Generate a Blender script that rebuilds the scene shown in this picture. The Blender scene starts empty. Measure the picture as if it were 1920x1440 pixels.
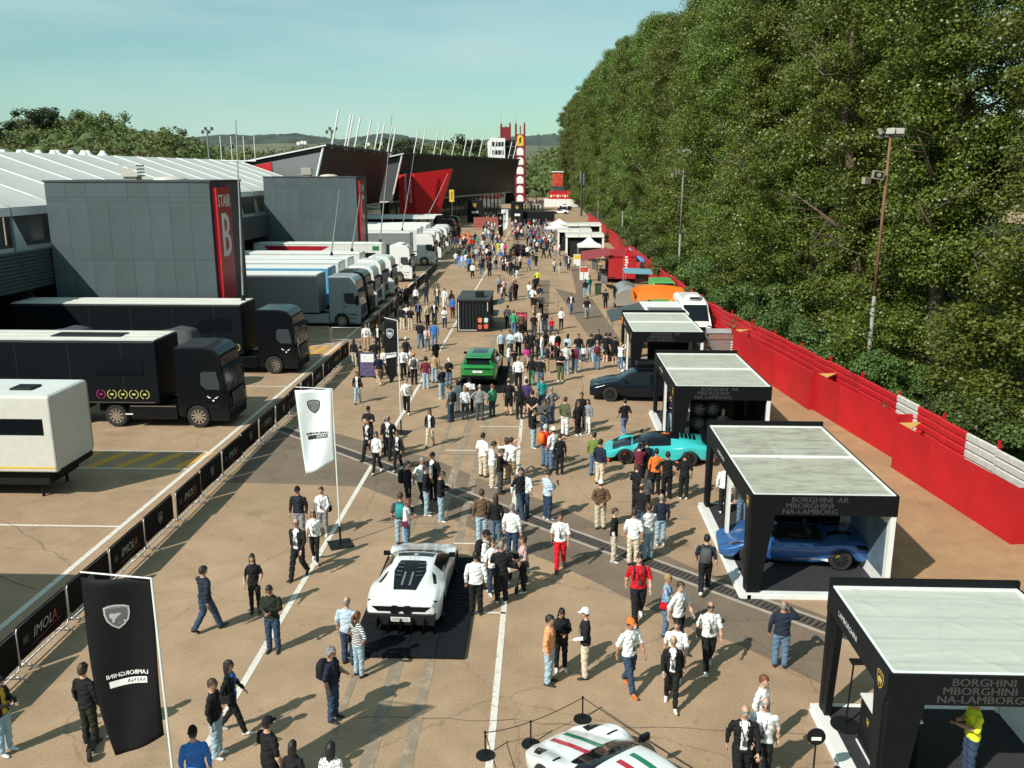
import bpy, bmesh, math, random
import numpy as np
from mathutils import Vector, Matrix, Quaternion
from mathutils.bvhtree import BVHTree
random.seed(7); RNG = np.random.default_rng(11)
SC = bpy.context.scene; COL = SC.collection
rad = math.radians
# ------------------------------------------------------------------ camera
FPX, HOR, VPX, CAMH = 1660.0, 322.0, 1022.0, 11.3
PITCH = math.atan((720 - HOR) / FPX)
YAW = math.atan((VPX - 960) / FPX * math.cos(PITCH))
FW = Vector((-math.sin(YAW) * math.cos(PITCH), math.cos(YAW) * math.cos(PITCH), -math.sin(PITCH)))
RT = Vector((math.cos(YAW), math.sin(YAW), 0)); UP = RT.cross(FW)
cam = bpy.data.cameras.new('camera'); cam.sensor_width = 36; cam.lens = FPX / 1920 * 36
cam.clip_start = 0.5; cam.clip_end = 6000
co = bpy.data.objects.new('camera', cam); COL.objects.link(co); SC.camera = co
co.matrix_world = Matrix(((RT.x, UP.x, -FW.x, 0), (RT.y, UP.y, -FW.y, 0), (RT.z, UP.z, -FW.z, CAMH), (0, 0, 0, 1)))
# ------------------------------------------------------------------ sky, sun, exposure
SUN_EL = 41.0; SUN_AZ = Vector((-0.68, -0.733, 0)).normalized()
world = bpy.data.worlds.new('World'); SC.world = world; world.use_nodes = True
wn, wl = world.node_tree.nodes, world.node_tree.links; wn.clear()
sky = wn.new('ShaderNodeTexSky'); sky.sky_type = 'NISHITA'; sky.sun_disc = False
sky.sun_elevation = rad(SUN_EL); sky.sun_rotation = math.atan2(SUN_AZ.x, SUN_AZ.y)
sky.air_density = 1.0; sky.dust_density = 0.7; sky.ozone_density = 1.0; sky.altitude = 50
tint = wn.new('ShaderNodeMix'); tint.data_type = 'RGBA'; tint.blend_type = 'MULTIPLY'; tint.inputs[0].default_value = 1
tint.inputs[7].default_value = (0.84, 1.13, 0.98, 1)
wc = wn.new('ShaderNodeTexCoord'); wm = wn.new('ShaderNodeMapping'); wm.inputs['Scale'].default_value = (1.1, 1.1, 6.0)
wno = wn.new('ShaderNodeTexNoise'); wno.inputs['Scale'].default_value = 2.2; wno.inputs['Detail'].default_value = 5; wno.inputs['Roughness'].default_value = 0.5
wr = wn.new('ShaderNodeMapRange'); wr.inputs[1].default_value = 0.38; wr.inputs[2].default_value = 0.72; wr.inputs[3].default_value = 0.0; wr.inputs[4].default_value = 0.7
cl = wn.new('ShaderNodeMix'); cl.data_type = 'RGBA'; cl.inputs[7].default_value = (5.4, 7.3, 7.1, 1)
veil = wn.new('ShaderNodeMix'); veil.data_type = 'RGBA'; veil.inputs[0].default_value = 0.2; veil.inputs[7].default_value = (3.7, 6.8, 6.5, 1)   # thin even high cloud
bg = wn.new('ShaderNodeBackground'); bg.inputs['Strength'].default_value = 0.095
wo = wn.new('ShaderNodeOutputWorld')
wl.new(sky.outputs[0], tint.inputs[6]); wl.new(wc.outputs['Generated'], wm.inputs[0]); wl.new(wm.outputs[0], wno.inputs[0])
wl.new(wno.outputs[0], wr.inputs[0]); wl.new(wr.outputs[0], cl.inputs[0]); wl.new(tint.outputs[2], veil.inputs[6]); wl.new(veil.outputs[2], cl.inputs[6])
wl.new(cl.outputs[2], bg.inputs[0]); wl.new(bg.outputs[0], wo.inputs[0])
sd = bpy.data.lights.new('sun', 'SUN'); sd.energy = 5.0; sd.angle = rad(0.55); sd.color = (1.0, 0.945, 0.85)
so = bpy.data.objects.new('sun', sd); COL.objects.link(so)
sdir = Vector((-SUN_AZ.x * math.cos(rad(SUN_EL)), -SUN_AZ.y * math.cos(rad(SUN_EL)), -math.sin(rad(SUN_EL))))
so.rotation_euler = sdir.to_track_quat('-Z', 'Y').to_euler(); so.location = (-40, -40, 60)
SC.view_settings.view_transform = 'Standard'; SC.view_settings.look = 'None'
SC.view_settings.exposure = 0.12; SC.view_settings.gamma = 1.0
SC.render.resolution_x, SC.render.resolution_y = 1024, 768
SC.cycles.max_bounces = 6; SC.cycles.transparent_max_bounces = 6
# ------------------------------------------------------------------ pixel (1920x1440) -> world
def ray(px, py): return FW + RT * ((px - 960) / FPX) - UP * ((py - 720) / FPX)
def gp(px, py, z=0.0):
    r = ray(px, py); t = (z - CAMH) / r.z
    return Vector((r.x * t, r.y * t, z))
def atY(px, py, Y):
    r = ray(px, py); t = Y / r.y
    return Vector((r.x * t, Y, CAMH + r.z * t))
def atX(px, py, X):
    r = ray(px, py); t = X / r.x
    return Vector((X, r.y * t, CAMH + r.z * t))
def pxw(P):
    d = Vector(P) - Vector((0, 0, CAMH)); c = d.dot(FW)
    return 960 + FPX * d.dot(RT) / c, 720 - FPX * d.dot(UP) / c
# ------------------------------------------------------------------ materials
MATS = {}
def mat(name, col, rough=0.6, metal=0.0, var=0.0, scale=4.0, bump=0.0, bscale=40.0, spec=0.5, coat=0.0, objrand=0.0, alpha=1.0, trans=0.0, emit=None):
    if name in MATS: return MATS[name]
    m = bpy.data.materials.new(name); m.use_nodes = True
    nt = m.node_tree; n, l = nt.nodes, nt.links; b = n['Principled BSDF']
    c = (*col, 1.0) if len(col) == 3 else col
    b.inputs['Base Color'].default_value = c; b.inputs['Roughness'].default_value = rough; b.inputs['Metallic'].default_value = metal
    b.inputs['Specular IOR Level'].default_value = spec; b.inputs['Coat Weight'].default_value = coat
    b.inputs['Alpha'].default_value = alpha; b.inputs['Transmission Weight'].default_value = trans
    if emit: b.inputs['Emission Color'].default_value = (*emit[:3], 1); b.inputs['Emission Strength'].default_value = emit[3]
    tc = n.new('ShaderNodeTexCoord')
    if var > 0:
        no = n.new('ShaderNodeTexNoise'); no.inputs['Scale'].default_value = scale; no.inputs['Detail'].default_value = 6
        l.new(tc.outputs['Object'], no.inputs['Vector'])
        mr = n.new('ShaderNodeMapRange'); mr.inputs[1].default_value = 0.3; mr.inputs[2].default_value = 0.7
        mr.inputs[3].default_value = 1 - var; mr.inputs[4].default_value = 1 + var; l.new(no.outputs[0], mr.inputs[0])
        hs = n.new('ShaderNodeHueSaturation'); hs.inputs['Color'].default_value = c; l.new(mr.outputs[0], hs.inputs['Value'])
        if objrand > 0:
            oi = n.new('ShaderNodeObjectInfo'); mo = n.new('ShaderNodeMapRange'); mo.inputs[3].default_value = 1 - objrand; mo.inputs[4].default_value = 1 + objrand
            l.new(oi.outputs['Random'], mo.inputs[0]); mu = n.new('ShaderNodeMath'); mu.operation = 'MULTIPLY'
            l.new(mr.outputs[0], mu.inputs[0]); l.new(mo.outputs[0], mu.inputs[1]); l.new(mu.outputs[0], hs.inputs['Value'])
        l.new(hs.outputs[0], b.inputs['Base Color'])
    if bump > 0:
        nb = n.new('ShaderNodeTexNoise'); nb.inputs['Scale'].default_value = bscale; nb.inputs['Detail'].default_value = 4
        l.new(tc.outputs['Object'], nb.inputs['Vector']); bp = n.new('ShaderNodeBump'); bp.inputs['Strength'].default_value = bump; bp.inputs['Distance'].default_value = 0.02
        l.new(nb.outputs[0], bp.inputs['Height']); l.new(bp.outputs[0], b.inputs['Normal'])
    MATS[name] = m; return m
# plain palette used all over
BLACK = mat('black_paint', (0.009, 0.010, 0.011), 0.5, var=0.15, spec=.2)
BLACKGLOSS = mat('black_gloss', (0.006, 0.007, 0.009), 0.16, spec=.28)
BLACKMATTE = mat('black_matte', (0.010, 0.011, 0.012), 0.75, var=0.2, spec=.2)
RUBBER = mat('rubber', (0.018, 0.018, 0.018), 0.85, var=0.2)
WHITEP = mat('white_paint', (0.74, 0.75, 0.73), 0.35, var=0.04, coat=0.2)
WHITEM = mat('white_matte', (0.72, 0.74, 0.72), 0.7, var=0.06, scale=1.5)
GLASS = mat('dark_glass', (0.006, 0.008, 0.010), 0.08, spec=0.4)
CHROME = mat('chrome', (0.75, 0.76, 0.78), 0.2, metal=1.0)
STEEL = mat('galvanised_steel', (0.42, 0.43, 0.43), 0.45, metal=0.7, var=0.12)
GREYMETAL = mat('grey_metal', (0.22, 0.23, 0.24), 0.5, metal=0.4, var=0.1)
REDP = mat('red_paint', (0.50, 0.006, 0.012), 0.5, var=0.06)
DGREY = mat('dark_grey', (0.045, 0.05, 0.055), 0.7, var=0.12)
MGREY = mat('mid_grey', (0.16, 0.17, 0.175), 0.6, var=0.08)
ORANGE = mat('orange_fabric', (0.75, 0.20, 0.015), 0.75, var=0.06)
YELLOW = mat('yellow_paint', (0.72, 0.48, 0.03), 0.55, var=0.08)
GOLD = mat('gold_print', (0.62, 0.42, 0.08), 0.45)
WPRINT = mat('white_print', (0.78, 0.79, 0.78), 0.6)
GPRINT = mat('grey_print', (0.036, 0.039, 0.042), 0.6)
KPRINT = mat('black_print', (0.012, 0.012, 0.014), 0.6)
# ------------------------------------------------------------------ mesh collector
class MB:
    def __init__(s): s.v = []; s.f = []; s.m = []
    def add(s, vs, fs, mi=0):
        o = len(s.v); s.v += [tuple(p) for p in vs]; s.f += [tuple(i + o for i in q) for q in fs]; s.m += [mi] * len(fs); return s
    def box(s, x0, x1, y0, y1, z0, z1, mi=0):
        v = [(x, y, z) for z in (z0, z1) for y in (y0, y1) for x in (x0, x1)]
        return s.add(v, [(0, 2, 3, 1), (4, 5, 7, 6), (0, 1, 5, 4), (2, 6, 7, 3), (0, 4, 6, 2), (1, 3, 7, 5)], mi)
    def hexa(s, b, t, mi=0):   # bottom 4 pts ccw, top 4 pts ccw
        return s.add(list(b) + list(t), [(3, 2, 1, 0), (4, 5, 6, 7)] + [(i, (i + 1) % 4, 4 + (i + 1) % 4, 4 + i) for i in range(4)], mi)
    def prism(s, pts, vec, mi=0):
        n = len(pts); vec = Vector(vec); a = [Vector(p) for p in pts]; b = [p + vec for p in a]
        return s.add(a + b, [tuple(range(n - 1, -1, -1)), tuple(range(n, 2 * n))] + [(i, (i + 1) % n, n + (i + 1) % n, n + i) for i in range(n)], mi)
    def poly(s, pts, mi=0): return s.add(pts, [tuple(range(len(pts)))], mi)
    def loft(s, rings, mi=0, caps=True, closed=True):
        n = len(rings[0]); vs = [p for r in rings for p in r]; fs = []
        for i in range(len(rings) - 1):
            for j in range(n if closed else n - 1):
                k = (j + 1) % n; fs.append((i * n + j, i * n + k, (i + 1) * n + k, (i + 1) * n + j))
        if caps and closed: fs.append(tuple(range(n - 1, -1, -1))); fs.append(tuple((len(rings) - 1) * n + j for j in range(n)))
        return s.add(vs, fs, mi)
    def tube(s, pts, r, n=6, mi=0, caps=True):
        P = [Vector(p) for p in pts]; R = r if isinstance(r, (list, tuple)) else [r] * len(P); rings = []; pu = None
        for i, p in enumerate(P):
            d = (P[min(i + 1, len(P) - 1)] - P[max(i - 1, 0)]).normalized()
            if pu is None: u = d.cross(Vector((0, 0, 1))); u = Vector((1, 0, 0)) - d * d.x if u.length < .25 else u
            else: u = pu - d * pu.dot(d)
            u = u.normalized() if u.length > 1e-4 else d.orthogonal().normalized(); pu = u; w = u.cross(d)
            rr = R[i] if isinstance(R[i], (tuple, list)) else (R[i], R[i])
            rings.append([p + u * (math.cos(a) * rr[0]) + w * (math.sin(a) * rr[1]) for a in [2 * math.pi * k / n for k in range(n)]])
        return s.loft(rings, mi, caps)
    def ell(s, c, r, nu=10, nv=6, mi=0, R=None):
        c = Vector(c); vs = []; fs = []
        for i in range(1, nv):
            t = math.pi * i / nv
            for j in range(nu):
                a = 2 * math.pi * j / nu; p = Vector((r[0] * math.sin(t) * math.cos(a), r[1] * math.sin(t) * math.sin(a), r[2] * math.cos(t)))
                vs.append(c + (R @ p if R else p))
        tp = len(vs); q = Vector((0, 0, r[2])); vs += [c + (R @ q if R else q), c - (R @ q if R else q)]
        for i in range(nv - 2):
            for j in range(nu):
                k = (j + 1) % nu; fs.append((i * nu + j, (i + 1) * nu + j, (i + 1) * nu + k, i * nu + k))
        for j in range(nu):
            k = (j + 1) % nu; fs.append((tp, j, k)); fs.append((tp + 1, (nv - 2) * nu + k, (nv - 2) * nu + j))
        return s.add(vs, fs, mi)
    def grid(s, fn, nu, nv, mi=0):
        vs = [fn(i / nu, j / nv) for j in range(nv + 1) for i in range(nu + 1)]
        return s.add(vs, [(j * (nu + 1) + i, j * (nu + 1) + i + 1, (j + 1) * (nu + 1) + i + 1, (j + 1) * (nu + 1) + i) for j in range(nv) for i in range(nu)], mi)
    def tf(s, M): s.v = [tuple(M @ Vector(p)) for p in s.v]; return s
    def join(s, o, M=None, mi=None):
        return s.add([(M @ Vector(p) if M else p) for p in o.v], o.f, 0) if mi is None else s.add([(M @ Vector(p) if M else p) for p in o.v], o.f, mi)
    def mesh(s, name, mats, smooth=False):
        me = bpy.data.meshes.new(name); me.from_pydata(s.v, [], s.f)
        for m in (mats if isinstance(mats, (list, tuple)) else [mats]): me.materials.append(m)
        if max(s.m, default=0): me.polygons.foreach_set('material_index', s.m)
        if smooth: me.polygons.foreach_set('use_smooth', [True] * len(s.f))
        me.update(); return me
    def build(s, name, mats, parent=None, loc=(0, 0, 0), rz=0.0, smooth=False, bevel=0.0, seg=2):
        return ob(name, s.mesh(name, mats, smooth), parent, loc, rz, bevel, seg)
def ob(name, me, parent=None, loc=(0, 0, 0), rz=0.0, bevel=0.0, seg=2, rot=None):
    o = bpy.data.objects.new(name, me); COL.objects.link(o); o.parent = parent; o.location = loc
    o.rotation_euler = rot if rot else (0, 0, rz)
    if bevel > 0:
        b = o.modifiers.new('bevel', 'BEVEL'); b.width = bevel; b.segments = seg; b.limit_method = 'ANGLE'; b.angle_limit = rad(35)
    return o
def tag(o, label, cat, group=None):
    o['label'] = label; o['category'] = cat
    if group: o['group'] = group
    return o
def thing(name, label, cat, loc=(0, 0, 0), rz=0.0, group=None):
    return tag(ob(name, None, None, loc, rz), label, cat, group)
def struct(o): o['kind'] = 'structure'; return o
def stuff(o): o['kind'] = 'stuff'; return o
def dup(o, parent=None):
    c = o.copy(); COL.objects.link(c); c.parent = parent
    for ch in list(o.children): dup(ch, c)
    return c
def place(o, loc, rz=0.0, label=None, group=None):
    o.location = loc; o.rotation_euler = (0, 0, rz)
    if label: o['label'] = label
    if group: o['group'] = group
    return o
# ------------------------------------------------------------------ lettering as flat mesh
TXT = {}
def text_mb(s, size=1.0, shear=0.0, ext=0.0):
    key = (s, size, shear)
    if key not in TXT:
        cu = bpy.data.curves.new('t', 'FONT'); cu.body = s; cu.size = size; cu.align_x = 'CENTER'; cu.align_y = 'CENTER'; cu.shear = shear; cu.resolution_u = 2
        o = bpy.data.objects.new('t', cu); COL.objects.link(o); bpy.context.view_layer.update()
        me = o.evaluated_get(bpy.context.evaluated_depsgraph_get()).to_mesh()
        v = [tuple(q.co) for q in me.vertices]; f = [tuple(p.vertices) for p in me.polygons]
        bpy.data.objects.remove(o); bpy.data.curves.remove(cu); TXT[key] = (v, f)
    m = MB(); m.add(*TXT[key]); return m
def frame_mat(o, ux, uy):   # text plane: local x -> ux, y -> uy at origin o
    ux, uy = Vector(ux), Vector(uy); uz = ux.normalized().cross(uy.normalized())
    return Matrix(((ux.x, uy.x, uz.x, o[0]), (ux.y, uy.y, uz.y, o[1]), (ux.z, uy.z, uz.z, o[2]), (0, 0, 0, 1)))
def lettering(s, size, o, ux, uy, m, parent, bold=False, name='lettering', shear=0.0):
    t = text_mb(s, size, shear); b = MB(); b.join(t, frame_mat(o, ux, uy))
    if bold:
        for d in (0.025, -0.025, 0.012): b.join(t, frame_mat(Vector(o) + Vector(ux) * (d * size) + Vector(uy).cross(Vector(ux)) * -0.0003 * (1 + d * 10), ux, uy))
    return b.build(name, m, parent)
SHIELD = [(-.5, .42), (-.3, .5), (0, .53), (.3, .5), (.5, .42), (.5, .1), (.42, -.2), (.25, -.42), (0, -.6), (-.25, -.42), (-.42, -.2), (-.5, .1)]
BULL = [(-.30, -.02), (-.22, .12), (-.05, .20), (.08, .16), (.20, .20), (.28, .12), (.26, .0), (.18, -.04), (.20, -.2), (.12, -.22), (.08, -.06), (-.04, -.08), (-.02, -.26), (-.12, -.24), (-.14, -.08), (-.24, -.24), (-.32, -.22), (-.22, -.08), (-.24, .0)]
def shield(size, o, ux, uy, mrim, mfill, mbull, parent, name='emblem'):
    b = MB(); M = frame_mat(o, ux, uy); n = len(SHIELD)
    out = [M @ Vector((x * size, y * size, 0)) for x, y in SHIELD]; inn = [M @ Vector((x * size * .88, y * size * .88, 0)) for x, y in SHIELD]
    b.add(out + inn, [(i, (i + 1) % n, n + (i + 1) % n, n + i) for i in range(n)], 0)
    b.poly([M @ Vector((x * size * .88, y * size * .88, -.0005)) for x, y in SHIELD], 1)
    cx = [M @ Vector((x * size * 1.15, y * size * 1.15 - .05 * size, .0025)) for x, y in BULL]
    b.poly(cx, 2); b.poly([M @ Vector((x * size, y * size, .002)) for x, y in ((-.34, .36), (-.34, .31), (.34, .31), (.34, .36))], 2)
    return b.build(name, [mrim, mfill, mbull], parent)
# ================================================================== GROUND
ORD_ = ['first', 'second', 'third', 'fourth', 'fifth', 'sixth', 'seventh', 'eighth', 'ninth', 'tenth']
def ground_mat(name, base, dark, scale=1.0, bump=0.25, crack=True):
    m = bpy.data.materials.new(name); m.use_nodes = True; n, l = m.node_tree.nodes, m.node_tree.links; b = n['Principled BSDF']
    tc = n.new('ShaderNodeTexCoord'); b.inputs['Roughness'].default_value = 0.9; b.inputs['Specular IOR Level'].default_value = 0.25
    def noise(s, det, rough=.6):
        q = n.new('ShaderNodeTexNoise'); q.inputs['Scale'].default_value = s; q.inputs['Detail'].default_value = det; q.inputs['Roughness'].default_value = rough
        l.new(tc.outputs['Object'], q.inputs['Vector']); return q
    def rng(src, a, c, d, e):
        q = n.new('ShaderNodeMapRange'); q.inputs[1].default_value = a; q.inputs[2].default_value = c; q.inputs[3].default_value = d; q.inputs[4].default_value = e
        l.new(src, q.inputs[0]); return q.outputs[0]
    def mul(a, c):
        q = n.new('ShaderNodeMath'); q.operation = 'MULTIPLY'; l.new(a, q.inputs[0]); l.new(c, q.inputs[1]); return q.outputs[0]
    big = noise(.16 * scale, 5); mid = noise(.9 * scale, 6, .65); fine = noise(26, 3, .7); spots = noise(3.2, 2, .5)
    mx = n.new('ShaderNodeMix'); mx.data_type = 'RGBA'; mx.inputs[6].default_value = (*dark, 1); mx.inputs[7].default_value = (*base, 1)
    l.new(rng(big.outputs[0], .36, .62, 0, 1), mx.inputs[0])
    hs = n.new('ShaderNodeHueSaturation'); l.new(mx.outputs[2], hs.inputs['Color'])
    stain = noise(.55, 4, .55)
    v = mul(rng(stain.outputs[0], .60, .72, 1, .80), mul(rng(mid.outputs[0], .3, .7, .86, 1.12), mul(rng(fine.outputs[0], .25, .75, .68, 1.30), rng(spots.outputs[0], .66, .78, 1, .76))))
    if crack:
        wv = n.new('ShaderNodeTexVoronoi'); wv.feature = 'DISTANCE_TO_EDGE'; wv.inputs['Scale'].default_value = .17
        ad = n.new('ShaderNodeMix'); ad.data_type = 'RGBA'; ad.blend_type = 'ADD'; ad.inputs[0].default_value = 1.6
        l.new(tc.outputs['Object'], ad.inputs[6]); l.new(mid.outputs[1], ad.inputs[7]); l.new(ad.outputs[2], wv.inputs['Vector'])
        v = mul(v, rng(wv.outputs['Distance'], .0, .006, .72, 1))
    l.new(v, hs.inputs['Value']); l.new(hs.outputs[0], b.inputs['Base Color'])
    bp = n.new('ShaderNodeBump'); bp.inputs['Strength'].default_value = bump; bp.inputs['Distance'].default_value = .02; l.new(fine.outputs[0], bp.inputs['Height']); l.new(bp.outputs[0], b.inputs['Normal'])
    return m
G_MAT = ground_mat('paddock_concrete', (0.39, 0.272, 0.172), (0.315, 0.218, 0.138))
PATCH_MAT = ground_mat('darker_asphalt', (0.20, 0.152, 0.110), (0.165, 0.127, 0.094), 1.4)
EARTH_MAT = ground_mat('bare_earth', (0.40, 0.245, 0.13), (0.31, 0.185, 0.10), 1.2, crack=False)
GRASS_MAT = mat('grass_ground', (0.035, 0.05, 0.018), .95, var=.3, scale=.5)
def worn(name, col, thr=.42, scale=9.0):
    m = bpy.data.materials.new(name); m.use_nodes = True; n, l = m.node_tree.nodes, m.node_tree.links; b = n['Principled BSDF']; b.inputs['Roughness'].default_value = .8
    tc = n.new('ShaderNodeTexCoord'); no = n.new('ShaderNodeTexNoise'); no.inputs['Scale'].default_value = scale; no.inputs['Detail'].default_value = 7; no.inputs['Roughness'].default_value = .7
    l.new(tc.outputs['Object'], no.inputs['Vector']); mr = n.new('ShaderNodeMapRange'); mr.inputs[1].default_value = thr - .07; mr.inputs[2].default_value = thr + .07
    mx = n.new('ShaderNodeMix'); mx.data_type = 'RGBA'; mx.inputs[6].default_value = (.385, .275, .18, 1); mx.inputs[7].default_value = (*col, 1)
    l.new(no.outputs[0], mr.inputs[0]); l.new(mr.outputs[0], mx.inputs[0]); l.new(mx.outputs[2], b.inputs['Base Color']); return m
LINE_W = worn('worn_white_line', (.66, .63, .56), .40); LINE_Y = worn('worn_yellow_line', (.66, .33, .03), .42); LINE_G = worn('worn_grey_band', (.235, .19, .14), .45, 3.0)
g = MB(); g.poly([(-2500, -300, 0), (2500, -300, 0), (2500, 4500, 0), (-2500, 4500, 0)]); struct(g.build('ground', G_MAT))
def sheet(name, pts, m, z): 
    b = MB(); b.poly([(p[0], p[1], z) for p in pts]); return struct(b.build(name, m))
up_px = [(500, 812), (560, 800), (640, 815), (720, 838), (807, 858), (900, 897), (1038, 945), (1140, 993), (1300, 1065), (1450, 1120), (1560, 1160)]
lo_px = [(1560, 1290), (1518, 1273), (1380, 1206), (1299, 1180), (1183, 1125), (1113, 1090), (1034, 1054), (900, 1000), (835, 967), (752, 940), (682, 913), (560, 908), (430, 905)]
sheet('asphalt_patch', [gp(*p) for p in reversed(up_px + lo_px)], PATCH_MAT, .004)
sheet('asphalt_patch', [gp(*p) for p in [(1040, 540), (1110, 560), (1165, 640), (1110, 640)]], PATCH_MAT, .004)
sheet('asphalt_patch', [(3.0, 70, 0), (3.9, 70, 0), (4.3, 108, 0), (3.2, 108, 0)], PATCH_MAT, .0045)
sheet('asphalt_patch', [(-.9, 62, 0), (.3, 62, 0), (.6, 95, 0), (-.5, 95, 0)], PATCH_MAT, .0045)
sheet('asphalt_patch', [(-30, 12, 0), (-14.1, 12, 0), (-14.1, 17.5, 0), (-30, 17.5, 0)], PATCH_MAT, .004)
sheet('earth_strip', [(9.9, 12, 0), (17.5, 12, 0), (14.2, 46, 0), (12.2, 60, 0), (10.0, 60, 0)], EARTH_MAT, .005)
sheet('verge', [(17.0, 10, 0), (120, 10, 0), (90, 420, 0), (12.5, 420, 0), (11.0, 180, 0), (12.4, 66, 0), (15.2, 44, 0)], GRASS_MAT, .006)
mk = MB()
def strip(x0, x1, y0, y1, mi=0, z=.008): mk.poly([(x0, y0, z), (x1, y0, z), (x1, y1, z), (x0, y1, z)], mi)
strip(-6.83, -6.67, 9, 175); strip(-1.07, -.92, 9, 49)
strip(-13.86, -13.68, 9, 118)
for y in (26.55, 46.0, 58.2, 70.5, 85, 100): strip(-20.5 if y < 40 else -16.5, -13.86, y, y + .12)
strip(-19.4, -13.86, 34.45, 34.6); strip(-19.4, -13.86, 32.3, 32.42)
for k in range(5):
    x = -19.2 + k * 1.15; mk.poly([(x, 32.42, .007), (x + .45, 32.42, .007), (x + 1.1, 34.45, .007), (x + .65, 34.45, .007)], 1)
for k in range(5):
    x = -16.6 + k * .8; mk.poly([(x, 54.2, .007), (x + .4, 54.2, .007), (x + .8, 57.4, .007), (x + .4, 57.4, .007)], 1)
strip(-16.4, -13.9, 54.0, 54.15); strip(-16.4, -13.9, 57.5, 57.6)
strip(-3.75, 4.9, 62.6, 62.7, 1)
strip(-3.55, -3.25, 9, 62, 2, .0065); strip(-2.75, -2.5, 9, 62, 2, .0065); strip(-4.35, -4.2, 9, 45, 2, .0062)
for a, b_ in (((835, 845), (905, 845)), ((1320 / 3.69 + 620 - 80, 800), (978, 801)), ((880, 1150), (948, 1150)), ((850, 1020), (930, 1021))):
    p, q = gp(*a), gp(*b_); strip(p.x, q.x, p.y, p.y + .09)
struct(mk.build('road_markings', [LINE_W, LINE_Y, LINE_G]))
ck = MB(); rr = random.Random(3)
for (x0, y0, x1, y1) in ((-5.5, 27.3, -3.2, 27.2), (-4, 16.6, 9, 16.2), (-7.5, 35.0, 5, 33.8), (-26, 29, -14, 22), (-23, 31, -14.2, 24), (1.9, 40, 2.6, 62), (1.2, 66, 1.5, 105)):
    P = []; N = 26
    for i in range(N + 1):
        t = i / N; P.append((x0 + (x1 - x0) * t + rr.gauss(0, .05), y0 + (y1 - y0) * t + rr.gauss(0, .05)))
    for i in range(N):
        a, c = Vector((*P[i], 0)), Vector((*P[i + 1], 0)); d = (c - a).normalized().cross(Vector((0, 0, 1))) * (.006 + .012 * rr.random())
        ck.poly([(a.x - d.x, a.y - d.y, .0100), (a.x + d.x, a.y + d.y, .0100), (c.x + d.x, c.y + d.y, .0100), (c.x - d.x, c.y - d.y, .0100)])
struct(ck.build('road_cracks', mat('crack_tar', (.17, .13, .095), .9)))
# drain channel with cover plates
da, db = Vector((-11.9, 38.15, 0)), Vector((8.6, 19.55, 0)); dd = (db - da); dl = dd.length; dd.normalize(); dn = Vector((-dd.y, dd.x, 0))
DRB = mat('drain_kerb', (.36, .31, .25), .85, var=.12, scale=3); DRC = mat('drain_cover', (.075, .062, .05), .8, var=.35, scale=6)
b = MB()
for s in (-1, 1):
    o_ = dn * (s * .30); e = dn * .055
    b.prism([da + o_ - e, db + o_ - e, db + o_ + e, da + o_ + e], (0, 0, .014))
dch = struct(b.build('drain_channel', DRB))
pm = MB(); pm.box(-.36, .36, -.235, .235, 0, .010)
for k in range(5): pm.box(-.30 + k * .145, -.25 + k * .145, -.17, .17, .010, .0115, 1)
pme = pm.mesh('cover_plate', [DRC, KPRINT])
for k in range(int(dl / .75)):
    p = da + dd * (.4 + k * .75); ob('cover_plate', pme, dch, (p.x, p.y, .002 + .003 * rr.random()), math.atan2(dd.y, dd.x) + rr.gauss(0, .008))
# manhole covers
for k, (px, py) in enumerate(((1545, 1035),)):
    p = gp(px, py); m_ = MB(); m_.tube([(0, 0, .002), (0, 0, .016)], .38, 18); m_.tube([(0, 0, .016), (0, 0, .019)], .30, 18, 1)
    struct(m_.build('manhole_cover', [DRC, DRB], None, (p.x, p.y, .004)))
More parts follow.
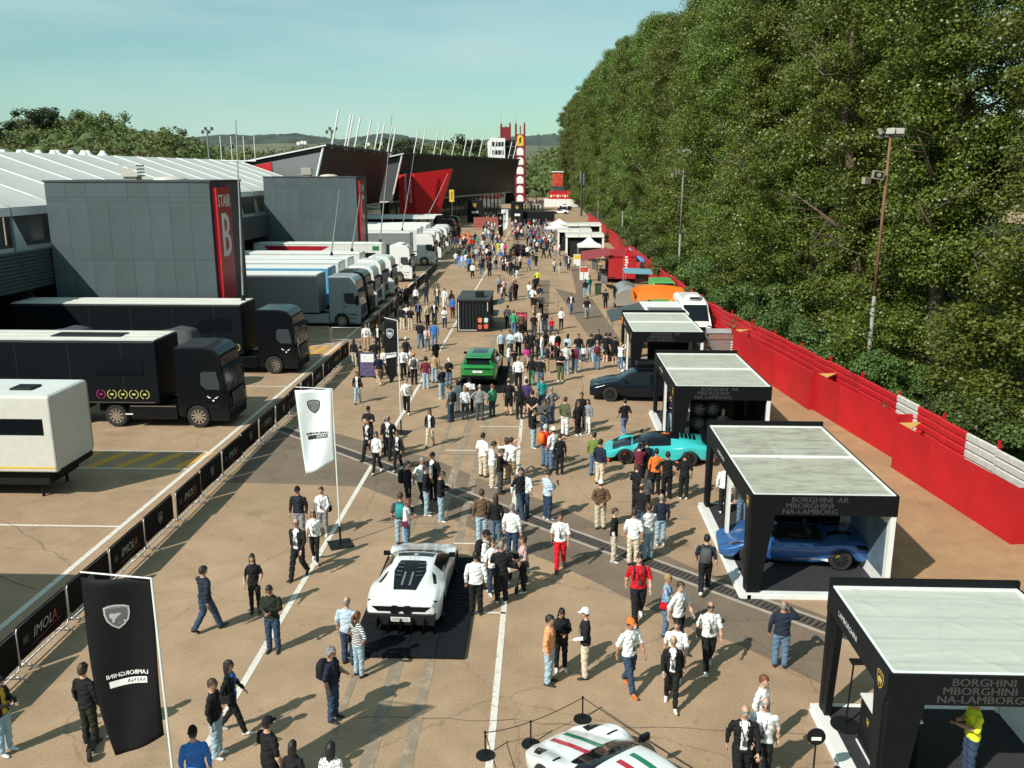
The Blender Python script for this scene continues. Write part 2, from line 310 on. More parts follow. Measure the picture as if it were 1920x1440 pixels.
# ================================================================== STAIR TOWERS
TW_PANEL = mat('grey_cladding', (.066, .093, .098), .55, var=.13, scale=.55, objrand=.08, spec=.4); TW_SHADE = mat('shaded_cladding', (.045, .055, .066), .55, var=.1)  # second, darker copy of the cladding paints the shade on the street side
SIGN_RED = mat('sign_red', (.36, .01, .022), .3, var=.05); SIGN_EDGE_LIT = mat('sign_edge_sunlit_red', (.62, .008, .02), .45)  # one sign red: edge brightened as sunlit, face darkened as shaded
def stair_tower(letter, X0, X1, Y0, Y1, ZT, label):
    t = thing('stair_tower', label, 'building', (X0, Y0, 0), 0, 'stair towers beside the pit building')
    W, D = X1 - X0, Y1 - Y0
    b = MB(); b.box(.03, W - .03, .03, D, 0, ZT - .05); b.build('wall', TW_SHADE, t)
    zs = [0.02, 2.45, 2.62, 6.1, 9.55, 9.82, ZT - .06]; nc = 8
    for i in range(len(zs) - 1):
        pm = MB(); pm.box(0.006, W / nc - .006, -.025, .026, 0, zs[i + 1] - zs[i] - .012); pe = pm.mesh('panel', TW_PANEL)
        for c in range(nc): ob('panel', pe, t, (c * W / nc, -.004 * ((c * 7 + i) % 3), zs[i]))
    ns = 4
    for i in range(len(zs) - 1):
        pm = MB(); pm.box(-.026, .025, .006, D / ns - .006, 0, zs[i + 1] - zs[i] - .012); pe = pm.mesh('side_panel', TW_SHADE)
        for c in range(ns): ob('side_panel', pe, t, (W, c * D / ns, zs[i]))
    b = MB(); b.box(-.08, W + .08, -.08, D + .08, ZT - .05, ZT + .06); b.build('coping', DGREY, t)
    b = MB(); b.box(3.7, 4.5, 2.4, 3.2, ZT + .06, ZT + .3)
    for k in range(4): b.box(3.55, 4.65, 2.25, 3.35, ZT + .26 + .2 * k, ZT + .36 + .2 * k)
    b.build('roof_vent', mat('vent_cream', (.5, .46, .38), .7), t)
    b = MB(); b.ell((6.5, 2.8, ZT + .02), (1.1, 1.1, .28), 14, 6); b.build('roof_light', mat('dome_cream', (.55, .52, .45), .4), t, smooth=True)
    s = MB(); s.box(W + .05, W + .30, .22, 2.5, 3.6, ZT - .35, 0); s.box(W + .30, W + .32, .23, 2.49, 3.61, ZT - .36, 1)
    sg = s.build('sign', [SIGN_EDGE_LIT, SIGN_RED], t)
    zc = ZT - .35
    lettering('STAIR', 1.05, (W + .328, 1.36, zc - .85), (0, .78, 0), (0, 0, 1.0), WPRINT, sg, True)
    lettering(letter, 3.8, (W + .328, 1.36, zc - 3.0), (0, .74, 0), (0, 0, 1.0), WPRINT, sg, True)
    return t
stair_tower('B', -29.8, -19.85, 53.0, 58.4, 10.75, 'grey panelled stair tower with red STAIR B sign, nearer of the two')
stair_tower('C', -30.4, -20.3, 97.0, 102.3, 10.75, 'grey panelled stair tower with red letter C sign behind white trucks')
# ================================================================== PIT TERRACE + MARQUEE
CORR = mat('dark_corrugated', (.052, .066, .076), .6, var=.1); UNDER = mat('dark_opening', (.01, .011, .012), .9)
pt = thing('pit_terrace', 'long dark corrugated terrace with shaded garages below the white marquee', 'building', (-30, 0, 0))
b = MB(); b.box(-13, -.15, 15, 122, 4.55, 5.6); b.box(-13, -4.5, 15, 122, 0, 4.55); b.build('floor_slab', DGREY, pt)
for k in range(11):
    b = MB(); y = 17 + k * 10; b.box(-4.4, -3.9, y, y + .5, 0, 4.55); b.build('pillar', MGREY, pt)
    b = MB(); b.box(-4.48, -4.42, y + 1, y + 9, 0, 3.6); b.build('garage_shade', UNDER, pt)  # near-black sheet paints the shade inside the garage opening
for k in range(22):
    b = MB(); y0 = 15 + k * 5.0
    for i in range(11):
        z = 4.62 + i * .205; b.prism([(0.0, y0, z), (.07, y0, z + .05), (.07, y0, z + .15), (0.0, y0, z + .2), (-.08, y0, z + .2), (-.08, y0, z)], (0, 4.96, 0))
    if k == 0: first = b.mesh('parapet_panel', CORR); 
    ob('parapet_panel', first, pt, (0, k * 5.0, 0))
TENT = mat('marquee_fabric', (.56, .575, .535), .6, var=.07, scale=.35, bump=.12, bscale=1.5); TENT_RIB = mat('marquee_seam', (.80, .82, .80), .5)
mq = thing('marquee', 'huge white marquee with ribbed sloping roof on the pit terrace', 'marquee', (-31.5, 0, 5.6))
for k in range(21):
    y0 = 17 + k * 5.0
    def slope(u, v, y0=0):
        sag = -.16 * math.sin(math.pi * u) * math.sin(math.pi * v); return (-10.2 * v, y0 + 5 * u, 3.65 + 3.55 * v ** .96 + sag)
    if k == 0:
        b = MB(); b.grid(slope, 6, 8); pe = b.mesh('roof_panel', TENT, True)
        b = MB(); b.tube([slope(0, v / 6) for v in range(7)], .055, 6); re_ = b.mesh('roof_rib', TENT_RIB, True)
        b = MB(); b.grid(lambda u, v: (-10.2 - 10 * v, 5 * u, 7.2 - 3.5 * v), 2, 2); bk = b.mesh('back_panel', TENT)
        b = MB(); b.box(.0, .06, 0.04, 4.96, 3.15, 3.66); va = b.mesh('valance', TENT_RIB)
        b = MB(); b.box(-.06, .06, -.06, .06, 0, 3.6); po = b.mesh('post', STEEL)
        b = MB(); b.box(-.03, -.01, .1, 4.9, 0.0, 1.3); lw = b.mesh('side_panel', WHITEM)
        b = MB(); b.box(-.5, -.45, .1, 4.9, 1.3, 3.3); cw = b.mesh('window_panel', mat('clear_vinyl', (.10, .12, .13), .15, spec=.6))
        b = MB(); b.poly([(.02, .1, 0), (.02, 2.2, 0), (-.02, .1, 3.2)]); dr = b.mesh('curtain', WHITEM)
    for nm, me in (('roof_panel', pe), ('roof_rib', re_), ('back_panel', bk), ('valance', va), ('post', po), ('side_panel', lw), ('window_panel', cw), ('curtain', dr)):
        ob(nm, me, mq, (0, y0, 0))
ob('roof_rib', re_, mq, (0, 122, 0))
b = MB(); b.poly([(0, 122.02, 0), (-10.2, 122.02, 0), (-10.2, 122.02, 7.1), (0, 122.02, 3.6)]); b.build('gable', TENT, mq)
for k, px in enumerate((6, 38, 46, 73, 100, 108, 134, 157, 165, 193)):
    p = atX(px, 292, -46); c = MB(); c.tube([(0, 0, -.6), (0, 0, 0), (0, 0, .3), (0, 0, .48), (0, 0, .52)], [.8, .6, .3, .22, .14], 10)
    tag(c.build('marquee_peak', TENT_RIB, None, (p.x, p.y, p.z), smooth=True), f'white conical vent cap above the marquee ridge, {ORD_[k]} from the left', 'tent peak', 'white vent caps along the marquee ridge')
b = MB(); b.grid(lambda u, v: (-43 - 9 * v, 55 + 66 * u, 12.4 - .6 * (2 * v - 1) ** 2 + .0 * u), 12, 2); tag(b.build('rear_marquee', TENT), 'white flat marquee roof carrying the conical caps behind the main ridge', 'marquee')
# ================================================================== PIT BUILDING
PIT_A = mat('pit_facade_brown', (.018, .020, .023), .5, spec=.2, var=.2, scale=.25, objrand=.1); PIT_B = mat('pit_facade_slate', (.015, .020, .025), .5, spec=.2, var=.12, scale=.3, objrand=.1)
def pit_section(name, label, P0, P1, nseg, facade, side_x, bases):
    P0, P1 = Vector(P0), Vector(P1); d = (P1 - P0); L = d.length; d.normalize(); out = Vector((d.y, -d.x, 0))   # street side
    t = thing(name, label, 'building', (P0.x, P0.y, 0), math.atan2(d.y, d.x) - math.pi / 2)     # local y along, +x to street
    ZT, ZB, LEAN = 14.75, 5.5, 2.6
    b = MB(); prof = [(-.35, ZT - .1), (-LEAN - .3, ZB + .1), (-LEAN - 14, ZB + .1), (-LEAN - 14, ZT - 3.4)]
    b.prism([(x, .5, z) for x, z in prof], (0, L - 1, 0)); b.build('core', DGREY, t)
    b = MB(); b.prism([(.25, -.6, ZT), (.25, -.6, ZT + .28), (-17, -.6, ZT - 3.0), (-17, -.6, ZT - 3.3)], (0, L + .8, 0)); b.build('roof', mat('pit_roof', (.07, .075, .075), .6, var=.1), t)
    b = MB(); b.prism([(.27, -.68, ZT - .02), (.27, -.68, ZT + .14), (-17, -.68, ZT - 3.14), (-17, -.68, ZT - 3.3)], (0, .06, 0)); b.build('roof_trim', WHITEM, t)
    b = MB(); b.tube([(-.2, -.35, ZT - .2), (-LEAN - .1, -.35, ZB)], .16, 6); b.build('edge_beam', WHITEM, t)
    w = L / nseg
    pm = MB(); pm.hexa([(-LEAN - .06, .03, ZB), (-LEAN + .06, .03, ZB), (-LEAN + .06, w - .03, ZB), (-LEAN - .06, w - .03, ZB)], [(-.12, .03, ZT), (0.0, .03, ZT), (0.0, w - .03, ZT), (-.12, w - .03, ZT)]); pe = pm.mesh('facade_panel', facade)
    for k in range(nseg): ob('facade_panel', pe, t, (.012 * (k % 2), k * w, 0))
    b = MB(); b.box(-LEAN - 3, -LEAN - 2.9, .5, L - .5, 0, ZB); b.build('glass_front', GLASS, t)
    ng = int(L / 4)
    mm = MB(); mm.box(-LEAN - 2.9, -LEAN - 2.72, 0, .12, 0, ZB); me = mm.mesh('mullion', STEEL)
    for k in range(ng): ob('mullion', me, t, (0, 1 + k * 4, 0))
    b = MB(); b.box(-LEAN - 2.95, -LEAN + .1, .2, L - .2, ZB - .35, ZB - .02); b.build('soffit', mat('soffit_white', (.45, .47, .46), .6), t)
    fm = MB(); fm.tube([(-.07, 0, -.3), (1.2, .05, 4.9)], .13, 6); fe = fm.mesh('roof_fin', mat('fin_white', (.66, .68, .66), .5))
    for y in bases: ob('roof_fin', fe, t, (0, y, ZT))
    return t
def along(P0, P1, px):      # distance along a top edge where an image column crosses it
    P0, P1 = Vector(P0), Vector(P1); n = ray(px, 300).cross(Vector((0, 0, 1))); q = (Vector((0, 0, 0)) - P0).dot(n) / (P1 - P0).dot(n); return q * (P1 - P0).length
A0, A1 = (-30, 124, 0), (-30, 176, 0); B0, B1 = (-28.3, 182, 0), (-7.7, 273, 0)
s1 = pit_section('pit_building', 'nearer dark pit building wing with outward leaning facade and white roof fins', A0, A1, 8, PIT_A, 0, [along(A0, A1, p) for p in (623, 647, 652, 665, 685, 702, 711, 726, 733)])
s2 = pit_section('pit_building', 'farther slate grey pit building wing with white roof fins by the tower', B0, B1, 12, PIT_B, 0, [along(B0, B1, 700 + p / 4.364) for p in (330, 388, 492, 548, 642, 733, 785, 862, 940, 975, 1045, 1102, 1142)])
b = MB(); b.prism([(-2.7, -.4, 5.6), (-.5, -.4, 13.9), (-12.0, -.4, 11.8), (-12, -.4, 5.6)], (0, .35, 0)); b.build('end_wall', MGREY, s1)
b = MB(); b.prism([(-7.4, -.5, 5.6), (-7.4, -.5, 12.6), (-12.5, -.5, 11.65), (-12.5, -.5, 5.6)], (0, .08, 0)); b.build('red_end_panel', REDP, s1)
b = MB(); b.box(-2.62 - 1.4, -2.62 - 1.35 + 1.5, 70, 82, 6.3, 7.3); b.build('banner', mat('banner_cream', (.5, .48, .36), .6), s2)
rd = thing('red_wing', 'bright red angular wall standing before the slate pit building', 'building', (0, 0, 0))
q = [atY(747, 328, 180), atY(778, 325, 180), atY(845, 316, 180), atY(825, 385, 180), atY(749, 385, 180)]
lo = [Vector((q[3].x - 1.2, 180, 0)), Vector((q[4].x, 180, 0))]
b = MB(); b.prism([q[0], q[4], lo[1], Vector((q[1].x, 179.2, 0)), Vector((q[1].x, 179.2, q[1].z))], (0, 5, 0)); b.build('left_face', REDP, rd)
b = MB(); b.prism([Vector((q[1].x + .02, 179.2, q[1].z)), Vector((q[1].x + .02, 179.2, 0)), Vector((lo[0].x, 181.5, 0)), Vector((q[3].x, 181.5, q[3].z)), Vector((q[2].x, 181.5, q[2].z))], (0, 4, 0)); b.build('right_face', REDP, rd)
for i, tx in enumerate(('AUTODROMO INTERNAZIONALE', 'ENZO E DINO FERRARI')):
    lettering(tx, .62, (q[0].x + 1.5 + i * .95, 179.45 - .12 * i, 7.6), (0, 0, .72), (-1, 0, 0), WPRINT, rd)
pp = atY(847, 378, 175); b = MB(); b.box(-.55, .55, 0, .25, .6, 3.1, 0); b.box(-.45, .45, -.02, 0, .7, 3.0, 1)
pt2 = b.build('totem_sign', [KPRINT, YELLOW], None, (pp.x, 175, pp.z - .75)); tag(pt2, 'tall yellow sign with black vertical lettering beside the red wall', 'sign')
lettering('PIRELLI', .5, (0, -.026, 1.85), (0, 0, -.95), (1, 0, 0), KPRINT, pt2, True); b = MB(); b.box(-.1, .1, .05, .2, -pp.z + .75, .6); b.build('post', DGREY, pt2)
# ================================================================== CONTROL TOWER + RED LATTICE TOWERS
ct = thing('control_tower', 'white race control block with two rows of dark windows', 'building', (0, 330, 0))
xl, xr = atY(914, 300, 330).x, atY(947, 300, 330).x; zt = atY(930, 258, 330).z
b = MB(); b.prism([(xl + .8, 0, 0), (xr, 0, 0), (xr, 0, zt - .2), (xl + 1.4, 0, zt), (xl, 0, zt - 1.6)], (0, 12, 0)); b.build('wall', WHITEP, ct)
b = MB(); b.box(xr, xr + 4.6, 1.5, 11, 0, zt - .8); b.build('dark_annex', BLACKMATTE, ct)
for k, (ya, yb) in enumerate(((266, 274.5), (281.5, 290))):
    za, zb = atY(930, yb, 330).z, atY(930, ya, 330).z
    for i in range(4):
        x = xl + 1.7 + i * (xr - xl - 2.0) / 4; b = MB(); b.box(x, x + (xr - xl - 2.0) / 4 - .18, -.06, .1, za, zb); w = b.build('window', GREYMETAL, ct); c = MB(); c.box(x + .08, x + (xr - xl - 2.0) / 4 - .26, -.09, -.06, za + .08, zb - .08); c.build('pane', GLASS, w)
for k in range(4): b = MB(); b.box(xr + .3, xr + 4.2, 1.2, 1.5, zt - 3.2 - k * 3.0, zt - 3.0 - k * 3.0); b.build('balcony_rail', GREYMETAL, ct)
TRED = mat('tower_red', (.20, .010, .02), .5); TWHITE = mat('tower_white', (.74, .75, .74), .5)
def lattice(xa, xb, z0, ztop, label, emblem, Y=328):
    t = thing('lattice_tower', label, 'tower', ((xa + xb) / 2, Y, 0)); w = (xb - xa) / 2
    b = MB()
    for sx in (-1, 1):
        for sy in (0, 1): b.box(sx * w - .28, sx * w + .28, sy * 3.6 - .28, sy * 3.6 + .28, 0, ztop + (.4 if sx * (sy * 2 - 1) > 0 else 1.1))
    for sx in (0,): b.box(-.2, .2, 3.4, 3.8, 0, ztop + .2)
    b.build('columns', TRED, t)
    n = int((ztop - 4.6 - z0) / 3.3); am = MB(); am.add([(-w + .3, -.12, .25), (w - .3, -.12, .25)] + [((w - .3) * math.cos(a), -.12, 1.75 + 1.15 * math.sin(a)) for a in [math.pi * i / 8 for i in range(9)]], [tuple(range(11))]); am.prism([(-w + .1, .0, -.05), (w - .1, .0, -.05), (w - .1, .0, 3.25), (-w + .1, .0, 3.25)], (0, .15, 0), 1)
    ae = am.mesh('arch_panel', [TWHITE, TRED]); z = z0
    for k in range(n):
        ob('arch_panel', ae, t, (0, -.05, z + k * 3.3)); b = MB(); b.box(-w, w, 0, 3.6, z + k * 3.3 - .25, z + k * 3.3 + .1); b.build('floor_ring', TRED, t)
    zz = z + n * 3.3 + .2; b = MB(); b.add([(-w + .3, -.1, zz), (w - .3, -.1, zz)] + [((w - .3) * math.cos(a), -.1, zz + 2.6 + 1.2 * math.sin(a)) for a in [math.pi * i / 8 for i in range(9)]], [tuple(range(11))])
    e = b.build('crest_panel', YELLOW if emblem else TRED, t)
    b = MB(); b.box(-w, w, .0, .2, zz - .2, zz + 4.0); b.build('top_panel', TRED, t)
    if emblem:
        H = [(-.5, -.9), (-.25, -.95), (-.15, -.4), (.1, -.35), (.15, -.8), (.35, -.8), (.35, -.2), (.3, .2), (.45, .6), (.25, .95), (.05, .8), (-.1, .35), (-.45, .5), (-.35, .1), (-.2, -.1)]
        b = MB(); b.poly([(x * 1.1, -.14, zz + 1.9 + y_ * 1.3) for x, y_ in H]); b.build('emblem', KPRINT, e)
    b = MB(); b.tube([(-w, 1, ztop), (-w, 1, ztop + 4)], .05, 5); b.build('antenna', GREYMETAL, t)
    return t
lattice(atY(967, 300, 328).x, atY(983, 300, 328).x, .3, atY(970, 236, 328).z, 'red lattice tower of stacked white arches with yellow horse crest', True)
lattice(atY(939.5, 300, 345).x, atY(956, 300, 345).x, .3, atY(945, 236, 345).z, 'red lattice tower rising behind the white control block', False, 345)
# ================================================================== RED FENCE + HOARDINGS
FRED = mat('fence_red', (.47, .012, .018), .5, var=.1, scale=.8, objrand=.12); FWHITE = mat('fence_white', (.50, .49, .45), .6, var=.12, objrand=.05)
FP = [(16.6, 18), (15.9, 24), (15.2, 31), (14.6, 38), (13.9, 45), (12.75, 54.5), (11.7, 64), (11.1, 90), (10.7, 130), (10.2, 175), (9.9, 205)]
fn = thing('corrugated_fence', 'long red corrugated sheet fence with a few white sheets below the trees', 'fence', (0, 0, 0))
b = MB()
for i in range(7): b.prism([(0, .0, .06 + i * .31), (-.045, .0, .10 + i * .31), (-.045, .0, .30 + i * .31), (0, 0, .34 + i * .31), (.03, 0, .34 + i * .31), (.03, 0, .06 + i * .31)], (0, 1.96, 0))
fme = {}
for nm, mm_ in (('r', FRED), ('w', FWHITE)):
    fme[nm] = b.mesh('sheet', mm_)
def polyline(P, step):
    out = []; acc = 0
    for a, c in zip(P[:-1], P[1:]):
        a, c = Vector((*a, 0)), Vector((*c, 0)); L = (c - a).length; n = max(1, round(L / step))
        for i in range(n): out.append((a.lerp(c, i / n), a.lerp(c, (i + 1) / n)))
    return out
pm = MB(); pm.box(.04, .12, -.04, .04, 0, 2.45); pme = pm.mesh('post', REDP)
for i, (a, c) in enumerate(polyline(FP, 2.0)):
    d = c - a; ang = math.atan2(d.y, d.x) - math.pi / 2
    white = i in (3, 5, 6, 9)
    o = ob('sheet', fme['w' if white else 'r'], fn, (a.x, a.y, rr.uniform(0, .07)), ang); o.scale = (1, d.length / 1.98, 1 + rr.uniform(-.02, .02))
    if i % 2 == 0: ob('post', pme, fn, (a.x, a.y, 0), ang)
HRED = mat('hoarding_red', (.44, .006, .010), .6, var=.12, scale=.9, objrand=.10); PLY = mat('plywood', (.62, .36, .10), .7, var=.1)
def hoarding(a, c, ret, label, h=1.85):
    a, c = Vector(a), Vector(c); d = c - a; L = d.length; t = thing('red_hoarding', label, 'hoarding', (a.x, a.y, 0), math.atan2(d.y, d.x) - math.pi / 2, 'red hoarding blocks in front of the fence')
    n = max(1, round(L / 2.4)); pm = MB(); pm.box(-.04, .04, .002, L / n - .002, 0, h); pe = pm.mesh('panel', HRED)
    for k in range(n): ob('panel', pe, t, (.003 * (k % 2), k * L / n, 0))
    b = MB(); b.box(.042, ret, 0.0, .08, 0, h - .004); b.build('return_panel', HRED, t)
    b = MB(); b.prism([(.05, L - 1.0, h - .03), (.95, L - .1, h - .03), (.05, L - .1, h - .03)], (0, 0, .03)); b.build('brace_board', PLY, t)
    return t
hoarding((14.62, 26.2, 0), (13.72, 33.6, 0), 1.0, 'nearest red plywood hoarding block at the right edge')
hoarding((14.22, 34.7, 0), (13.2, 42.2, 0), 1.2, 'middle red hoarding block below the tall lamp post')
hoarding((12.95, 42.2, 0), (11.75, 54.4, 0), 1.2, 'farthest red hoarding block ending beside the wheeled bins')
# ================================================================== LAMP POSTS, MASTS
RUST = mat('rusty_pole', (.19, .095, .055), .8, var=.3, scale=1.2); POLEG = mat('grey_pole', (.24, .24, .225), .6, var=.12); LAMPC = mat('lamp_cream', (.27, .25, .20), .5)
def lamp_post(p, h, label, speaker=True, rust=True):
    t = thing('lamp_post', label, 'lamp post', (p[0], p[1], 0), 0, 'lamp posts along the red fence')
    b = MB(); b.tube([(0, 0, 0), (0, 0, h * .42)], [.12, .09], 10); b.build('lower_pole', POLEG, t, smooth=True)
    b = MB(); b.tube([(0, 0, h * .42), (.05, 0, h)], [.085, .06], 10); b.build('upper_pole', RUST if rust else POLEG, t, smooth=True)
    b = MB(); b.box(-.62, .62, -.04, .04, h - .04, h + .04); b.build('crossbar', GREYMETAL, t)
    for sx, a in ((-.45, .9), (-.0, -.6), (.42, -.4)):
        c = MB(); c.box(-.19, .19, -.06, .06, -.15, .15); c.box(-.16, .16, -.075, -.06, -.12, .12, 1); c.tf(Matrix.Translation((sx, -.1, h + .22)) @ Matrix.Rotation(a, 4, 'Z') @ Matrix.Rotation(-.5, 4, 'X')); c.build('floodlight', [GREYMETAL, LAMPC], t)
    if speaker:
        c = MB(); c.box(-.26, .26, -.1, .1, -.19, .19); c.box(-.21, .21, -.11, -.1, -.14, .14, 1); c.tube([(0, -.11, 0), (0, -.16, 0)], .1, 10, 0); c.tf(Matrix.Translation((-.42, -.15, h - 1.75)) @ Matrix.Rotation(.15, 4, 'Y')); c.build('loudspeaker', [LAMPC, BLACKMATTE], t)
        c = MB(); c.box(-.22, .22, -.1, .1, -.16, .16); c.tf(Matrix.Translation((-.85, .1, h - 2.0)) @ Matrix.Rotation(.6, 4, 'Z')); c.build('loudspeaker', LAMPC, t)
    return t
lamp_post((16.06, 43.5), 12.9, 'tall rusty lamp post with floodlights and square loudspeaker, nearest to camera')
lamp_post((13.06, 86.8), 13.0, 'tall grey lamp post behind the orange canopy with a loudspeaker', True, False)
lamp_post((11.9, 138), 13.0, 'slim rusty lamp post rising behind the red food stall', False, True)
lamp_post((11.2, 190), 13.0, 'slim distant lamp post near the far end of the fence', False, False)
def mast(px, pytop, Y, X, z0, label, rack=0):
    t = thing('antenna_mast', label, 'mast', (X, Y, z0), 0, 'antenna masts on the truck roofs'); zt_ = atY(px, pytop, Y).z - z0; xt = atY(px, pytop, Y).x - X
    b = MB(); b.tube([(0, 0, .0), (0, 0, .3)], [.16, .08], 8); b.build('base', BLACK, t)
    b = MB(); b.tube([(0, 0, .3), (xt * .45, 0, zt_ * .45)], [.07, .06], 6); b.tube([(xt * .45, 0, zt_ * .45), (xt, 0, zt_)], [.045, .03], 6); b.build('pole', STEEL, t)
    if rack:
        zb = zt_ - 2.2; b = MB()
        for s in (-1, 1):
            for q_ in (.35, .95): b.tube([(xt + s * q_, 0, zb), (xt + s * q_, 0, zb + 1.35)], .022, 5)
        b.tube([(xt - .98, 0, zb), (xt + .98, 0, zb)], .035, 5); b.build('aerial_rack', WHITEM, t)
    return t
mast(442, 225, 50.4, -17.4, 4.06, 'mast with a four pronged aerial rack on the farther black trailer', 1)
for a in ((636, 356, 78.6, -18.9, 'thin bent mast in front of stair tower C, left one'), (675, 365, 82.9, -18.0, 'thin mast beside the red sign of stair tower C'), (735, 214, 94.3, -17.4, 'tallest thin mast on the white trailer with red graphics'), (777, 285, 113, -18.0, 'thin mast above the grey trailer behind stair tower C'), (840, 325, 150.5, -19.5, 'leaning thin mast by the black awning trailer')):
    mast(a[0], a[1], a[2], a[3], 4.06, a[4])
# ================================================================== FAR HILLS
HILL = mat('hill_far', (.055, .075, .062), .95, var=.35, scale=.012); HILLF = mat('hill_fields', (.12, .13, .08), .95, var=.4, scale=.02)
def ridge(name, pts, Y, depth, m):
    b = MB(); top = [atY(px, py, Y) for px, py in pts]; N = len(top)
    rows = []
    for j in range(6):
        f = j / 5; rows.append([Vector((p.x * (1 + .12 * (1 - f)) , Y - depth * (1 - f), -5 + (p.z + 5) * (f ** .8) + (rr.gauss(0, 3) if 0 < j < 5 else 0))) for p in top])
    rows.append([Vector((p.x, Y + 400, -10)) for p in top])
    b.add([p for r_ in rows for p in r_], [(j * N + i, j * N + i + 1, (j + 1) * N + i + 1, (j + 1) * N + i) for j in range(6) for i in range(N - 1)])
    return struct(b.build(name, m, smooth=True))
prof = [(-400, 270), (-100, 262), (200, 268), (380, 262), (415, 252), (470, 254), (520, 252), (560, 251), (600, 256), (640, 262), (690, 254), (720, 250), (750, 252), (800, 262), (850, 264), (900, 262), (960, 256), (1000, 254), (1040, 250), (1070, 262), (1300, 280), (1700, 285)]
fine = []
for (a, c) in zip(prof[:-1], prof[1:]):
    for i in range(8): t_ = i / 8; fine.append((a[0] + (c[0] - a[0]) * t_, a[1] + (c[1] - a[1]) * t_ + rr.gauss(0, .7)))
ridge('hill', fine, 2400, 900, HILL)
ridge('hill', [(380, 285), (450, 272), (520, 268), (600, 270), (660, 276), (740, 272), (830, 280), (900, 276), (1000, 274), (1060, 272), (1100, 290)], 1500, 500, HILLF)
b = MB(); b.grid(lambda u, v: (-420 + 380 * u, 190 + 260 * v, -1 + 17 * math.sin(math.pi * min(1, v * .9)) * (1 - u) ** .5 * min(1, v * 2.2)), 14, 12); struct(b.build('wooded_hill', GRASS_MAT, smooth=True))
for k, (px, py) in enumerate(((559, 268), (566, 266), (571, 267), (690, 270), (715, 268))):
    p = atY(px, py, 1420); h = rr.uniform(4, 7); b = MB(); b.box(-2.4, 2.4, 0, 8, -3, h * .3); b.prism([(-2.7, 0, h * .3), (2.7, 0, h * .3), (0, 0, h * .3 + 1.4)], (0, 8, 0), 1)
    tag(b.build('hillside_house', [WHITEM, mat('roof_terracotta', (.3, .12, .07), .8)], None, p), f'tiny pale house on the far hillside, {ORD_[k]} from the left', 'house', 'pale houses on the far hillside')
# ================================================================== WHEELS
def wheel_mb(r, w, spokes=5, dish=.02):
    ty = MB(); prof = [(r * .66, -w / 2), (r * .93, -w / 2), (r, -w * .36), (r, w * .36), (r * .93, w / 2), (r * .66, w / 2)]
    n = 24; rings = []
    for k in range(n): a = 2 * math.pi * k / n; rings.append([(x, q * math.cos(a), q * math.sin(a)) for q, x in prof])
    for k in range(n):
        A, B = rings[k], rings[(k + 1) % n]
        for j in range(5): ty.add([A[j], A[j + 1], B[j + 1], B[j]], [(0, 1, 2, 3)])
    ri = MB(); x0 = w / 2 - dish
    ri.tube([(x0 - .06, 0, 0), (x0 - .03, 0, 0)], r * .67, 20, 1); ri.tube([(x0 - .03, 0, 0), (x0 + .01, 0, 0)], r * .15, 10)
    for k in range(spokes):
        a = 2 * math.pi * k / spokes
        for e in (-.16, .16):
            u = Vector((0, math.cos(a + e * .4), math.sin(a + e * .4))); q = Vector((0, math.cos(a + e * 1.5), math.sin(a + e * 1.5))); t = Vector((0, -math.sin(a), math.cos(a))) * .022
            P, Q = u * r * .1, q * r * .66; ri.hexa([P - t + Vector((x0 - .03, 0, 0)), P + t + Vector((x0 - .03, 0, 0)), Q + t + Vector((x0 - .03, 0, 0)), Q - t + Vector((x0 - .03, 0, 0))], [P - t + Vector((x0, 0, 0)), P + t + Vector((x0, 0, 0)), Q + t + Vector((x0 - .005, 0, 0)), Q - t + Vector((x0 - .005, 0, 0))])
    for k in range(20):
        a, c = 2 * math.pi * k / 20, 2 * math.pi * (k + 1) / 20
        f = lambda q, ang, x: (x, q * math.cos(ang), q * math.sin(ang))
        ri.add([f(r * .62, a, x0 + .004), f(r * .69, a, x0 + .004), f(r * .69, c, x0 + .004), f(r * .62, c, x0 + .004)], [(0, 1, 2, 3)])
    return ty, ri
WH = {}
def wheel(parent, x, y, r, w, side, rim, spokes=5, key=None, caliper=None):
    k = (r, w, spokes, rim.name)
    if k not in WH:
        ty, ri = wheel_mb(r, w, spokes); WH[k] = (ty.mesh('tyre', RUBBER, True), ri.mesh('rim', [rim, BLACKMATTE]))
    e = ob('wheel', WH[k][0], parent, (x, y, r), 0 if side > 0 else math.pi)
    ob('rim', WH[k][1], e)
    if caliper:
        c = MB(); c.box(w / 2 - .075, w / 2 - .048, -r * .42, -r * .12, r * .05, r * .42); c.build('brake_caliper', caliper, e)
    return e
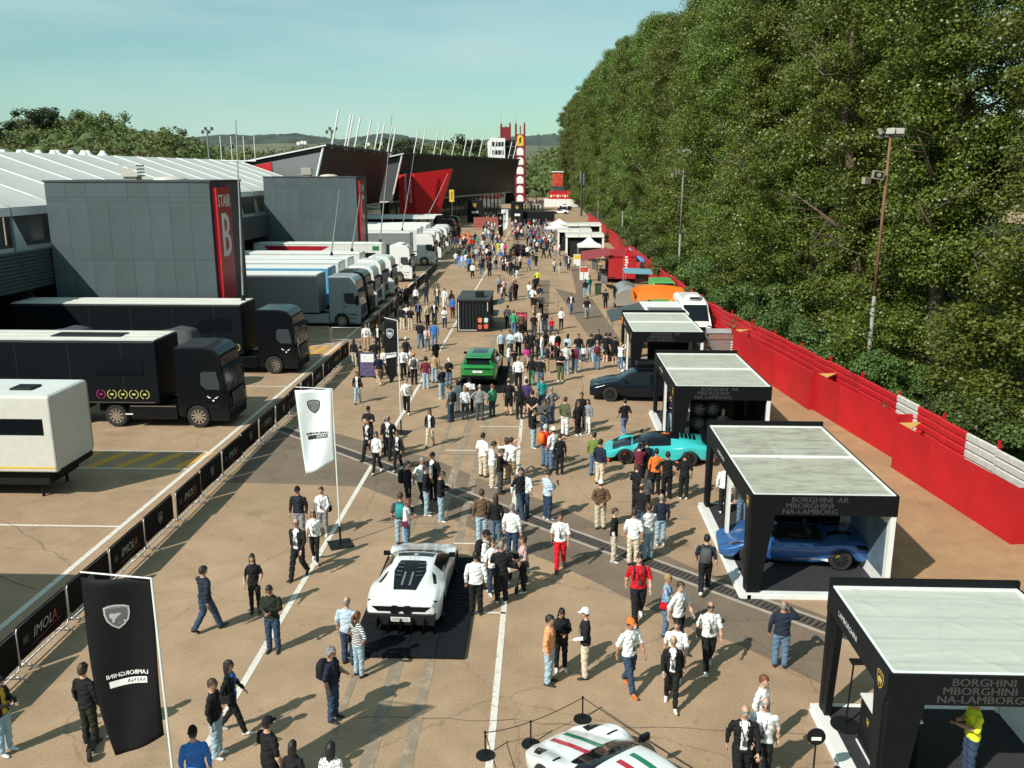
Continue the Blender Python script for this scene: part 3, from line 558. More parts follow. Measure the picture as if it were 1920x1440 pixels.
# ================================================================== CARS  (front = +Y, local)
def car(name, label, loc, rz, st, paint, wheels, glass=GLASS, gcells=(), rim=None, spokes=5, wr=.35, caliper=None, group=None, top_mat=None, topcells=(), sub=2, roofz=0.0):
    """st rows: y, half width, sill z, shoulder z, belt half width, belt z, roof half width, roof z"""
    t = thing(name, label, 'car', loc, rz, group)
    vs, fs, mi = [], [], []; N = 15
    for (y, hw, zl, zs, hb, zb, ht, z) in st:
        h = [(hw * .84, zl), (hw * .965, zl + .01), (hw, zl + (zs - zl) * .5), (hw * .985, zs), (hb, zb), (ht, z - .035), (ht * .6, z)]
        ring = [(x, y, q) for x, q in h] + [(0, y, z + .004)] + [(-x, y, q) for x, q in reversed(h)]
        vs += ring
    n = len(st)
    for i in range(n - 1):
        for j in range(N - 1):
            fs.append((i * N + j, i * N + j + 1, (i + 1) * N + j + 1, (i + 1) * N + j))
            jj = j if j < 7 else 13 - j
            mi.append(1 if (i, jj) in gcells else 2 if (i, jj) in topcells else 0)
    fs.append(tuple(range(N))); mi.append(0); fs.append(tuple((n - 1) * N + j for j in reversed(range(N)))); mi.append(0)
    for i in range(n - 1): fs.append((i * N, (i + 1) * N, (i + 1) * N + N - 1, i * N + N - 1)); mi.append(3)
    me = bpy.data.meshes.new('body'); me.from_pydata(vs, [], fs); me.validate()
    for m in (paint, glass, top_mat or paint, BLACKMATTE): me.materials.append(m)
    me.polygons.foreach_set('material_index', mi); me.polygons.foreach_set('use_smooth', [True] * len(fs)); me.update()
    cr = me.attributes.new('crease_edge', 'FLOAT', 'EDGE')
    vals = []
    for e in me.edges:
        a, c = e.vertices; ja, jc = a % N, c % N; ia, ic = a // N, c // N
        k = 0.0
        if ja == jc: k = {1: .7, 3: .55, 4: .75, 5: .5}.get(ja if ja < 8 else 14 - ja, 0.0)
        if ia == ic and ia in (0, n - 1): k = .6
        vals.append(k)
    cr.data.foreach_set('value', vals)
    bm = bmesh.new(); bm.from_mesh(me); bmesh.ops.recalc_face_normals(bm, faces=bm.faces); bm.to_mesh(me); bm.free()
    o = ob('body', me, t); s = o.modifiers.new('sub', 'SUBSURF'); s.levels = sub; s.render_levels = sub
    bpy.context.view_layer.update(); ev = o.evaluated_get(bpy.context.evaluated_depsgraph_get()).to_mesh()
    M = o.matrix_local
    bv = BVHTree.FromPolygons([v.co.copy() for v in ev.vertices], [tuple(p.vertices) for p in ev.polygons])
    L0, L1 = st[0][0], st[-1][0]
    inn = MB(); hw = max(r_[1] for r_ in st)
    inn.box(-hw + .34, hw - .34, L0 + .4, L1 - .9, .16, .52); inn.build('underbody', BLACKMATTE, t)
    for (y, tr) in wheels:
        for sd_ in (1, -1): wheel(t, sd_ * tr, y, wr, .26, sd_, rim or GREYMETAL, spokes, None, caliper)
    return t, bv
def drape(bv, quad, parent, name, m, dz=.006, nu=6, nv=6, ax='z'):
    """a patch given by four (x,y) corners laid on the body from above (or (y,z) from a side)"""
    b = MB(); a = [Vector((*p, 0)) for p in quad]; vs = []
    for j in range(nv + 1):
        for i in range(nu + 1):
            u, v = i / nu, j / nv; p = a[0].lerp(a[1], u).lerp(a[3].lerp(a[2], u), v)
            if ax == 'z': o_, d = Vector((p.x, p.y, 3)), Vector((0, 0, -1))
            elif ax == '-y': o_, d = Vector((p.x, -5, p.y)), Vector((0, 1, 0))
            elif ax == '+y': o_, d = Vector((p.x, 5, p.y)), Vector((0, -1, 0))
            else: s_ = 1 if ax == '+x' else -1; o_, d = Vector((s_ * 3, p.x, p.y)), Vector((-s_, 0, 0))
            h = bv.ray_cast(o_, d); q = h[0] if h[0] is not None else (o_ + d * 2); nn = h[1] if h[1] is not None else -d
            if nn.dot(d) > 0: nn = -nn
            vs.append(q + nn * dz)
    b.add(vs, [(j * (nu + 1) + i, j * (nu + 1) + i + 1, (j + 1) * (nu + 1) + i + 1, (j + 1) * (nu + 1) + i) for j in range(nv) for i in range(nu)])
    o = b.build(name, m, parent, smooth=True); return o
def mirrors(t, x, y, z, m):
    for s in (-1, 1):
        b = MB(); b.hexa([(s * (x - .02), y - .03, z - .04), (s * (x - .02), y + .03, z - .04), (s * (x + .08), y + .02, z), (s * (x + .08), y - .03, z)], [(s * (x - .02), y - .03, z), (s * (x - .02), y + .03, z), (s * (x + .08), y + .02, z + .03), (s * (x + .08), y - .03, z + .03)]); b.hexa([(s * (x + .03), y - .06, z - .04), (s * (x + .03), y + .07, z - .04), (s * (x + .23), y + .04, z - .03), (s * (x + .23), y - .06, z - .03)], [(s * (x + .03), y - .06, z + .10), (s * (x + .03), y + .05, z + .08), (s * (x + .22), y + .02, z + .1), (s * (x + .22), y - .06, z + .12)])
        b.build('mirror', m, t, bevel=.015)
def plate(t, y, z, face, s='', m=WPRINT):
    b = MB(); b.box(-.26, .26, y - .01, y + .01, z - .06, z + .06); p = b.build('number_plate', m, t)
    if s: lettering(s, .085, (0, y + face * .0125, z), (-face * 1, 0, 0), (0, 0, 1), KPRINT, p)
def supercar_st(L=4.9, W=2.0, H=1.16, A=2.78):
    w = W / 2; f, r = A / 2 + .02, -A / 2 - .05
    return [(-L / 2, w * .86, .42, .66, w * .80, .84, w * .62, .90), (-L / 2 + .22, w * .95, .30, .72, w * .86, .90, w * .60, .95), (r - .44, w * .995, .26, .78, w * .84, .93, w * .56, .99), (r - .30, w, .56, .83, w * .82, .95, w * .54, 1.02), (r, w, .73, .87, w * .78, .96, w * .52, 1.06), (r + .30, w, .56, .84, w * .77, .93, w * .53, 1.09), (r + .44, w * .98, .22, .78, w * .80, .90, w * .55, H - .04),
        (-.55, w * .93, .17, .70, w * .84, .87, w * .58, H), (-.15, w * .92, .16, .66, w * .86, .84, w * .58, H + .005), (.35, w * .925, .16, .63, w * .87, .80, w * .56, H - .06), (f - .48, w * .95, .18, .64, w * .84, .77, w * .62, .90), (f - .30, w * .98, .52, .74, w * .80, .79, w * .58, .80), (f, w * .985, .70, .78, w * .76, .76, w * .5, .73), (f + .30, w * .97, .52, .68, w * .74, .68, w * .48, .64), (f + .44, w * .95, .22, .58, w * .72, .61, w * .46, .58), (L / 2 - .18, w * .88, .18, .46, w * .66, .52, w * .42, .50), (L / 2, w * .72, .20, .38, w * .52, .42, w * .34, .42)]
# glass: windscreen cells 9->11 across the top, side windows 6..9
SC_GL = {(9, 5), (9, 6), (10, 5), (10, 6), (7, 4), (8, 4), (9, 4)}
def car_paint(name, col, metal=0.0, rough=.22): return mat(name, col, rough, metal, var=.02, coat=.8)
# ---- white supercar on its black display deck
RUBMAT = mat('deck_rubber', (.010, .012, .014), .7, var=.15, bump=.4, bscale=14, spec=.12)
def deck(label, x0, x1, y0, y1, h=.09):
    t = thing('display_deck', label, 'platform', ((x0 + x1) / 2, (y0 + y1) / 2, .012)); W, D = (x1 - x0), (y1 - y0)
    nx, ny = max(2, round(W / .75)), max(2, round(D / .75)); m = MB(); w, d = W / nx, D / ny; m.box(-w / 2 + .006, w / 2 - .006, -d / 2 + .006, d / 2 - .006, 0, h)
    for k in range(4): m.box(-w / 2 + .03, w / 2 - .03, -d / 2 + .05 + k * d / 4, -d / 2 + .05 + k * d / 4 + d / 10, h, h + .012)
    me = m.mesh('deck_tile', RUBMAT)
    for i in range(nx):
        for j in range(ny): ob('deck_tile', me, t, (-W / 2 + w * (i + .5), -D / 2 + d * (j + .5), 0))
    return t
dk = deck('black rubber tile deck under the white supercar', -4.62, -1.82, 18.9, 24.45)
WCAR = car_paint('pearl_white', (.74, .76, .75)); DRIM = mat('dark_rim', (.03, .03, .032), .3, metal=.6)
c1, bv = car('supercar', 'white mid-engined supercar seen from behind on the black deck', (-3.40, 22.15, .125), rad(-1.5), supercar_st(4.95, 2.05), WCAR, [(1.40, .87), (-1.42, .86)], gcells=SC_GL, rim=DRIM, wr=.35)
drape(bv, [(-.36, -.45), (.36, -.45), (.44, -1.0), (-.44, -1.0)], c1, 'engine_cover', BLACKGLOSS, .012, 6, 4)
e = drape(bv, [(-.44, -1.0), (.44, -1.0), (.30, -1.92), (-.30, -1.92)], c1, 'engine_bay', BLACKGLOSS, .014, 6, 8)
for k in range(4):
    for s in (-1, 1): drape(bv, [(s * .20, -.66 - .2 * k), (s * .40, -.62 - .2 * k), (s * (.40 - .02 * k), -.68 - .2 * k), (s * .2, -.74 - .2 * k)], c1, 'vent_slat', DGREY, .035, 3, 2)
for s in (-1, 1):
    drape(bv, [(s * .08, -1.1), (s * .13, -1.1), (s * .13, -1.75), (s * .08, -1.75)], c1, 'engine_rib', MGREY, .03, 2, 4)
    drape(bv, [(s * .60, -.95), (s * .70, -.98), (s * .80, -1.45), (s * .72, -1.5)], c1, 'side_intake', BLACKGLOSS, .008, 3, 4)
    b = MB(); b.poly([(s * .38, -2.40, .775), (s * .86, -2.30, .90), (s * .93, -2.22, .86), (s * .84, -2.37, .76), (s * .60, -2.44, .735)]); b.build('tail_light', BLACKGLOSS, c1)
    b = MB(); b.tube([(s * .50, -2.47, .79), (s * .78, -2.43, .83)], .012, 5); b.build('light_bar', mat('tail_red', (.35, .01, .01), .3), c1)
    b = MB(); b.tube([(s * .17, -2.50, .70), (s * .17, -2.42, .70)], .14, 6); b.build('exhaust', BLACKGLOSS, c1)
drape(bv, [(-.80, .80), (.80, .80), (.62, .66), (-.62, .66)], c1, 'rear_grille', BLACKGLOSS, .012, 8, 3, '-y')
b = MB(); b.hexa([(-.90, -2.56, .30), (.90, -2.56, .30), (.86, -2.2, .24), (-.86, -2.2, .24)], [(-.93, -2.50, .60), (.93, -2.50, .60), (.9, -2.2, .62), (-.9, -2.2, .62)]); df = b.build('diffuser', BLACK, c1, bevel=.03)
for k in range(5): b = MB(); b.box(-.62 + k * .31 - .012, -.62 + k * .31 + .012, -2.66, -2.45, .24, .52); b.build('diffuser_fin', BLACKGLOSS, c1)
plate(c1, -2.585, .49, -1, 'REVUELTO', mat('plate_silver', (.6, .6, .58), .4)); mirrors(c1, .84, .55, .90, BLACKGLOSS)
drape(bv, [(-.50, -.12), (.50, -.12), (.55, .22), (-.55, .22)], c1, 'roof_leading_edge', BLACKGLOSS, .004, 6, 3)
drape(bv, [(-.035, -.4), (.035, -.4), (.05, .1), (-.05, .1)], c1, 'roof_channel', mat('soft_white', (.55, .57, .57), .4), .004, 2, 4)
for s in (-1, 1): drape(bv, [(s * .10, -.42), (s * .115, -.42), (s * .16, .1), (s * .145, .1)], c1, 'roof_crease', mat('crease_grey', (.35, .37, .38), .4), .003, 1, 4)
c1.scale = (.94, .94, .95)
# ---- white car with tricolour stripes (nose to upper left)
c2, bv = car('supercar', 'white supercar with red and green roof stripes inside the rope stanchions', (1.62, 13.75, .0), rad(38), supercar_st(4.4, 1.95, 1.17, 2.56), WCAR, [(1.28, .84), (-1.30, .83)], gcells=SC_GL, rim=DRIM, spokes=10, wr=.345)
STR_R = mat('stripe_red', (.42, .01, .03), .3, coat=.6); STR_G = mat('stripe_green', (.01, .17, .08), .3, coat=.6)
for ya, yb in ((-.75, .18), (.95, 2.05)):
    drape(bv, [(-.22, ya), (-.10, ya), (-.10, yb), (-.22, yb)], c2, 'stripe', STR_R, .005, 2, 10); drape(bv, [(.10, ya), (.22, ya), (.22, yb), (.10, yb)], c2, 'stripe', STR_G, .005, 2, 10)
for s in (-1, 1):
    drape(bv, [(s * .50, 1.75), (s * .80, 1.62), (s * .76, 1.86), (s * .55, 1.98)], c2, 'headlight', BLACKGLOSS, .008, 4, 3); drape(bv, [(s * .58, 1.25), (s * .80, 1.20), (s * .80, 1.25), (s * .58, 1.31)], c2, 'bonnet_slot', BLACKGLOSS, .008, 3, 1)
    drape(bv, [(s * .63, 1.80), (s * .72, 1.76), (s * .70, 1.83), (s * .64, 1.87)], c2, 'lamp_lens', CHROME, .014, 2, 2)
mirrors(c2, .80, .62, .88, BLACKGLOSS); drape(bv, [(-.46, -.8), (.46, -.8), (.40, -1.7), (-.40, -1.7)], c2, 'engine_cover', BLACKGLOSS, .012, 4, 6)
# ---- teal supercar (nose to the left), rear inside booth edge
TEAL = car_paint('teal_paint', (.035, .46, .46)); ORP = car_paint('orange_accent', (.75, .13, .01))
c3, bv = car('supercar', 'turquoise supercar with orange trims and black roof among the onlookers', (4.62, 34.4, .0), rad(84), supercar_st(4.55, 1.95, 1.16, 2.62), TEAL, [(1.31, .84), (-1.32, .83)], gcells=SC_GL, rim=DRIM, wr=.345, caliper=ORP, top_mat=BLACKGLOSS, topcells={(6, 6), (6, 5), (7, 5), (7, 6), (8, 5), (8, 6)})
drape(bv, [(-.62, 1.1), (.62, 1.1), (.5, 1.9), (-.5, 1.9)], c3, 'bonnet_panel', BLACKGLOSS, .006, 6, 6)
for s in (-1, 1):
    b = MB(); b.tube([(s * .93, -1.0, .17), (s * .95, .95, .15)], .04, 6); b.build('sill_trim', ORP, c3)
    b = MB(); b.box(s * .52 - .02, s * .52 + .02, -1.95, -1.86, .95, 1.14); b.build('wing_strut', BLACKGLOSS, c3)
    drape(bv, [(s * .52, 1.72), (s * .80, 1.58), (s * .76, 1.84), (s * .55, 1.98)], c3, 'headlight', BLACKGLOSS, .008, 4, 3)
b = MB(); b.hexa([(-.9, -2.15, 1.15), (.9, -2.15, 1.15), (.9, -1.80, 1.13), (-.9, -1.80, 1.13)], [(-.9, -2.15, 1.19), (.9, -2.15, 1.19), (.9, -1.80, 1.16), (-.9, -1.80, 1.16)]); b.build('rear_wing', BLACKGLOSS, c3, bevel=.02)
for k in range(5): drape(bv, [(-.36, -.78 - .17 * k), (.36, -.78 - .17 * k), (.36, -.90 - .17 * k), (-.36, -.90 - .17 * k)], c3, 'engine_louvre', BLACKGLOSS, .02, 4, 1)
b = MB(); b.hexa([(-.92, 2.0, .10), (.92, 2.0, .10), (.62, 2.38, .12), (-.62, 2.38, .12)], [(-.92, 2.0, .16), (.92, 2.0, .16), (.62, 2.38, .17), (-.62, 2.38, .17)]); b.build('front_splitter', ORP, c3)
b = MB(); b.box(-.9, .9, -2.36, -2.2, .2, .42); b.build('rear_bumper', ORP, c3, bevel=.04)
mirrors(c3, .88, .68, .90, BLACKGLOSS); drape(bv, [(-.1, -.5), (.1, -.5), (.1, -.15), (-.1, -.15)], c3, 'roof_badge', ORP, .008, 3, 3)
# ---- blue open roadster in the second booth (nose to the left)
BLUEP = car_paint('blue_paint', (.035, .125, .36), .35, .3); INTER = mat('cockpit_black', (.01, .01, .012), .7)
st4 = [list(r_) for r_ in supercar_st(4.5, 1.93, 1.16, 2.62)]
for i in (6, 7, 8, 9): st4[i][7] = .86; st4[i][5] = .83; st4[i][6] = st4[i][4] * .8
st4[5][7] = 1.0; st4[10][7] = .86
c4, bv = car('roadster', 'metallic blue open-top roadster parked inside the second booth', (7.42, 24.9, .14), rad(84), [tuple(r_) for r_ in st4], BLUEP, [(1.31, .84), (-1.32, .83)], gcells=(), rim=mat('bright_rim', (.10, .10, .105), .25, metal=.8), wr=.345, caliper=YELLOW)
drape(bv, [(-.62, .62), (.62, .62), (.60, -.85), (-.60, -.85)], c4, 'cockpit', INTER, .008, 6, 8)
for s in (-1, 1):
    b = MB(); b.ell((s * .33, -.45, .98), (.17, .10, .22), 8, 6); b.build('headrest', INTER, c4, smooth=True)
    b = MB(); b.ell((s * .33, -.15, .88), (.2, .3, .08), 8, 6); b.build('seat', INTER, c4, smooth=True); drape(bv, [(s * .50, 1.72), (s * .80, 1.58), (s * .76, 1.84), (s * .55, 1.98)], c4, 'headlight', BLACKGLOSS, .008, 4, 3)
    drape(bv, [(s * .25, -1.0), (s * .48, -1.0), (s * .42, -1.7), (s * .24, -1.7)], c4, 'engine_louvre', BLACKGLOSS, .010, 3, 5)
    drape(bv, [(-1.75, .86), (-2.05, .84), (-2.12, .70), (-1.8, .74)], c4, 'tail_light', BLACKGLOSS, .008, 4, 3, '+x' if s > 0 else '-x'); drape(bv, [(-.95, .30), (.9, .22), (.9, .26), (-.95, .36)], c4, 'sill_line', CHROME, .006, 6, 1, '+x' if s > 0 else '-x')
b = MB(); b.hexa([(-.58, .72, .86), (.58, .72, .86), (.58, .70, .86), (-.58, .70, .86)], [(-.50, .30, 1.13), (.50, .30, 1.13), (.50, .28, 1.13), (-.50, .28, 1.13)]); b.build('windscreen', mat('tinted_screen', (.02, .025, .03), .05, alpha=.6, spec=.8), c4)
b = MB(); b.box(-.9, .9, -2.36, -2.18, .2, .5); b.build('rear_diffuser', BLACKGLOSS, c4, bevel=.05); mirrors(c4, .86, .62, .86, BLUEP)
c3.scale = (.95, .94, .92); c4.scale = (.96, .95, .90)
# ---- SUVs
def suv_st(L=5.1, W=2.0, H=1.64):
    w = W / 2; f, r = 1.5, -1.5
    return [(-L / 2, w * .86, .45, .80, w * .84, 1.02, w * .70, 1.06), (-L / 2 + .12, w * .94, .32, .86, w * .90, 1.06, w * .68, 1.12), (-L / 2 + .42, w * .97, .28, .90, w * .92, 1.10, w * .66, 1.40), (r - .46, w * .99, .28, .92, w * .93, 1.10, w * .68, 1.52), (r - .32, w, .62, .95, w * .92, 1.09, w * .69, 1.57), (r, w, .80, .96, w * .92, 1.08, w * .70, 1.61), (r + .32, w, .62, .93, w * .92, 1.06, w * .71, H - .01), (r + .46, w * .98, .28, .88, w * .92, 1.04, w * .71, H),
        (-.3, w * .96, .26, .84, w * .92, 1.02, w * .71, H), (.45, w * .96, .26, .84, w * .92, 1.0, w * .69, H - .04), (f - .46, w * .97, .28, .88, w * .90, 1.02, w * .76, 1.12), (f - .32, w * .985, .62, .94, w * .88, 1.03, w * .70, 1.06), (f, w * .985, .79, .93, w * .86, 1.0, w * .64, 1.03), (f + .32, w * .975, .62, .86, w * .84, .94, w * .60, .97), (f + .46, w * .96, .30, .78, w * .82, .88, w * .58, .92), (L / 2 - .15, w * .92, .26, .66, w * .78, .80, w * .54, .84), (L / 2, w * .80, .28, .56, w * .66, .68, w * .48, .70)]
SU_GL = {(i, 4) for i in range(3, 10)} | {(9, 5), (9, 6), (2, 5), (2, 6), (1, 6)}
GREENP = car_paint('green_paint', (.012, .20, .035)); deck('black rubber deck under the green SUV', -4.62, -2.02, 45.0, 51.2)
c5, bv = car('suv', 'bright green SUV seen from behind on a black deck', (-3.42, 48.55, .125), rad(-2), suv_st(5.1, 2.02, 1.62), GREENP, [(1.5, .86), (-1.5, .86)], gcells=SU_GL, rim=DRIM, wr=.38, top_mat=GLASS, topcells={(i, 6) for i in (5, 6, 7, 8)})
drape(bv, [(-.88, .98), (.88, .98), (.86, .91), (-.86, .91)], c5, 'tail_light', BLACKGLOSS, .012, 8, 2, '-y'); drape(bv, [(-.86, .60), (.86, .60), (.84, .36), (-.84, .36)], c5, 'bumper_insert', BLACK, .02, 8, 2, '-y')
plate(c5, -2.60, .80, -1, 'URUS', WPRINT); mirrors(c5, .93, .78, 1.12, BLACKGLOSS); b = MB(); b.box(-.66, .66, -2.28, -2.02, 1.475, 1.505); b.build('roof_spoiler', GREENP, c5); drape(bv, [(-.66, 1.42), (.66, 1.42), (.78, 1.14), (-.78, 1.14)], c5, 'rear_window', GLASS, .012, 8, 4, '-y')
NAVYP = mat('midnight_paint', (.004, .007, .012), .18, spec=.35)
c6, bv = car('suv', 'midnight blue SUV parked nose out beside the third booth', (4.95, 44.3, .0), rad(86), suv_st(5.1, 2.0, 1.56), NAVYP, [(1.5, .86), (-1.5, .86)], gcells=SU_GL, rim=mat('gunmetal_rim', (.05, .05, .055), .3, metal=.7), wr=.38)
for s in (-1, 1): drape(bv, [(s * .50, 2.28), (s * .82, 2.05), (s * .80, 2.18), (s * .56, 2.38)], c6, 'headlight', CHROME, .008, 4, 2)
plate(c6, 2.56, .55, 1, '', WPRINT); mirrors(c6, .93, .78, 1.12, BLACKGLOSS); drape(bv, [(-.6, .66), (.6, .66), (.5, .38), (-.5, .38)], c6, 'front_grille', BLACKGLOSS, .012, 6, 3, '+y')
b = MB(); b.box(-.42, .42, -1.2, .25, 1.70, 1.95); b.build('roof_box', BLACKGLOSS, c6, bevel=.1, seg=3)
b = MB()
for s in (-1, 1): b.tube([(s * .55, -1.6, 1.64), (s * .55, .3, 1.67)], .025, 5)
b.build('roof_rail', BLACK, c6)
# ---- far cars
def far_car(px, py, label, paint, rz, group=None, st=None, gl=SC_GL):
    p = gp(px, py); return car('car', label, (p.x, p.y, 0), rz, st or supercar_st(4.5, 1.95, 1.2), paint, [(1.35, .84), (-1.35, .84)], gcells=gl, rim=DRIM, wr=.35, sub=1, group=group)[0]
far_car(975, 478, 'black car seen from behind in the middle of the far crowd', BLACKGLOSS, 0, st=suv_st(4.8, 1.95, 1.45), gl=SU_GL)
FG = 'cars parked at the far right kerb'
far_car(1052, 401, 'white low car nearest in the far right parked row', WCAR, rad(80), FG); far_car(1058, 394.5, 'black low car second in the far right parked row', BLACKGLOSS, rad(80), FG)
far_car(1060, 389.5, 'white low car third in the far right parked row', WCAR, rad(80), FG); far_car(1065, 384.5, 'grey car last in the far right parked row', car_paint('silver_paint', (.2, .21, .22), .5), rad(80), FG, suv_st(4.8, 1.95, 1.5), SU_GL)
far_car(916, 392, 'dark sports car shown in front of the pit garages', BLACKGLOSS, rad(70)); far_car(978, 366, 'white truck-like car at the foot of the red tower', WCAR, 0, None, suv_st(4.8, 2.2, 2.2), SU_GL)
far_car(1024, 352.5, 'white car far down the paddock road', WCAR, rad(60), None, suv_st(4.6, 1.9, 1.6), SU_GL)
TGLASS = mat('cab_glass', (.045, .055, .06), .1, spec=.5)  # base colour lightened to blue-grey to paint light reflected in cab windows
# ================================================================== RACE TRUCKS (front = +X local, x = 0 at bumper)
def truck(label, Y, X, cabmat, boxmat, roofmat, Lb=13.2, hbox=4.0, cabh=3.75, skirts=None, detail=True, group='race transporters parked nose out along the left', box=True, gap=.75, name='race_truck'):
    t = thing(name, label, 'truck', (X, Y + 1.25, 0), 0, group); sk = skirts or cabmat; H = cabh
    prof = [(0, .32), (.03, .85), (.03, 1.35), (-.03, 1.72), (-.19, 2.74), (-.24, H - .42), (-.52, H - .10), (-1.0, H), (-2.3, H - .01), (-2.32, .55), (-1.98, .5), (-1.93, .80), (-1.70, 1.04), (-1.42, 1.10), (-1.14, 1.04), (-.90, .80), (-.85, .32)]
    b = MB(); b.prism([(x, 1.22, z) for x, z in prof], (0, -2.44, 0)); b.build('cab', cabmat, t, bevel=.07, seg=3)
    b = MB(); b.hexa([(-.04, -1.08, 1.74), (-.018, -1.08, 1.74), (-.018, 1.08, 1.74), (-.04, 1.08, 1.74)], [(-.19, -1.02, 2.70), (-.165, -1.02, 2.72), (-.165, 1.02, 2.72), (-.19, 1.02, 2.70)]); b.build('windscreen', TGLASS, t, bevel=.01)
    b = MB()
    for s in (-.55, .2): b.tube([(-.012, s, 1.78), (-.062, s + .5, 2.08)], .012, 4)
    b.build('wiper', BLACKMATTE, t)
    b = MB(); b.hexa([(-.18, -1.1, 2.74), (.10, -1.1, 2.68), (.10, 1.1, 2.68), (-.18, 1.1, 2.74)], [(-.2, -1.1, 2.82), (.10, -1.1, 2.73), (.10, 1.1, 2.73), (-.2, 1.1, 2.82)]); b.build('sun_visor', BLACKMATTE, t)
    for s in (-1, 1):
        y = s * 1.228; b = MB(); b.prism([(-.28, y, 1.80), (-.95, y, 1.80), (-1.18, y, 2.02), (-1.18, y, 2.52), (-1.05, y, 2.62), (-.46, y, 2.62)], (0, s * .012, 0)); b.build('side_window', TGLASS, t)
        b = MB(); b.box(-.30, -.08, s * 1.30 - .09, s * 1.30 + .09, 1.75, 2.42); b.box(-.24, -.14, min(s * 1.15, s * 1.3), max(s * 1.15, s * 1.3), 2.36, 2.44); b.build('mirror', BLACKGLOSS, t, bevel=.03)
        b = MB(); b.box(.0, .045, s * .98 - .18, s * .98 + .18, .72, .98); b.build('headlight', CHROME if cabmat is not BLACKGLOSS else BLACKGLOSS, t, bevel=.015)
        if detail:
            b = MB(); b.tube([(-.20, s * 1.232, 1.3), (-.24, s * 1.232, .95), (-1.28, s * 1.232, 1.15), (-1.28, s * 1.232, 2.62)], .009, 4); b.build('door_seam', BLACKMATTE, t)
            b = MB(); b.box(-1.18, -1.02, min(s * 1.22, s * 1.26), max(s * 1.22, s * 1.26), 1.58, 1.63); b.build('door_handle', BLACK, t)
            for k in range(3): b = MB(); b.box(-.84, -.35, min(s * 1.15, s * 1.24), max(s * 1.15, s * 1.24), .42 + .3 * k, .46 + .3 * k); b.build('step', BLACKMATTE, t)
    b = MB(); b.box(.02, .05, -.78, .78, .98, 1.62)
    for k in range(5): b.box(.05, .07, -.75, .75, 1.02 + k * .12, 1.07 + k * .12, 1)
    b.build('grille', [BLACKMATTE, GREYMETAL], t); b = MB(); b.box(-.02, .055, -1.0, 1.0, .34, .66); b.build('bumper', BLACKMATTE if detail else sk, t, bevel=.02)
    wheel(t, 0, 0, .52, .32, 1, CHROME, 10).matrix_basis = Matrix.Translation((-1.42, 1.05, .52)) @ Matrix.Rotation(math.pi / 2, 4, 'Z')
    wheel(t, 0, 0, .52, .32, 1, CHROME, 10).matrix_basis = Matrix.Translation((-1.42, -1.05, .52)) @ Matrix.Rotation(-math.pi / 2, 4, 'Z')
    for s in (-1, 1): wheel(t, 0, 0, .52, .55, 1, CHROME, 10).matrix_basis = Matrix.Translation((-5.2, s * .93, .52)) @ Matrix.Rotation(s * math.pi / 2, 4, 'Z')
    b = MB(); b.box(-6.3, -2.2, -.45, .45, .55, 1.0); b.build('chassis', BLACKMATTE, t)
    for s in (-1, 1):
        b = MB(); b.prism([(-2.36, s * 1.22, .38), (-4.45, s * 1.22, .38), (-4.6, s * 1.22, .8), (-4.55, s * 1.22, 1.02), (-2.36, s * 1.22, 1.02)], (0, -s * .5, 0)); b.build('side_skirt', sk, t, bevel=.02)
    if box:
        x0 = -2.32 - gap; zb = 1.12
        b = MB(); b.box(x0 - Lb, x0, -1.27, 1.27, zb, hbox - .03); b.build('trailer_box', boxmat, t, bevel=.09, seg=3)
        b = MB(); b.box(x0 - Lb + .08, x0 - .08, -1.18, 1.18, hbox - .035, hbox + .012)
        for k in range(3): b.box(x0 - Lb + .1, x0 - .1, -.8 + k * .75, -.7 + k * .75, hbox + .012, hbox + .04)
        b.build('trailer_roof', roofmat, t)
        if detail:
            for k in range(5): b = MB(); b.box(x0 - 1.6 - 2.4 * k, x0 - 1.585 - 2.4 * k, -1.2745, -1.27, zb + .1, hbox - .12); b.build('panel_seam', mat('seam_dark', (.022, .024, .027), .7) if boxmat is BLKBOX else GREYMETAL, t)
            b = MB(); b.box(x0 - Lb + .1, x0 - .1, -1.276, -1.27, hbox - .11, hbox - .07); b.build('roof_rail', DGREY if boxmat is BLKBOX else GREYMETAL, t)
        b = MB(); b.box(x0 - Lb, x0 - 4.2, -1.15, 1.15, .42, zb - .01); b.build('trailer_skirt', sk, t, bevel=.02)
        for k in range(2):
            for s in (-1, 1): wheel(t, 0, 0, .5, .36, 1, CHROME, 10).matrix_basis = Matrix.Translation((x0 - Lb + 2.6 + 1.35 * k, s * 1.08, .5)) @ Matrix.Rotation(s * math.pi / 2, 4, 'Z')
    return t
BLKBOX = mat('black_trailer', (.006, .0075, .010), .5, var=.1, spec=.12); TROOF = mat('trailer_roof_cream', (.60, .60, .55), .6, var=.08, scale=.8); GREYBOX = mat('grey_trailer', (.21, .225, .23), .5, var=.04); VOLVO = mat('grey_cab', (.30, .33, .35), .35, var=.03, coat=.3); WTRAIL = mat('white_trailer', (.62, .645, .62), .5, var=.06, scale=.6); BLUEBOX = mat('blue_trailer', (.08, .36, .58), .45, var=.05)
ot = thing('box_trailer', 'tall white trailer just outside the left edge whose shadow crosses the bay', 'trailer', (-15.2, 17.2, 0)); b = MB(); b.box(-13, 0, 0, 2.55, .7, 4.0); b.build('body', WTRAIL, ot, bevel=.08); b = MB(); b.box(-12.5, -.5, .4, 2.1, .4, .7); b.build('chassis', BLACKMATTE, ot)
for k in range(3):
    for s in (.25, 2.3): wheel(ot, 0, 0, .45, .3, 1, CHROME, 8).matrix_basis = Matrix.Translation((-8.5 - 1.2 * k, s, .45)) @ Matrix.Rotation(-math.pi / 2 if s < 1 else math.pi / 2, 4, 'Z')
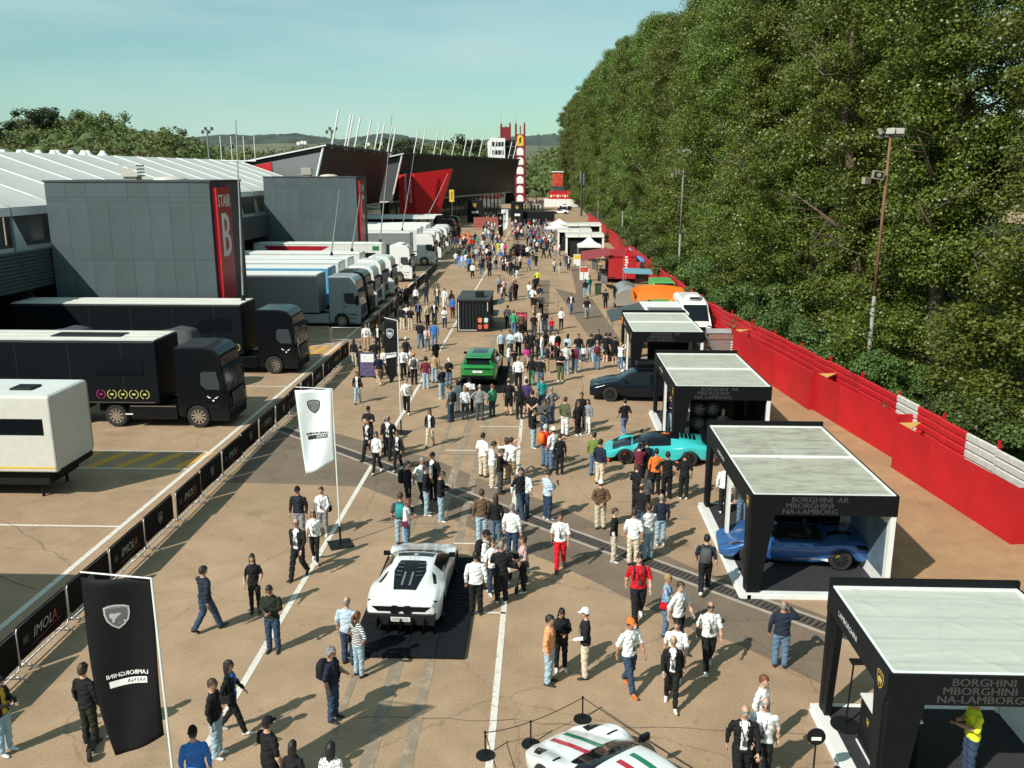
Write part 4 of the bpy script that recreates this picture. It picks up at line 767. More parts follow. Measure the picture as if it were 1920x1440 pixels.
b = MB(); b.tube([(-1.2, .6, 0), (-1.2, .6, .7)], .07, 6); b.build('jack_leg', BLACK, ot); b = MB(); b.tube([(-1.2, 1.9, 0), (-1.2, 1.9, .7)], .07, 6); b.build('jack_leg', BLACK, ot)
t1 = truck('black race truck with yellow laurel emblems on its trailer, nearer of the two', 38.0, -14.15, BLACKGLOSS, BLKBOX, TROOF, 13.4, 4.02, 3.72)
t2 = truck('black race truck with a cream trailer roof, farther of the two black ones', 49.0, -14.0, BLACKGLOSS, BLKBOX, TROOF, 13.4, 4.02, 3.72)
LAUREL = mat('laurel_yellow', (.62, .58, .16), .5); MAG = mat('laurel_magenta', (.42, .03, .16), .5)
def near_trim(t, full):
    yy = -1.277
    b = MB(); pts = [(-3.7, yy, 2.45), (-5.9, yy, 2.45), (-5.7, yy, 2.85), (-5.3, yy, 3.12), (-4.8, yy, 3.2), (-3.7, yy, 3.2)]; b.prism(pts, (0, -.01, 0)); b.build('trailer_window', GLASS, t)
    b = MB(); b.box(-2.4, -4.5, -1.232, -1.225, .98, 1.03); b.box(-8.6, -3.3, yy - .006, yy, 1.16, 1.21); b.build('silver_trim', CHROME, t)
    b = MB(); b.poly([(-.75, -1.242, 1.42), (-.95, -1.242, 1.52), (-.86, -1.242, 1.40)]); b.poly([(-.62, -1.242, 1.40), (-.40, -1.242, 1.50), (-.52, -1.242, 1.38)]); b.poly([(-.72, -1.242, 1.30), (-.66, -1.242, 1.35), (-.60, -1.242, 1.30), (-.66, -1.242, 1.24)]); b.build('cab_decal', WPRINT, t)
    n = 5 if full else 1
    for k in range(n):
        x = -5.75 + k * .5 if full else -3.5; b = MB()
        for s in (-1, 1):
            for i in range(7):
                a = math.pi / 2 + s * (.5 + i * .36); cx, cz = x + .2 * math.cos(a), 1.56 + .2 * math.sin(a); u = Vector((-math.sin(a), 0, math.cos(a))) * .055; w = Vector((math.cos(a), 0, math.sin(a))) * .024; c = Vector((cx, yy - .004, cz)); b.poly([c - u, c + w, c + u, c - w])
        b.box(x - .07, x + .07, yy - .006, yy - .002, 1.52, 1.60); b.build('laurel_emblem', MAG if (k == 0 and full) else LAUREL, t)
    b = MB(); b.box(-4.75, -4.4, -1.236, -1.231, .6, .66); b.build('cab_lettering', WPRINT, t)
near_trim(t1, True); near_trim(t2, False)
lettering('NX', .52, (-11.75, -1.281, 2.2), (1, 0, 0), (0, 0, 1), mat('laurel_bright', (.75, .66, .05), .5), t1, True)
b = MB(); b.box(-.06, -.04 , -.2, .2, 0, .25); 
for (tt, x0_, x1_) in ((t1, -8.2, -5.3),): b = MB(); b.box(x0_, x1_ + .3, -.5, .45, 4.035, 4.085); b.build('roof_hatch', BLACK, tt, bevel=.02)
b = MB(); b.box(.04, .06, .62, .92, 1.15, 1.4); b.build('start_number', mat('number_orange', (.72, .25, .02), .5), t2)
v1 = truck('light grey tractor and plain grey box trailer behind stair tower B', 64.4, -13.55, VOLVO, GREYBOX, WTRAIL, 13.4, 3.95, 3.85)
b = MB(); b.box(-13.6, -12.2, -1.29, -1.282, 1.5, 3.0); b.build('side_door', BLACKMATTE, v1); b = MB(); b.box(-12.15, -11.0, -1.29, -1.282, 1.5, 3.0, 0); b.build('door_leaf', WTRAIL, v1)
truck('dark cab with a sky blue trailer beside the grey truck', 68.5, -13.7, BLACKGLOSS, BLUEBOX, WTRAIL, 13.4, 4.0, 3.75)
for k, (y, lb) in enumerate(((72.9, 'white cab and white trailer next to the blue trailer'), (77.1, 'white cab in the middle of the three white ones behind the blue trailer'), (81.5, 'white cab third in the white row, left of the white truck with red graphics'))):
    truck(lb, y, -13.9 - .15 * (k % 2), WHITEP, WTRAIL, WTRAIL, 13.2 - .3 * k, 4.0 - .05 * (k % 2), 3.7 + .08 * (k % 2))
iv = truck('white truck with red graphics and black window on its white trailer', 92.6, -13.85, WHITEP, WTRAIL, WTRAIL, 13.6, 4.0, 3.85)
b = MB(); b.poly([(-15.5, -1.279, 3.75), (-8.6, -1.279, 3.72), (-10.6, -1.279, 2.7), (-14.6, -1.279, 2.5)]); b.build('red_graphic', SIGN_RED, iv)
b = MB(); b.prism([(-3.9, -1.279, 2.4), (-6.6, -1.279, 2.5), (-6.4, -1.279, 3.1), (-3.8, -1.279, 3.05)], (0, -.008, 0)); b.build('trailer_window', GLASS, iv); b = MB(); b.box(-4.1, -3.4, -1.285, -1.279, 3.3, 3.75); b.build('green_plate', mat('green_plate', (.01, .16, .08), .5), iv)
b = MB(); b.ell((-1.3, 0, 3.92), (.55, .8, .16), 10, 6); b.build('roof_unit', WHITEM, iv, smooth=True)
truck('white cab with tall grey curtain trailer beyond stair tower C', 109.3, -13.4, WHITEP, GREYBOX, WTRAIL, 13.4, 4.0, 3.8)
for k, (y, lb) in enumerate(((116.4, 'white truck with a green door plate behind the grey trailer'), (121, 'white truck second of the far row'), (125.6, 'white truck third of the far row'), (130.4, 'white truck at the end of the far white row'))):
    truck(lb, y, -13.5 - .2 * (k % 2), WHITEP, WTRAIL, WTRAIL, 13.3, 4.0, 3.75, detail=False)
aw = truck('black transporter with cream roof awning and white lettering at the far left', 146.5, -14.6, BLACKGLOSS, BLKBOX, TROOF, 13.6, 4.3, 3.8, detail=False)
b = MB(); [b.add([(x, -1.285, z), (x + w, -1.285, z), (x + w + .2, -1.285, z + .5), (x + .2, -1.285, z + .5)], [(0, 1, 2, 3)]) for x, z, w in ((-7.2, 3.1, .9), (-6.0, 3.1, 1.2), (-4.5, 3.1, .7), (-6.3, 2.3, .5), (-5.5, 2.3, .6))]; b.build('sponsor_print', WPRINT, aw); b = MB(); b.hexa([(-16.6, -4.2, 3.9), (-3.1, -4.2, 3.9), (-3.1, -1.2, 4.3), (-16.6, -1.2, 4.3)], [(-16.6, -4.2, 4.0), (-3.1, -4.2, 4.0), (-3.1, -1.2, 4.4), (-16.6, -1.2, 4.4)]); b.build('awning', TROOF, aw)
for x in (-16.4, -9.8, -3.3): b = MB(); b.tube([(x, -4.1, 0), (x, -4.1, 3.9)], .05, 6); b.build('awning_pole', STEEL, aw)
truck('black lorry behind the awning transporter', 156, -14.8, BLACKGLOSS, BLKBOX, TROOF, 13.0, 4.0, 3.8, detail=False)
# ---- caravan trailer at left edge
cv = thing('box_trailer', 'cream white box trailer with dark side window at the left edge', 'trailer', (-16.95, 28.8, 0))
CARA = mat('caravan_white', (.62, .61, .555), .4, var=.05, coat=.2)
b = MB(); b.box(-9.5, 0, 0, 2.6, 1.05, 3.80); b.build('body', CARA, cv, bevel=.08, seg=3)
b = MB(); b.box(-9.4, -.1, .1, 2.5, 3.79, 3.815); b.build('roof', WTRAIL, cv)
b = MB(); b.box(-1.85, -1.05, .8, 1.5, 3.815, 3.89); b.build('roof_hatch', BLACK, cv, bevel=.03)
b = MB(); b.box(-7, -.32, -.012, 0.0, 2.42, 3.0); b.build('side_window', GLASS, cv)
b = MB(); b.box(-9.4, -.05, -.010, 0.0, 1.20, 1.26); b.build('yellow_stripe', YELLOW, cv)
b = MB(); b.box(-9.0, -.5, .3, 2.3, .5, 1.05); b.build('chassis', BLACKMATTE, cv)
b = MB(); b.box(-.14, .05, .2, 2.4, .92, 1.12); b.build('bumper', BLACKMATTE, cv, bevel=.03)
for s_ in (.02, 2.58): b = MB(); b.tube([(.002, s_ if s_ < 1 else 2.56, 1.2), (.002, s_ if s_ < 1 else 2.56, 3.7)], .022, 5); b.build('corner_trim', STEEL, cv)
for k in range(2): wheel(cv, 0, 0, .45, .3, 1, CHROME, 6).matrix_basis = Matrix.Translation((-5.6 - 1.1 * k, .30, .45)) @ Matrix.Rotation(-math.pi / 2, 4, 'Z')
for s_ in (.5, 2.1): b = MB(); b.tube([(-.9, s_, 0), (-.9, s_, 1.0)], .06, 6); b.build('jack_leg', BLACK, cv)
# grey covers between the black trucks
for k, (x, y, lb) in enumerate(((-24.9, 45.0, 'grey draped cover behind the near black trailer, left heap'), (-19.2, 45.0, 'grey draped cover behind the near black trailer, right heap'))):
    b = MB(); b.grid(lambda u, v: (-1.6 + 3.2 * u, -1.2 + 2.4 * v, 3.35 * (min(1, 5 * min(u, 1 - u), 4 * min(v, 1 - v))) ** .5 - .25 * abs(2 * u - 1) + .06 * math.sin(9 * u + 3 * v)), 14, 8); tag(b.build('draped_cover', mat('cover_grey', (.05, .052, .058), .8, var=.2), None, (x, y, 0.01), smooth=True), lb, 'cover')
ORD = ['first', 'second', 'third', 'fourth', 'fifth', 'sixth', 'seventh', 'eighth', 'ninth', 'tenth', 'eleventh', 'twelfth', 'thirteenth', 'fourteenth', 'fifteenth', 'sixteenth', 'seventeenth', 'eighteenth', 'nineteenth', 'twentieth']
def ordn(i): return ORD[i] if i < 20 else ('twenty-' if i < 29 else 'thirty-') + ORD[(i - 20) % 10] if i not in (29,) else 'thirtieth'
# ================================================================== CROWD BARRIERS
BANNER = mat('banner_black', (.007, .007, .008), .65, var=.25, scale=3, bump=.3, bscale=6, spec=.1); IMR = mat('imola_orange', (.65, .10, .03), .5)
L_ = 2.16
fm = MB(); r_ = .022
pts = [(0, .04, .14), (0, .04, 1.0), (0, .10, 1.1), (0, L_ - .10, 1.1), (0, L_ - .04, 1.0), (0, L_ - .04, .14), (0, .04, .14)]
fm.tube(pts, r_, 6); fm.tube([(0, .04, .28), (0, L_ - .04, .28)], .014, 5)
for k in range(9): fm.tube([(0, .2 + k * .22, .14), (0, .2 + k * .22, .28)], .009, 4)
BF = fm.mesh('frame', STEEL, True)
ft = MB(); ft.tube([(-.33, 0, .02), (-.1, 0, .10), (.1, 0, .10), (.33, 0, .02)], .02, 5); FT = ft.mesh('foot', STEEL, True)
def cloth_mb(seed):
    q = random.Random(seed); a, c_ = q.uniform(0, 6), q.uniform(2, 4); m = MB()
    m.grid(lambda u, v: (.030 + .018 * math.sin(a + c_ * 3 * u + 2 * v) * (1 - v), .05 + (L_ - .1) * u, .30 + .79 * v + .015 * math.sin(a + 5 * u)), 10, 4)
    m.grid(lambda u, v: (-.030, .05 + (L_ - .1) * (1 - u), .30 + .79 * v), 4, 2); m.grid(lambda u, v: (-.03 + .06 * v, .05 + (L_ - .1) * (1 - u), 1.125), 4, 1); return m
BC = [cloth_mb(i).mesh('banner', BANNER, True) for i in range(4)]
tI = MB(); tI.join(text_mb('IMOL', .36, .3), frame_mat((.052, 1.0, .70), (0, 1, 0), (0, 0, 1))); tI.join(text_mb('A', .36, .3), frame_mat((.052, 1.49, .70), (0, 1, 0), (0, 0, 1)), 1); tI.add([(.052, .5, .45), (.052, 1.75, .52), (.052, 1.75, .535), (.052, .5, .46)], [(0, 1, 2, 3)], 1)
tI.box(.05, .052, .18, .40, .62, .80, 2); TI = tI.mesh('lettering', [mat('dull_white_print', (.40, .40, .39), .6), mat('dull_orange_print', (.45, .07, .03), .6), GPRINT])
def barrier(i, x, y, rz, label, kind, group='banner barriers along the truck line', cloth=True):
    t = thing('crowd_barrier', label, 'barrier', (x, y, 0), rz, group); ob('frame', BF, t); ob('foot', FT, t, (0, .25, 0)); ob('foot', FT, t, (0, L_ - .25, 0))
    if cloth:
        c = ob('banner', BC[i % 4], t)
        if kind == 'imola': ob('lettering', TI, c)
        elif kind == 'shield' and y < 75: shield(.34, (.053, 1.08, .72), (0, 1, 0), (0, 0, 1), GREYMETAL, KPRINT, GREYMETAL, c)
    else:
        b = MB()
        for k in range(14): b.tube([(0, .14 + k * .145, .28), (0, .14 + k * .145, 1.1)], .009, 4)
        b.build('bars', STEEL, t)
    return t
n = 0; y = 13.5
while y < 101:
    if not (53.2 < y < 58.5):
        barrier(n, -12.02 - .006 * max(0, y - 40) + rr.gauss(0, .025), y, rr.gauss(0, .012), f'black banner crowd barrier, {ordn(n)} from the near left end', 'imola' if n % 2 == 0 else 'shield'); n += 1
    y += 2.22
for k, (x, y) in enumerate(((-16.5, 58.6), (-14.3, 58.4))): barrier(k, x + 2.1, y, math.pi / 2, ('bare galvanised barrier in front of the grey truck, left one', 'bare galvanised barrier in front of the grey truck, right one')[k], '', 'bare barriers by the yellow hatching', False)
# ================================================================== FLAGS
FBLK = mat('flag_black', (.009, .0095, .011), .6, var=.15, scale=1.2, bump=.25, bscale=3, spec=.1); FWHT = mat('flag_white', (.66, .71, .72), .55, var=.05, bump=.2, bscale=3)
def arena_flag(base, label, white, h=5.0, w=1.12, drop=2.75, seed=0, yawdeg=0):
    t = thing('banner_flag', label, 'flag', (base[0], base[1], 0), rad(yawdeg), 'arena banner flags'); q = random.Random(seed); ph = q.uniform(0, 6)
    b = MB(); b.box(-.36, .36, -.36, .36, .012, .03); b.build('base_plate', BLACK, t, rz=.5)
    b = MB(); b.tube([(0, 0, .03), (0, 0, .62)], .035, 8, 1); b.tube([(0, 0, .62), (-.03, 0, h)], .022, 8); b.tube([(-.03, 0, h), (-w - .05, .02, h + .02)], .014, 6); b.build('pole', [WHITEM, BLACK], t)
    def cl(u, v): # u from pole to free edge, v from top down
        x = -.06 - u * (w - .22 * v * u); z = h - .02 - drop * v * (1 - .17 * v * (1 - u) ** 1.3) - .05 * u * (1 - v)
        yy = .10 * math.sin(ph + 3.3 * v + 2.6 * u) * (.2 + .8 * v) * (.35 + u) + .06 * math.sin(6 * (u - .6 * v) + ph)
        return Vector((x, yy, z))
    m = MB(); m.grid(cl, 14, 24); f = m.build('cloth', FWHT if white else FBLK, t, smooth=True)
    so = f.modifiers.new('solid', 'SOLIDIFY'); so.thickness = .006
    def onto(mb, s, uc, vc, mats, name):    # print laid on the near side, mirrored as seen from behind
        vs = []
        for (x, y_, z_) in mb.v: u_ = uc + x * s / w; v_ = vc - y_ * s / drop; P = cl(u_, v_); vs.append((P.x, P.y - .009 - z_, P.z))
        o = MB(); o.v = vs; o.f = mb.f; o.m = mb.m; return o.build(name, mats, f)
    ink = KPRINT if white else WPRINT; soft = mat('emblem_grey', (.16, .17, .18), .5) if white else mat('emblem_silver', (.42, .44, .45), .5)
    e = MB(); S = [(x, y_) for x, y_ in SHIELD]; n_ = len(S); e.add([(x, y_, 0) for x, y_ in S] + [(x * .86, y_ * .86, 0) for x, y_ in S], [(i, (i + 1) % n_, n_ + (i + 1) % n_, n_ + i) for i in range(n_)], 0); e.add([(x * .86, y_ * .86, .001) for x, y_ in S], [tuple(range(n_))], 1); e.add([(x * 1.05, y_ * 1.05 - .05, .003) for x, y_ in BULL], [tuple(range(len(BULL)))], 0)
    onto(e, .40, .53, .20, [soft if not white else KPRINT, mat('emblem_fill', (.10, .105, .11), .5) if not white else soft], 'emblem')
    tm = text_mb('LAMBORGHINI', .046); tm.v = [(x, y_, .004) for x, y_, z_ in tm.v]; onto(tm, 1.0, .53, .20 - .048, soft if not white else WPRINT, 'emblem_lettering')
    tm = MB(); tm.join(text_mb('LAMBORGHINI', .115)); tm.join(text_mb('LAMBORGHINI', .115), Matrix.Translation((.005, .002, .001))); onto(tm, 1.0, .47, .53, ink, 'lettering'); tb = MB(); 
    tb.grid(lambda u, v: ((u - .5) * .70, (v - .5) * .125, .0), 8, 2); onto(tb, 1.0, .47, .575, ink, 'lettering_bar')
    tm = text_mb('ARENA', .118); tm.v = [(x - .14, y_, z_ + .004) for x, y_, z_ in tm.v]; onto(tm, 1.0, .47, .575, KPRINT if not white else WPRINT, 'lettering'); return t
arena_flag((-6.18, 12.77), 'large black banner flag with white lettering at the lower left', False, 5.0, 1.22, 3.35, 1, -6)
arena_flag((-6.27, 25.45), 'pale blue-white banner flag with grey shield on the lane line', True, 5.0, 1.12, 2.7, 2, -4)
arena_flag((-6.3, 37.6), 'narrow black banner flag with shield amid the crowd behind the white flag', False, 5.05, .92, 2.9, 3, -42)
arena_flag((atY(953, 430, 150).x, 150), 'white banner flag far down the paddock by the dark gate', True, 5.2, 1.1, 3.6, 4)
arena_flag((atY(944, 430, 140).x, 140), 'black banner flag far down the paddock left of the white one', False, 5.0, .9, 3.4, 5, 30)
# ================================================================== BOOTHS
CARPET = mat('booth_carpet', (.022, .023, .026), .9, var=.1); BFAS = mat('booth_black', (.007, .008, .009), .5, var=.12, spec=.12); BSIDE = mat('booth_anthracite', (.013, .0145, .0165), .55, var=.1, spec=.12)
def roof_mat(name, dirt):
    m = bpy.data.materials.new(name); m.use_nodes = True; n, l = m.node_tree.nodes, m.node_tree.links; b = n['Principled BSDF']; b.inputs['Roughness'].default_value = .55
    tc = n.new('ShaderNodeTexCoord'); a = n.new('ShaderNodeTexNoise'); a.inputs['Scale'].default_value = 2.6; a.inputs['Detail'].default_value = 10; a.inputs['Roughness'].default_value = .65
    mp = n.new('ShaderNodeMapping'); mp.inputs['Scale'].default_value = (.6, 2.0, 1); l.new(tc.outputs['Object'], mp.inputs[0]); l.new(mp.outputs[0], a.inputs['Vector'])
    r = n.new('ShaderNodeMapRange'); r.inputs[1].default_value = .45; r.inputs[2].default_value = .68; l.new(a.outputs[0], r.inputs[0])
    mx = n.new('ShaderNodeMix'); mx.data_type = 'RGBA'; mx.inputs[6].default_value = (.50 - .11 * dirt, .535 - .15 * dirt, .47 - .16 * dirt, 1); mx.inputs[7].default_value = (.48 - .28 * dirt, .51 - .33 * dirt, .45 - .32 * dirt, 1); l.new(r.outputs[0], mx.inputs[0]); l.new(mx.outputs[2], b.inputs['Base Color']); return m
def booth(nl, Yfar, label, mods, dirt, seed, W=3.85, h=2.95, panel=True):
    x0, y0 = nl; D = Yfar - y0; q = random.Random(seed)
    t = thing('exhibition_booth', label, 'booth', (x0, y0, 0), 0, 'black exhibition booths along the right side')
    b = MB(); b.box(.12, W - .02, .12, D - .02, 0.0, .125); b.build('floor', CARPET, t)
    for nm, a in (('near', (0, W, -.14, .12)), ('far', (0, W, D - .02, D + .1))): b = MB(); b.box(*a, 0.0, .135); b.build('floor_edge', WHITEP, t, bevel=.01)
    b = MB(); b.box(-.16, .12, -.14, D + .1, 0.002, .13); b.build('floor_edge', WHITEP, t, bevel=.01)
    b = MB(); b.box(-.20, -.165, -.10, D, .004, .05); b.build('led_strip', WHITEM, t)
    # roof cloth
    ws = [(q.uniform(0, W), q.uniform(0, D), q.uniform(0, 3.14), q.uniform(.4, 1.6), q.uniform(.006, .022)) for _ in range(34)]
    def rf(u, v):
        x, y_ = .1 + (W - .2) * u, .1 + (D - .2) * v; z = h - .035 + .008 * math.sin(8 * y_) 
        for (cx, cy, a, L, am) in ws:
            dx, dy = x - cx, y_ - cy; al = dx * math.cos(a) + dy * math.sin(a); ac = -dx * math.sin(a) + dy * math.cos(a)
            if abs(al) < L and abs(ac) < .12: z += am * math.exp(-(ac / .04) ** 2) * (1 - abs(al) / L)
        z += .03 * math.exp(-((y_ * 1.0) % .82 - .41) ** 2 / .0012) * .55
        return (x, y_, z)
    b = MB(); b.grid(rf, 56, int(16 * D)); b.build('roof_cloth', roof_mat('roof_cloth_' + str(seed), dirt), t, smooth=True)
    b = MB()
    for a in ((.06, W - .06, .05, .11), (.06, W - .06, D - .11, D - .05)): b.box(a[0], a[1], a[2], a[3], h - .05, h + .012)
    for a in ((.05, .1), (W - .1, W - .05)): b.box(a[0], a[1], .11, D - .11, h - .05, h + .010)
    if mods == 2: b.box(.1, W - .1, D / 2 - .03, D / 2 + .03, h - .03, h + .03)
    b.build('roof_trim', WHITEM, t)
    fh = .56
    b = MB(); b.box(.0, W, -.02, .05, h - fh, h); nf = b.build('near_fascia', BFAS, t)
    b = MB(); b.box(.0, W, D - .05, D + .04, h - fh, h + .16); b.build('far_fascia', BFAS, t)
    b = MB(); b.box(-.03, .05, .052, D - .052, h - fh * .86, h - .002); lf = b.build('street_fascia', BSIDE, t)
    b = MB(); b.box(W - .05, W + .02, .052, D - .052, h - fh * .8, h - .004); b.build('rear_fascia', BFAS, t)
    for i, (s, xo) in enumerate((('BORGHINI  AR', 1.78), ('MBORGHINI', 1.58), ('NA-LAMBORG', 1.66))): lettering(s, .205, (xo - .06 * i, -.024, h - .12 - i * .165), (1.12, 0, 0), (0, 0, 1), GPRINT, nf, True)
    lettering('LAMBORGHINI', .16, (-.034, D * .62, h - .24), (0, -1, 0), (0, 0, 1), WPRINT, lf)
    shield(.30, (-.034, .34, h - .30), (0, -1, 0), (0, 0, 1), GOLD, KPRINT, GOLD, lf)
    # legs
    b = MB(); b.hexa([(0, -.02, .13), (.34, -.02, .13), (.34, .16, .13), (0, .16, .13)], [(0, -.018, h - fh - .002), (.62, -.018, h - fh - .002), (.62, .16, h - fh - .002), (0, .16, h - fh - .002)]); b.build('corner_pillar', BFAS, t)
    b = MB(); b.hexa([(-.02, .165, .13), (.10, .165, .13), (.10, .34, .13), (-.02, .34, .13)], [(-.02, .165, h - fh * .86), (.10, .165, h - fh * .86), (.10, .62, h - fh * .86), (-.02, .62, h - fh * .86)]); b.build('corner_brace', BSIDE, t)
    b = MB(); b.hexa([(0, D - .16, .13), (.16, D - .16, .13), (.16, D, .13), (0, D, .13)], [(0, D - .16, h - fh), (.16, D - .16, h - fh), (.16, D, h - fh), (0, D, h - fh)]); b.build('post', BSIDE, t)
    b = MB(); b.hexa([(.01, D - .36, .13), (.15, D - .36, .13), (.15, D - .165, .13), (.01, D - .165, .13)], [(.01, D - .62, h - fh), (.15, D - .62, h - fh), (.15, D - .165, h - fh), (.01, D - .165, h - fh)]); b.build('corner_brace', BFAS, t)
    b = MB(); b.box(W - .16, W - .02, 0.0, .14, .13, h - fh); b.build('post', WHITEP, t)
    b = MB(); b.box(W - .16, W - .02, D - .14, D - .01, .13, h - fh); b.build('post', WHITEP, t)
    b = MB(); b.box(W - .12, W - .06, .16, D - .16, .13, h - fh * .8); b.box(W - .125, W - .121, .3, D * .45, .5, h - .9, 1); b.build('back_wall', [WHITEM, mat('poster_blue_grey', (.12, .17, .22), .4, var=.35, scale=1.5)] if panel else [BFAS, BFAS], t)
    if mods == 2:
        b = MB(); b.box(.0, .12, D / 2 - .1, D / 2 + .1, .13, h - fh * .86); b.build('post', BFAS, t); b = MB(); b.box(.015, .10, D / 2 - .36, D / 2 - .105, .13, h - fh * .86); b.build('white_post', WHITEP, t)
        b = MB(); b.box(1.3, W - .2, D * .55, D * .57, .13, 2.3); b.build('partition', BFAS, t)
    return t
bt = [((1689, 1265), (1555, 1097)), ((1411, 928), (1315, 797)), ((1261, 724), (1211, 662)), ((1180, 622), (1157, 586))]
BO = [(gp(*a, 2.95), gp(*c, 2.95)) for a, c in bt]
booth((5.98, BO[0][0].y), BO[0][1].y, 'nearest black booth with a clean pale roof at the lower right corner', 1, .12, 21)
booth((5.58, BO[1][0].y), BO[1][1].y, 'black booth with stained roof sheltering the blue roadster', 2, .8, 22)
booth((5.28, BO[2][0].y), BO[2][1].y, 'black booth third from the camera beside the dark SUV', 2, .5, 23, panel=False)
booth((4.75, BO[3][0].y), BO[3][1].y, 'farthest of the four black booths, with an orange plate on its post', 2, .2, 24)
b = MB(); b.box(0, .5, 0, .03, 0, .42); tag(b.build('orange_plate', ORANGE, None, (4.70, BO[3][1].y - .55, 2.42), math.pi / 2 * -1), 'small orange square plate on the farthest booth fascia', 'sign')
y0 = BO[0][0].y
dk_ = thing('reception_desk', 'black reception desk with white top inside the nearest booth', 'desk', (6.75, 15.08, .127)); b = MB(); b.box(-.35, .45, 0, .88, 0, 1.02); b.build('body', BFAS, dk_); b = MB(); b.box(-.37, .48, -.03, .91, 1.022, 1.06); b.build('top', WHITEP, dk_); b = MB(); b.box(-.38, -.352, -.02, .9, .0, .03); b.build('plinth_line', WHITEM, dk_); shield(.14, (-.356, .45, .7), (0, -1, 0), (0, 0, 1), GOLD, KPRINT, GOLD, dk_)
def stand(x, y, label, h=1.45):
    t = thing('display_stand', label, 'stand', (x, y, .127)); b = MB(); b.tube([(0, 0, 0), (0, 0, .03)], .3, 18); b.build('base', BLACK, t); b = MB(); b.tube([(0, 0, .03), (.05, 0, h)], .02, 6); b.build('stem', BLACK, t); b = MB(); b.box(-.02, .22, -.1, .1, h, h + .05); b.build('head', BLACK, t, bevel=.01)
stand(6.32, 16.45, 'black round-based lamp stand in the nearest booth'); stand(6.15, BO[1][0].y + 2.3, 'black display stand beside the blue roadster', 1.5)
b = MB()
wd = thing('wheel_display', 'rack of dark alloy wheels inside the third booth', 'display', (6.5, BO[2][0].y + 1.2, .127))
for k in range(5):
    a = MB(); ty, ri = wheel_mb(.3, .2, 5); M = Matrix.Translation((.55 * (k % 3), 0, .95 + .62 * (k // 3))) @ Matrix.Rotation(-math.pi / 2, 4, 'Z'); ty.tf(M); o_ = ty.build('tyre', RUBBER, wd); ri.tf(M); ri.build('rim', [GREYMETAL, BLACKMATTE], o_)
b = MB(); b.box(-.35, 1.45, .12, .2, 0, 2.0); b.build('rack', BFAS, wd)
sg = thing('lollipop_sign', 'small round-topped black sign post at the bottom edge by the booth', 'sign', (*gp(1521, 1487)[:2], 0)); b = MB(); b.tube([(0, 0, 0), (0, 0, .03)], .22, 16); b.tube([(0, 0, .03), (0, 0, 1.05)], .018, 6); b.build('stand', BLACK, sg); b = MB(); b.tube([(0, -.015, 1.2), (0, .015, 1.2)], .17, 20); sgo = b.build('disc', BLACK, sg); b = MB(); b.box(-.09, .09, -.019, -.0155, 1.13, 1.2); b.build('print', WPRINT, sgo)
# ================================================================== STANCHIONS + ROPE
SP = [gp(910, 1417), gp(995, 1396), gp(1092, 1349), Vector((3.15, 14.1, 0)), Vector((-.35, 12.6, 0))]
for k, p in enumerate(SP):
    t = thing('stanchion', ['black rope stanchion standing on the white line, left of the striped car', 'black rope stanchion behind the nose of the striped car', 'black rope stanchion at the far corner behind the striped car', 'black rope stanchion right of the striped car', 'black rope stanchion in front of the striped car'][k], 'stanchion', (p.x, p.y, 0), 0, 'rope stanchions round the striped car')
    b = MB(); b.tube([(0, 0, 0), (0, 0, .022), (0, 0, .03)], [.19, .19, .1], 20); b.build('base', BLACK, t); b = MB(); b.tube([(0, 0, .03), (0, 0, .52)], .017, 8); b.tube([(0, 0, .52), (0, 0, .545)], .026, 8); b.build('post', BLACKGLOSS, t)
for k, (i, j) in enumerate(((0, 1), (1, 2), (2, 3), (4, 0), (3, 4))):
    a, c = SP[i] + Vector((0, 0, .52)), SP[j] + Vector((0, 0, .52)); b = MB(); b.tube([a.lerp(c, s / 10) - Vector((0, 0, .03 * math.sin(math.pi * s / 10))) for s in range(11)], .009, 5)
    tag(b.build('barrier_rope', BLACK), ['thin black rope over the left white line by the striped car', 'thin black rope behind the striped car', 'thin black rope right of the striped car', 'thin black rope left front of the striped car', 'thin black rope in front of the striped car'][k], 'rope', 'ropes round the striped car')
# ================================================================== KIOSK
CONT = mat('container_black', (.016, .019, .021), .5, var=.12, spec=.25)
kk = thing('drinks_kiosk', 'black corrugated container kiosk with cocktail pictures', 'kiosk', (-6.28, 63.3, 0)); W, D, h = 2.42, 4.6, 2.35
b = MB(); b.box(.06, W - .06, .08, D, .05, h - .05); b.build('shell', CONT, kk)
rm = MB(); rm.box(0, .12, 0, .10, .18, h - .2); re2 = rm.mesh('rib', CONT)
for k in range(9): ob('rib', re2, kk, (.16 + k * .24, 0, 0))
b = MB(); b.box(0, W, -.03, D + .03, h - .06, h + .06); b.build('roof', DGREY, kk); b = MB()
for x in (0.0, W - .09): b.box(x, x + .09, -.03, .09, .02, h - .06)
b.box(.09, W - .09, -.03, .06, .02, .12); b.box(.09, W - .09, -.03, .06, h - .2, h - .062); b.build('frame', BLACK, kk); b = MB(); b.box(.09, .13, -.04, -.031, .1, h - .2); b.box(.13, W - 1.0, -.04, -.031, .1, .14); b.box(W - .22, W - .18, -.04, -.031, 1.5, h - .2); b.build('light_trim', WHITEM, kk)
pst = MB(); pst.box(1.45, 2.36, -.06, -.045, .05, 1.15); po_ = pst.build('menu_board', BLACKMATTE, kk)
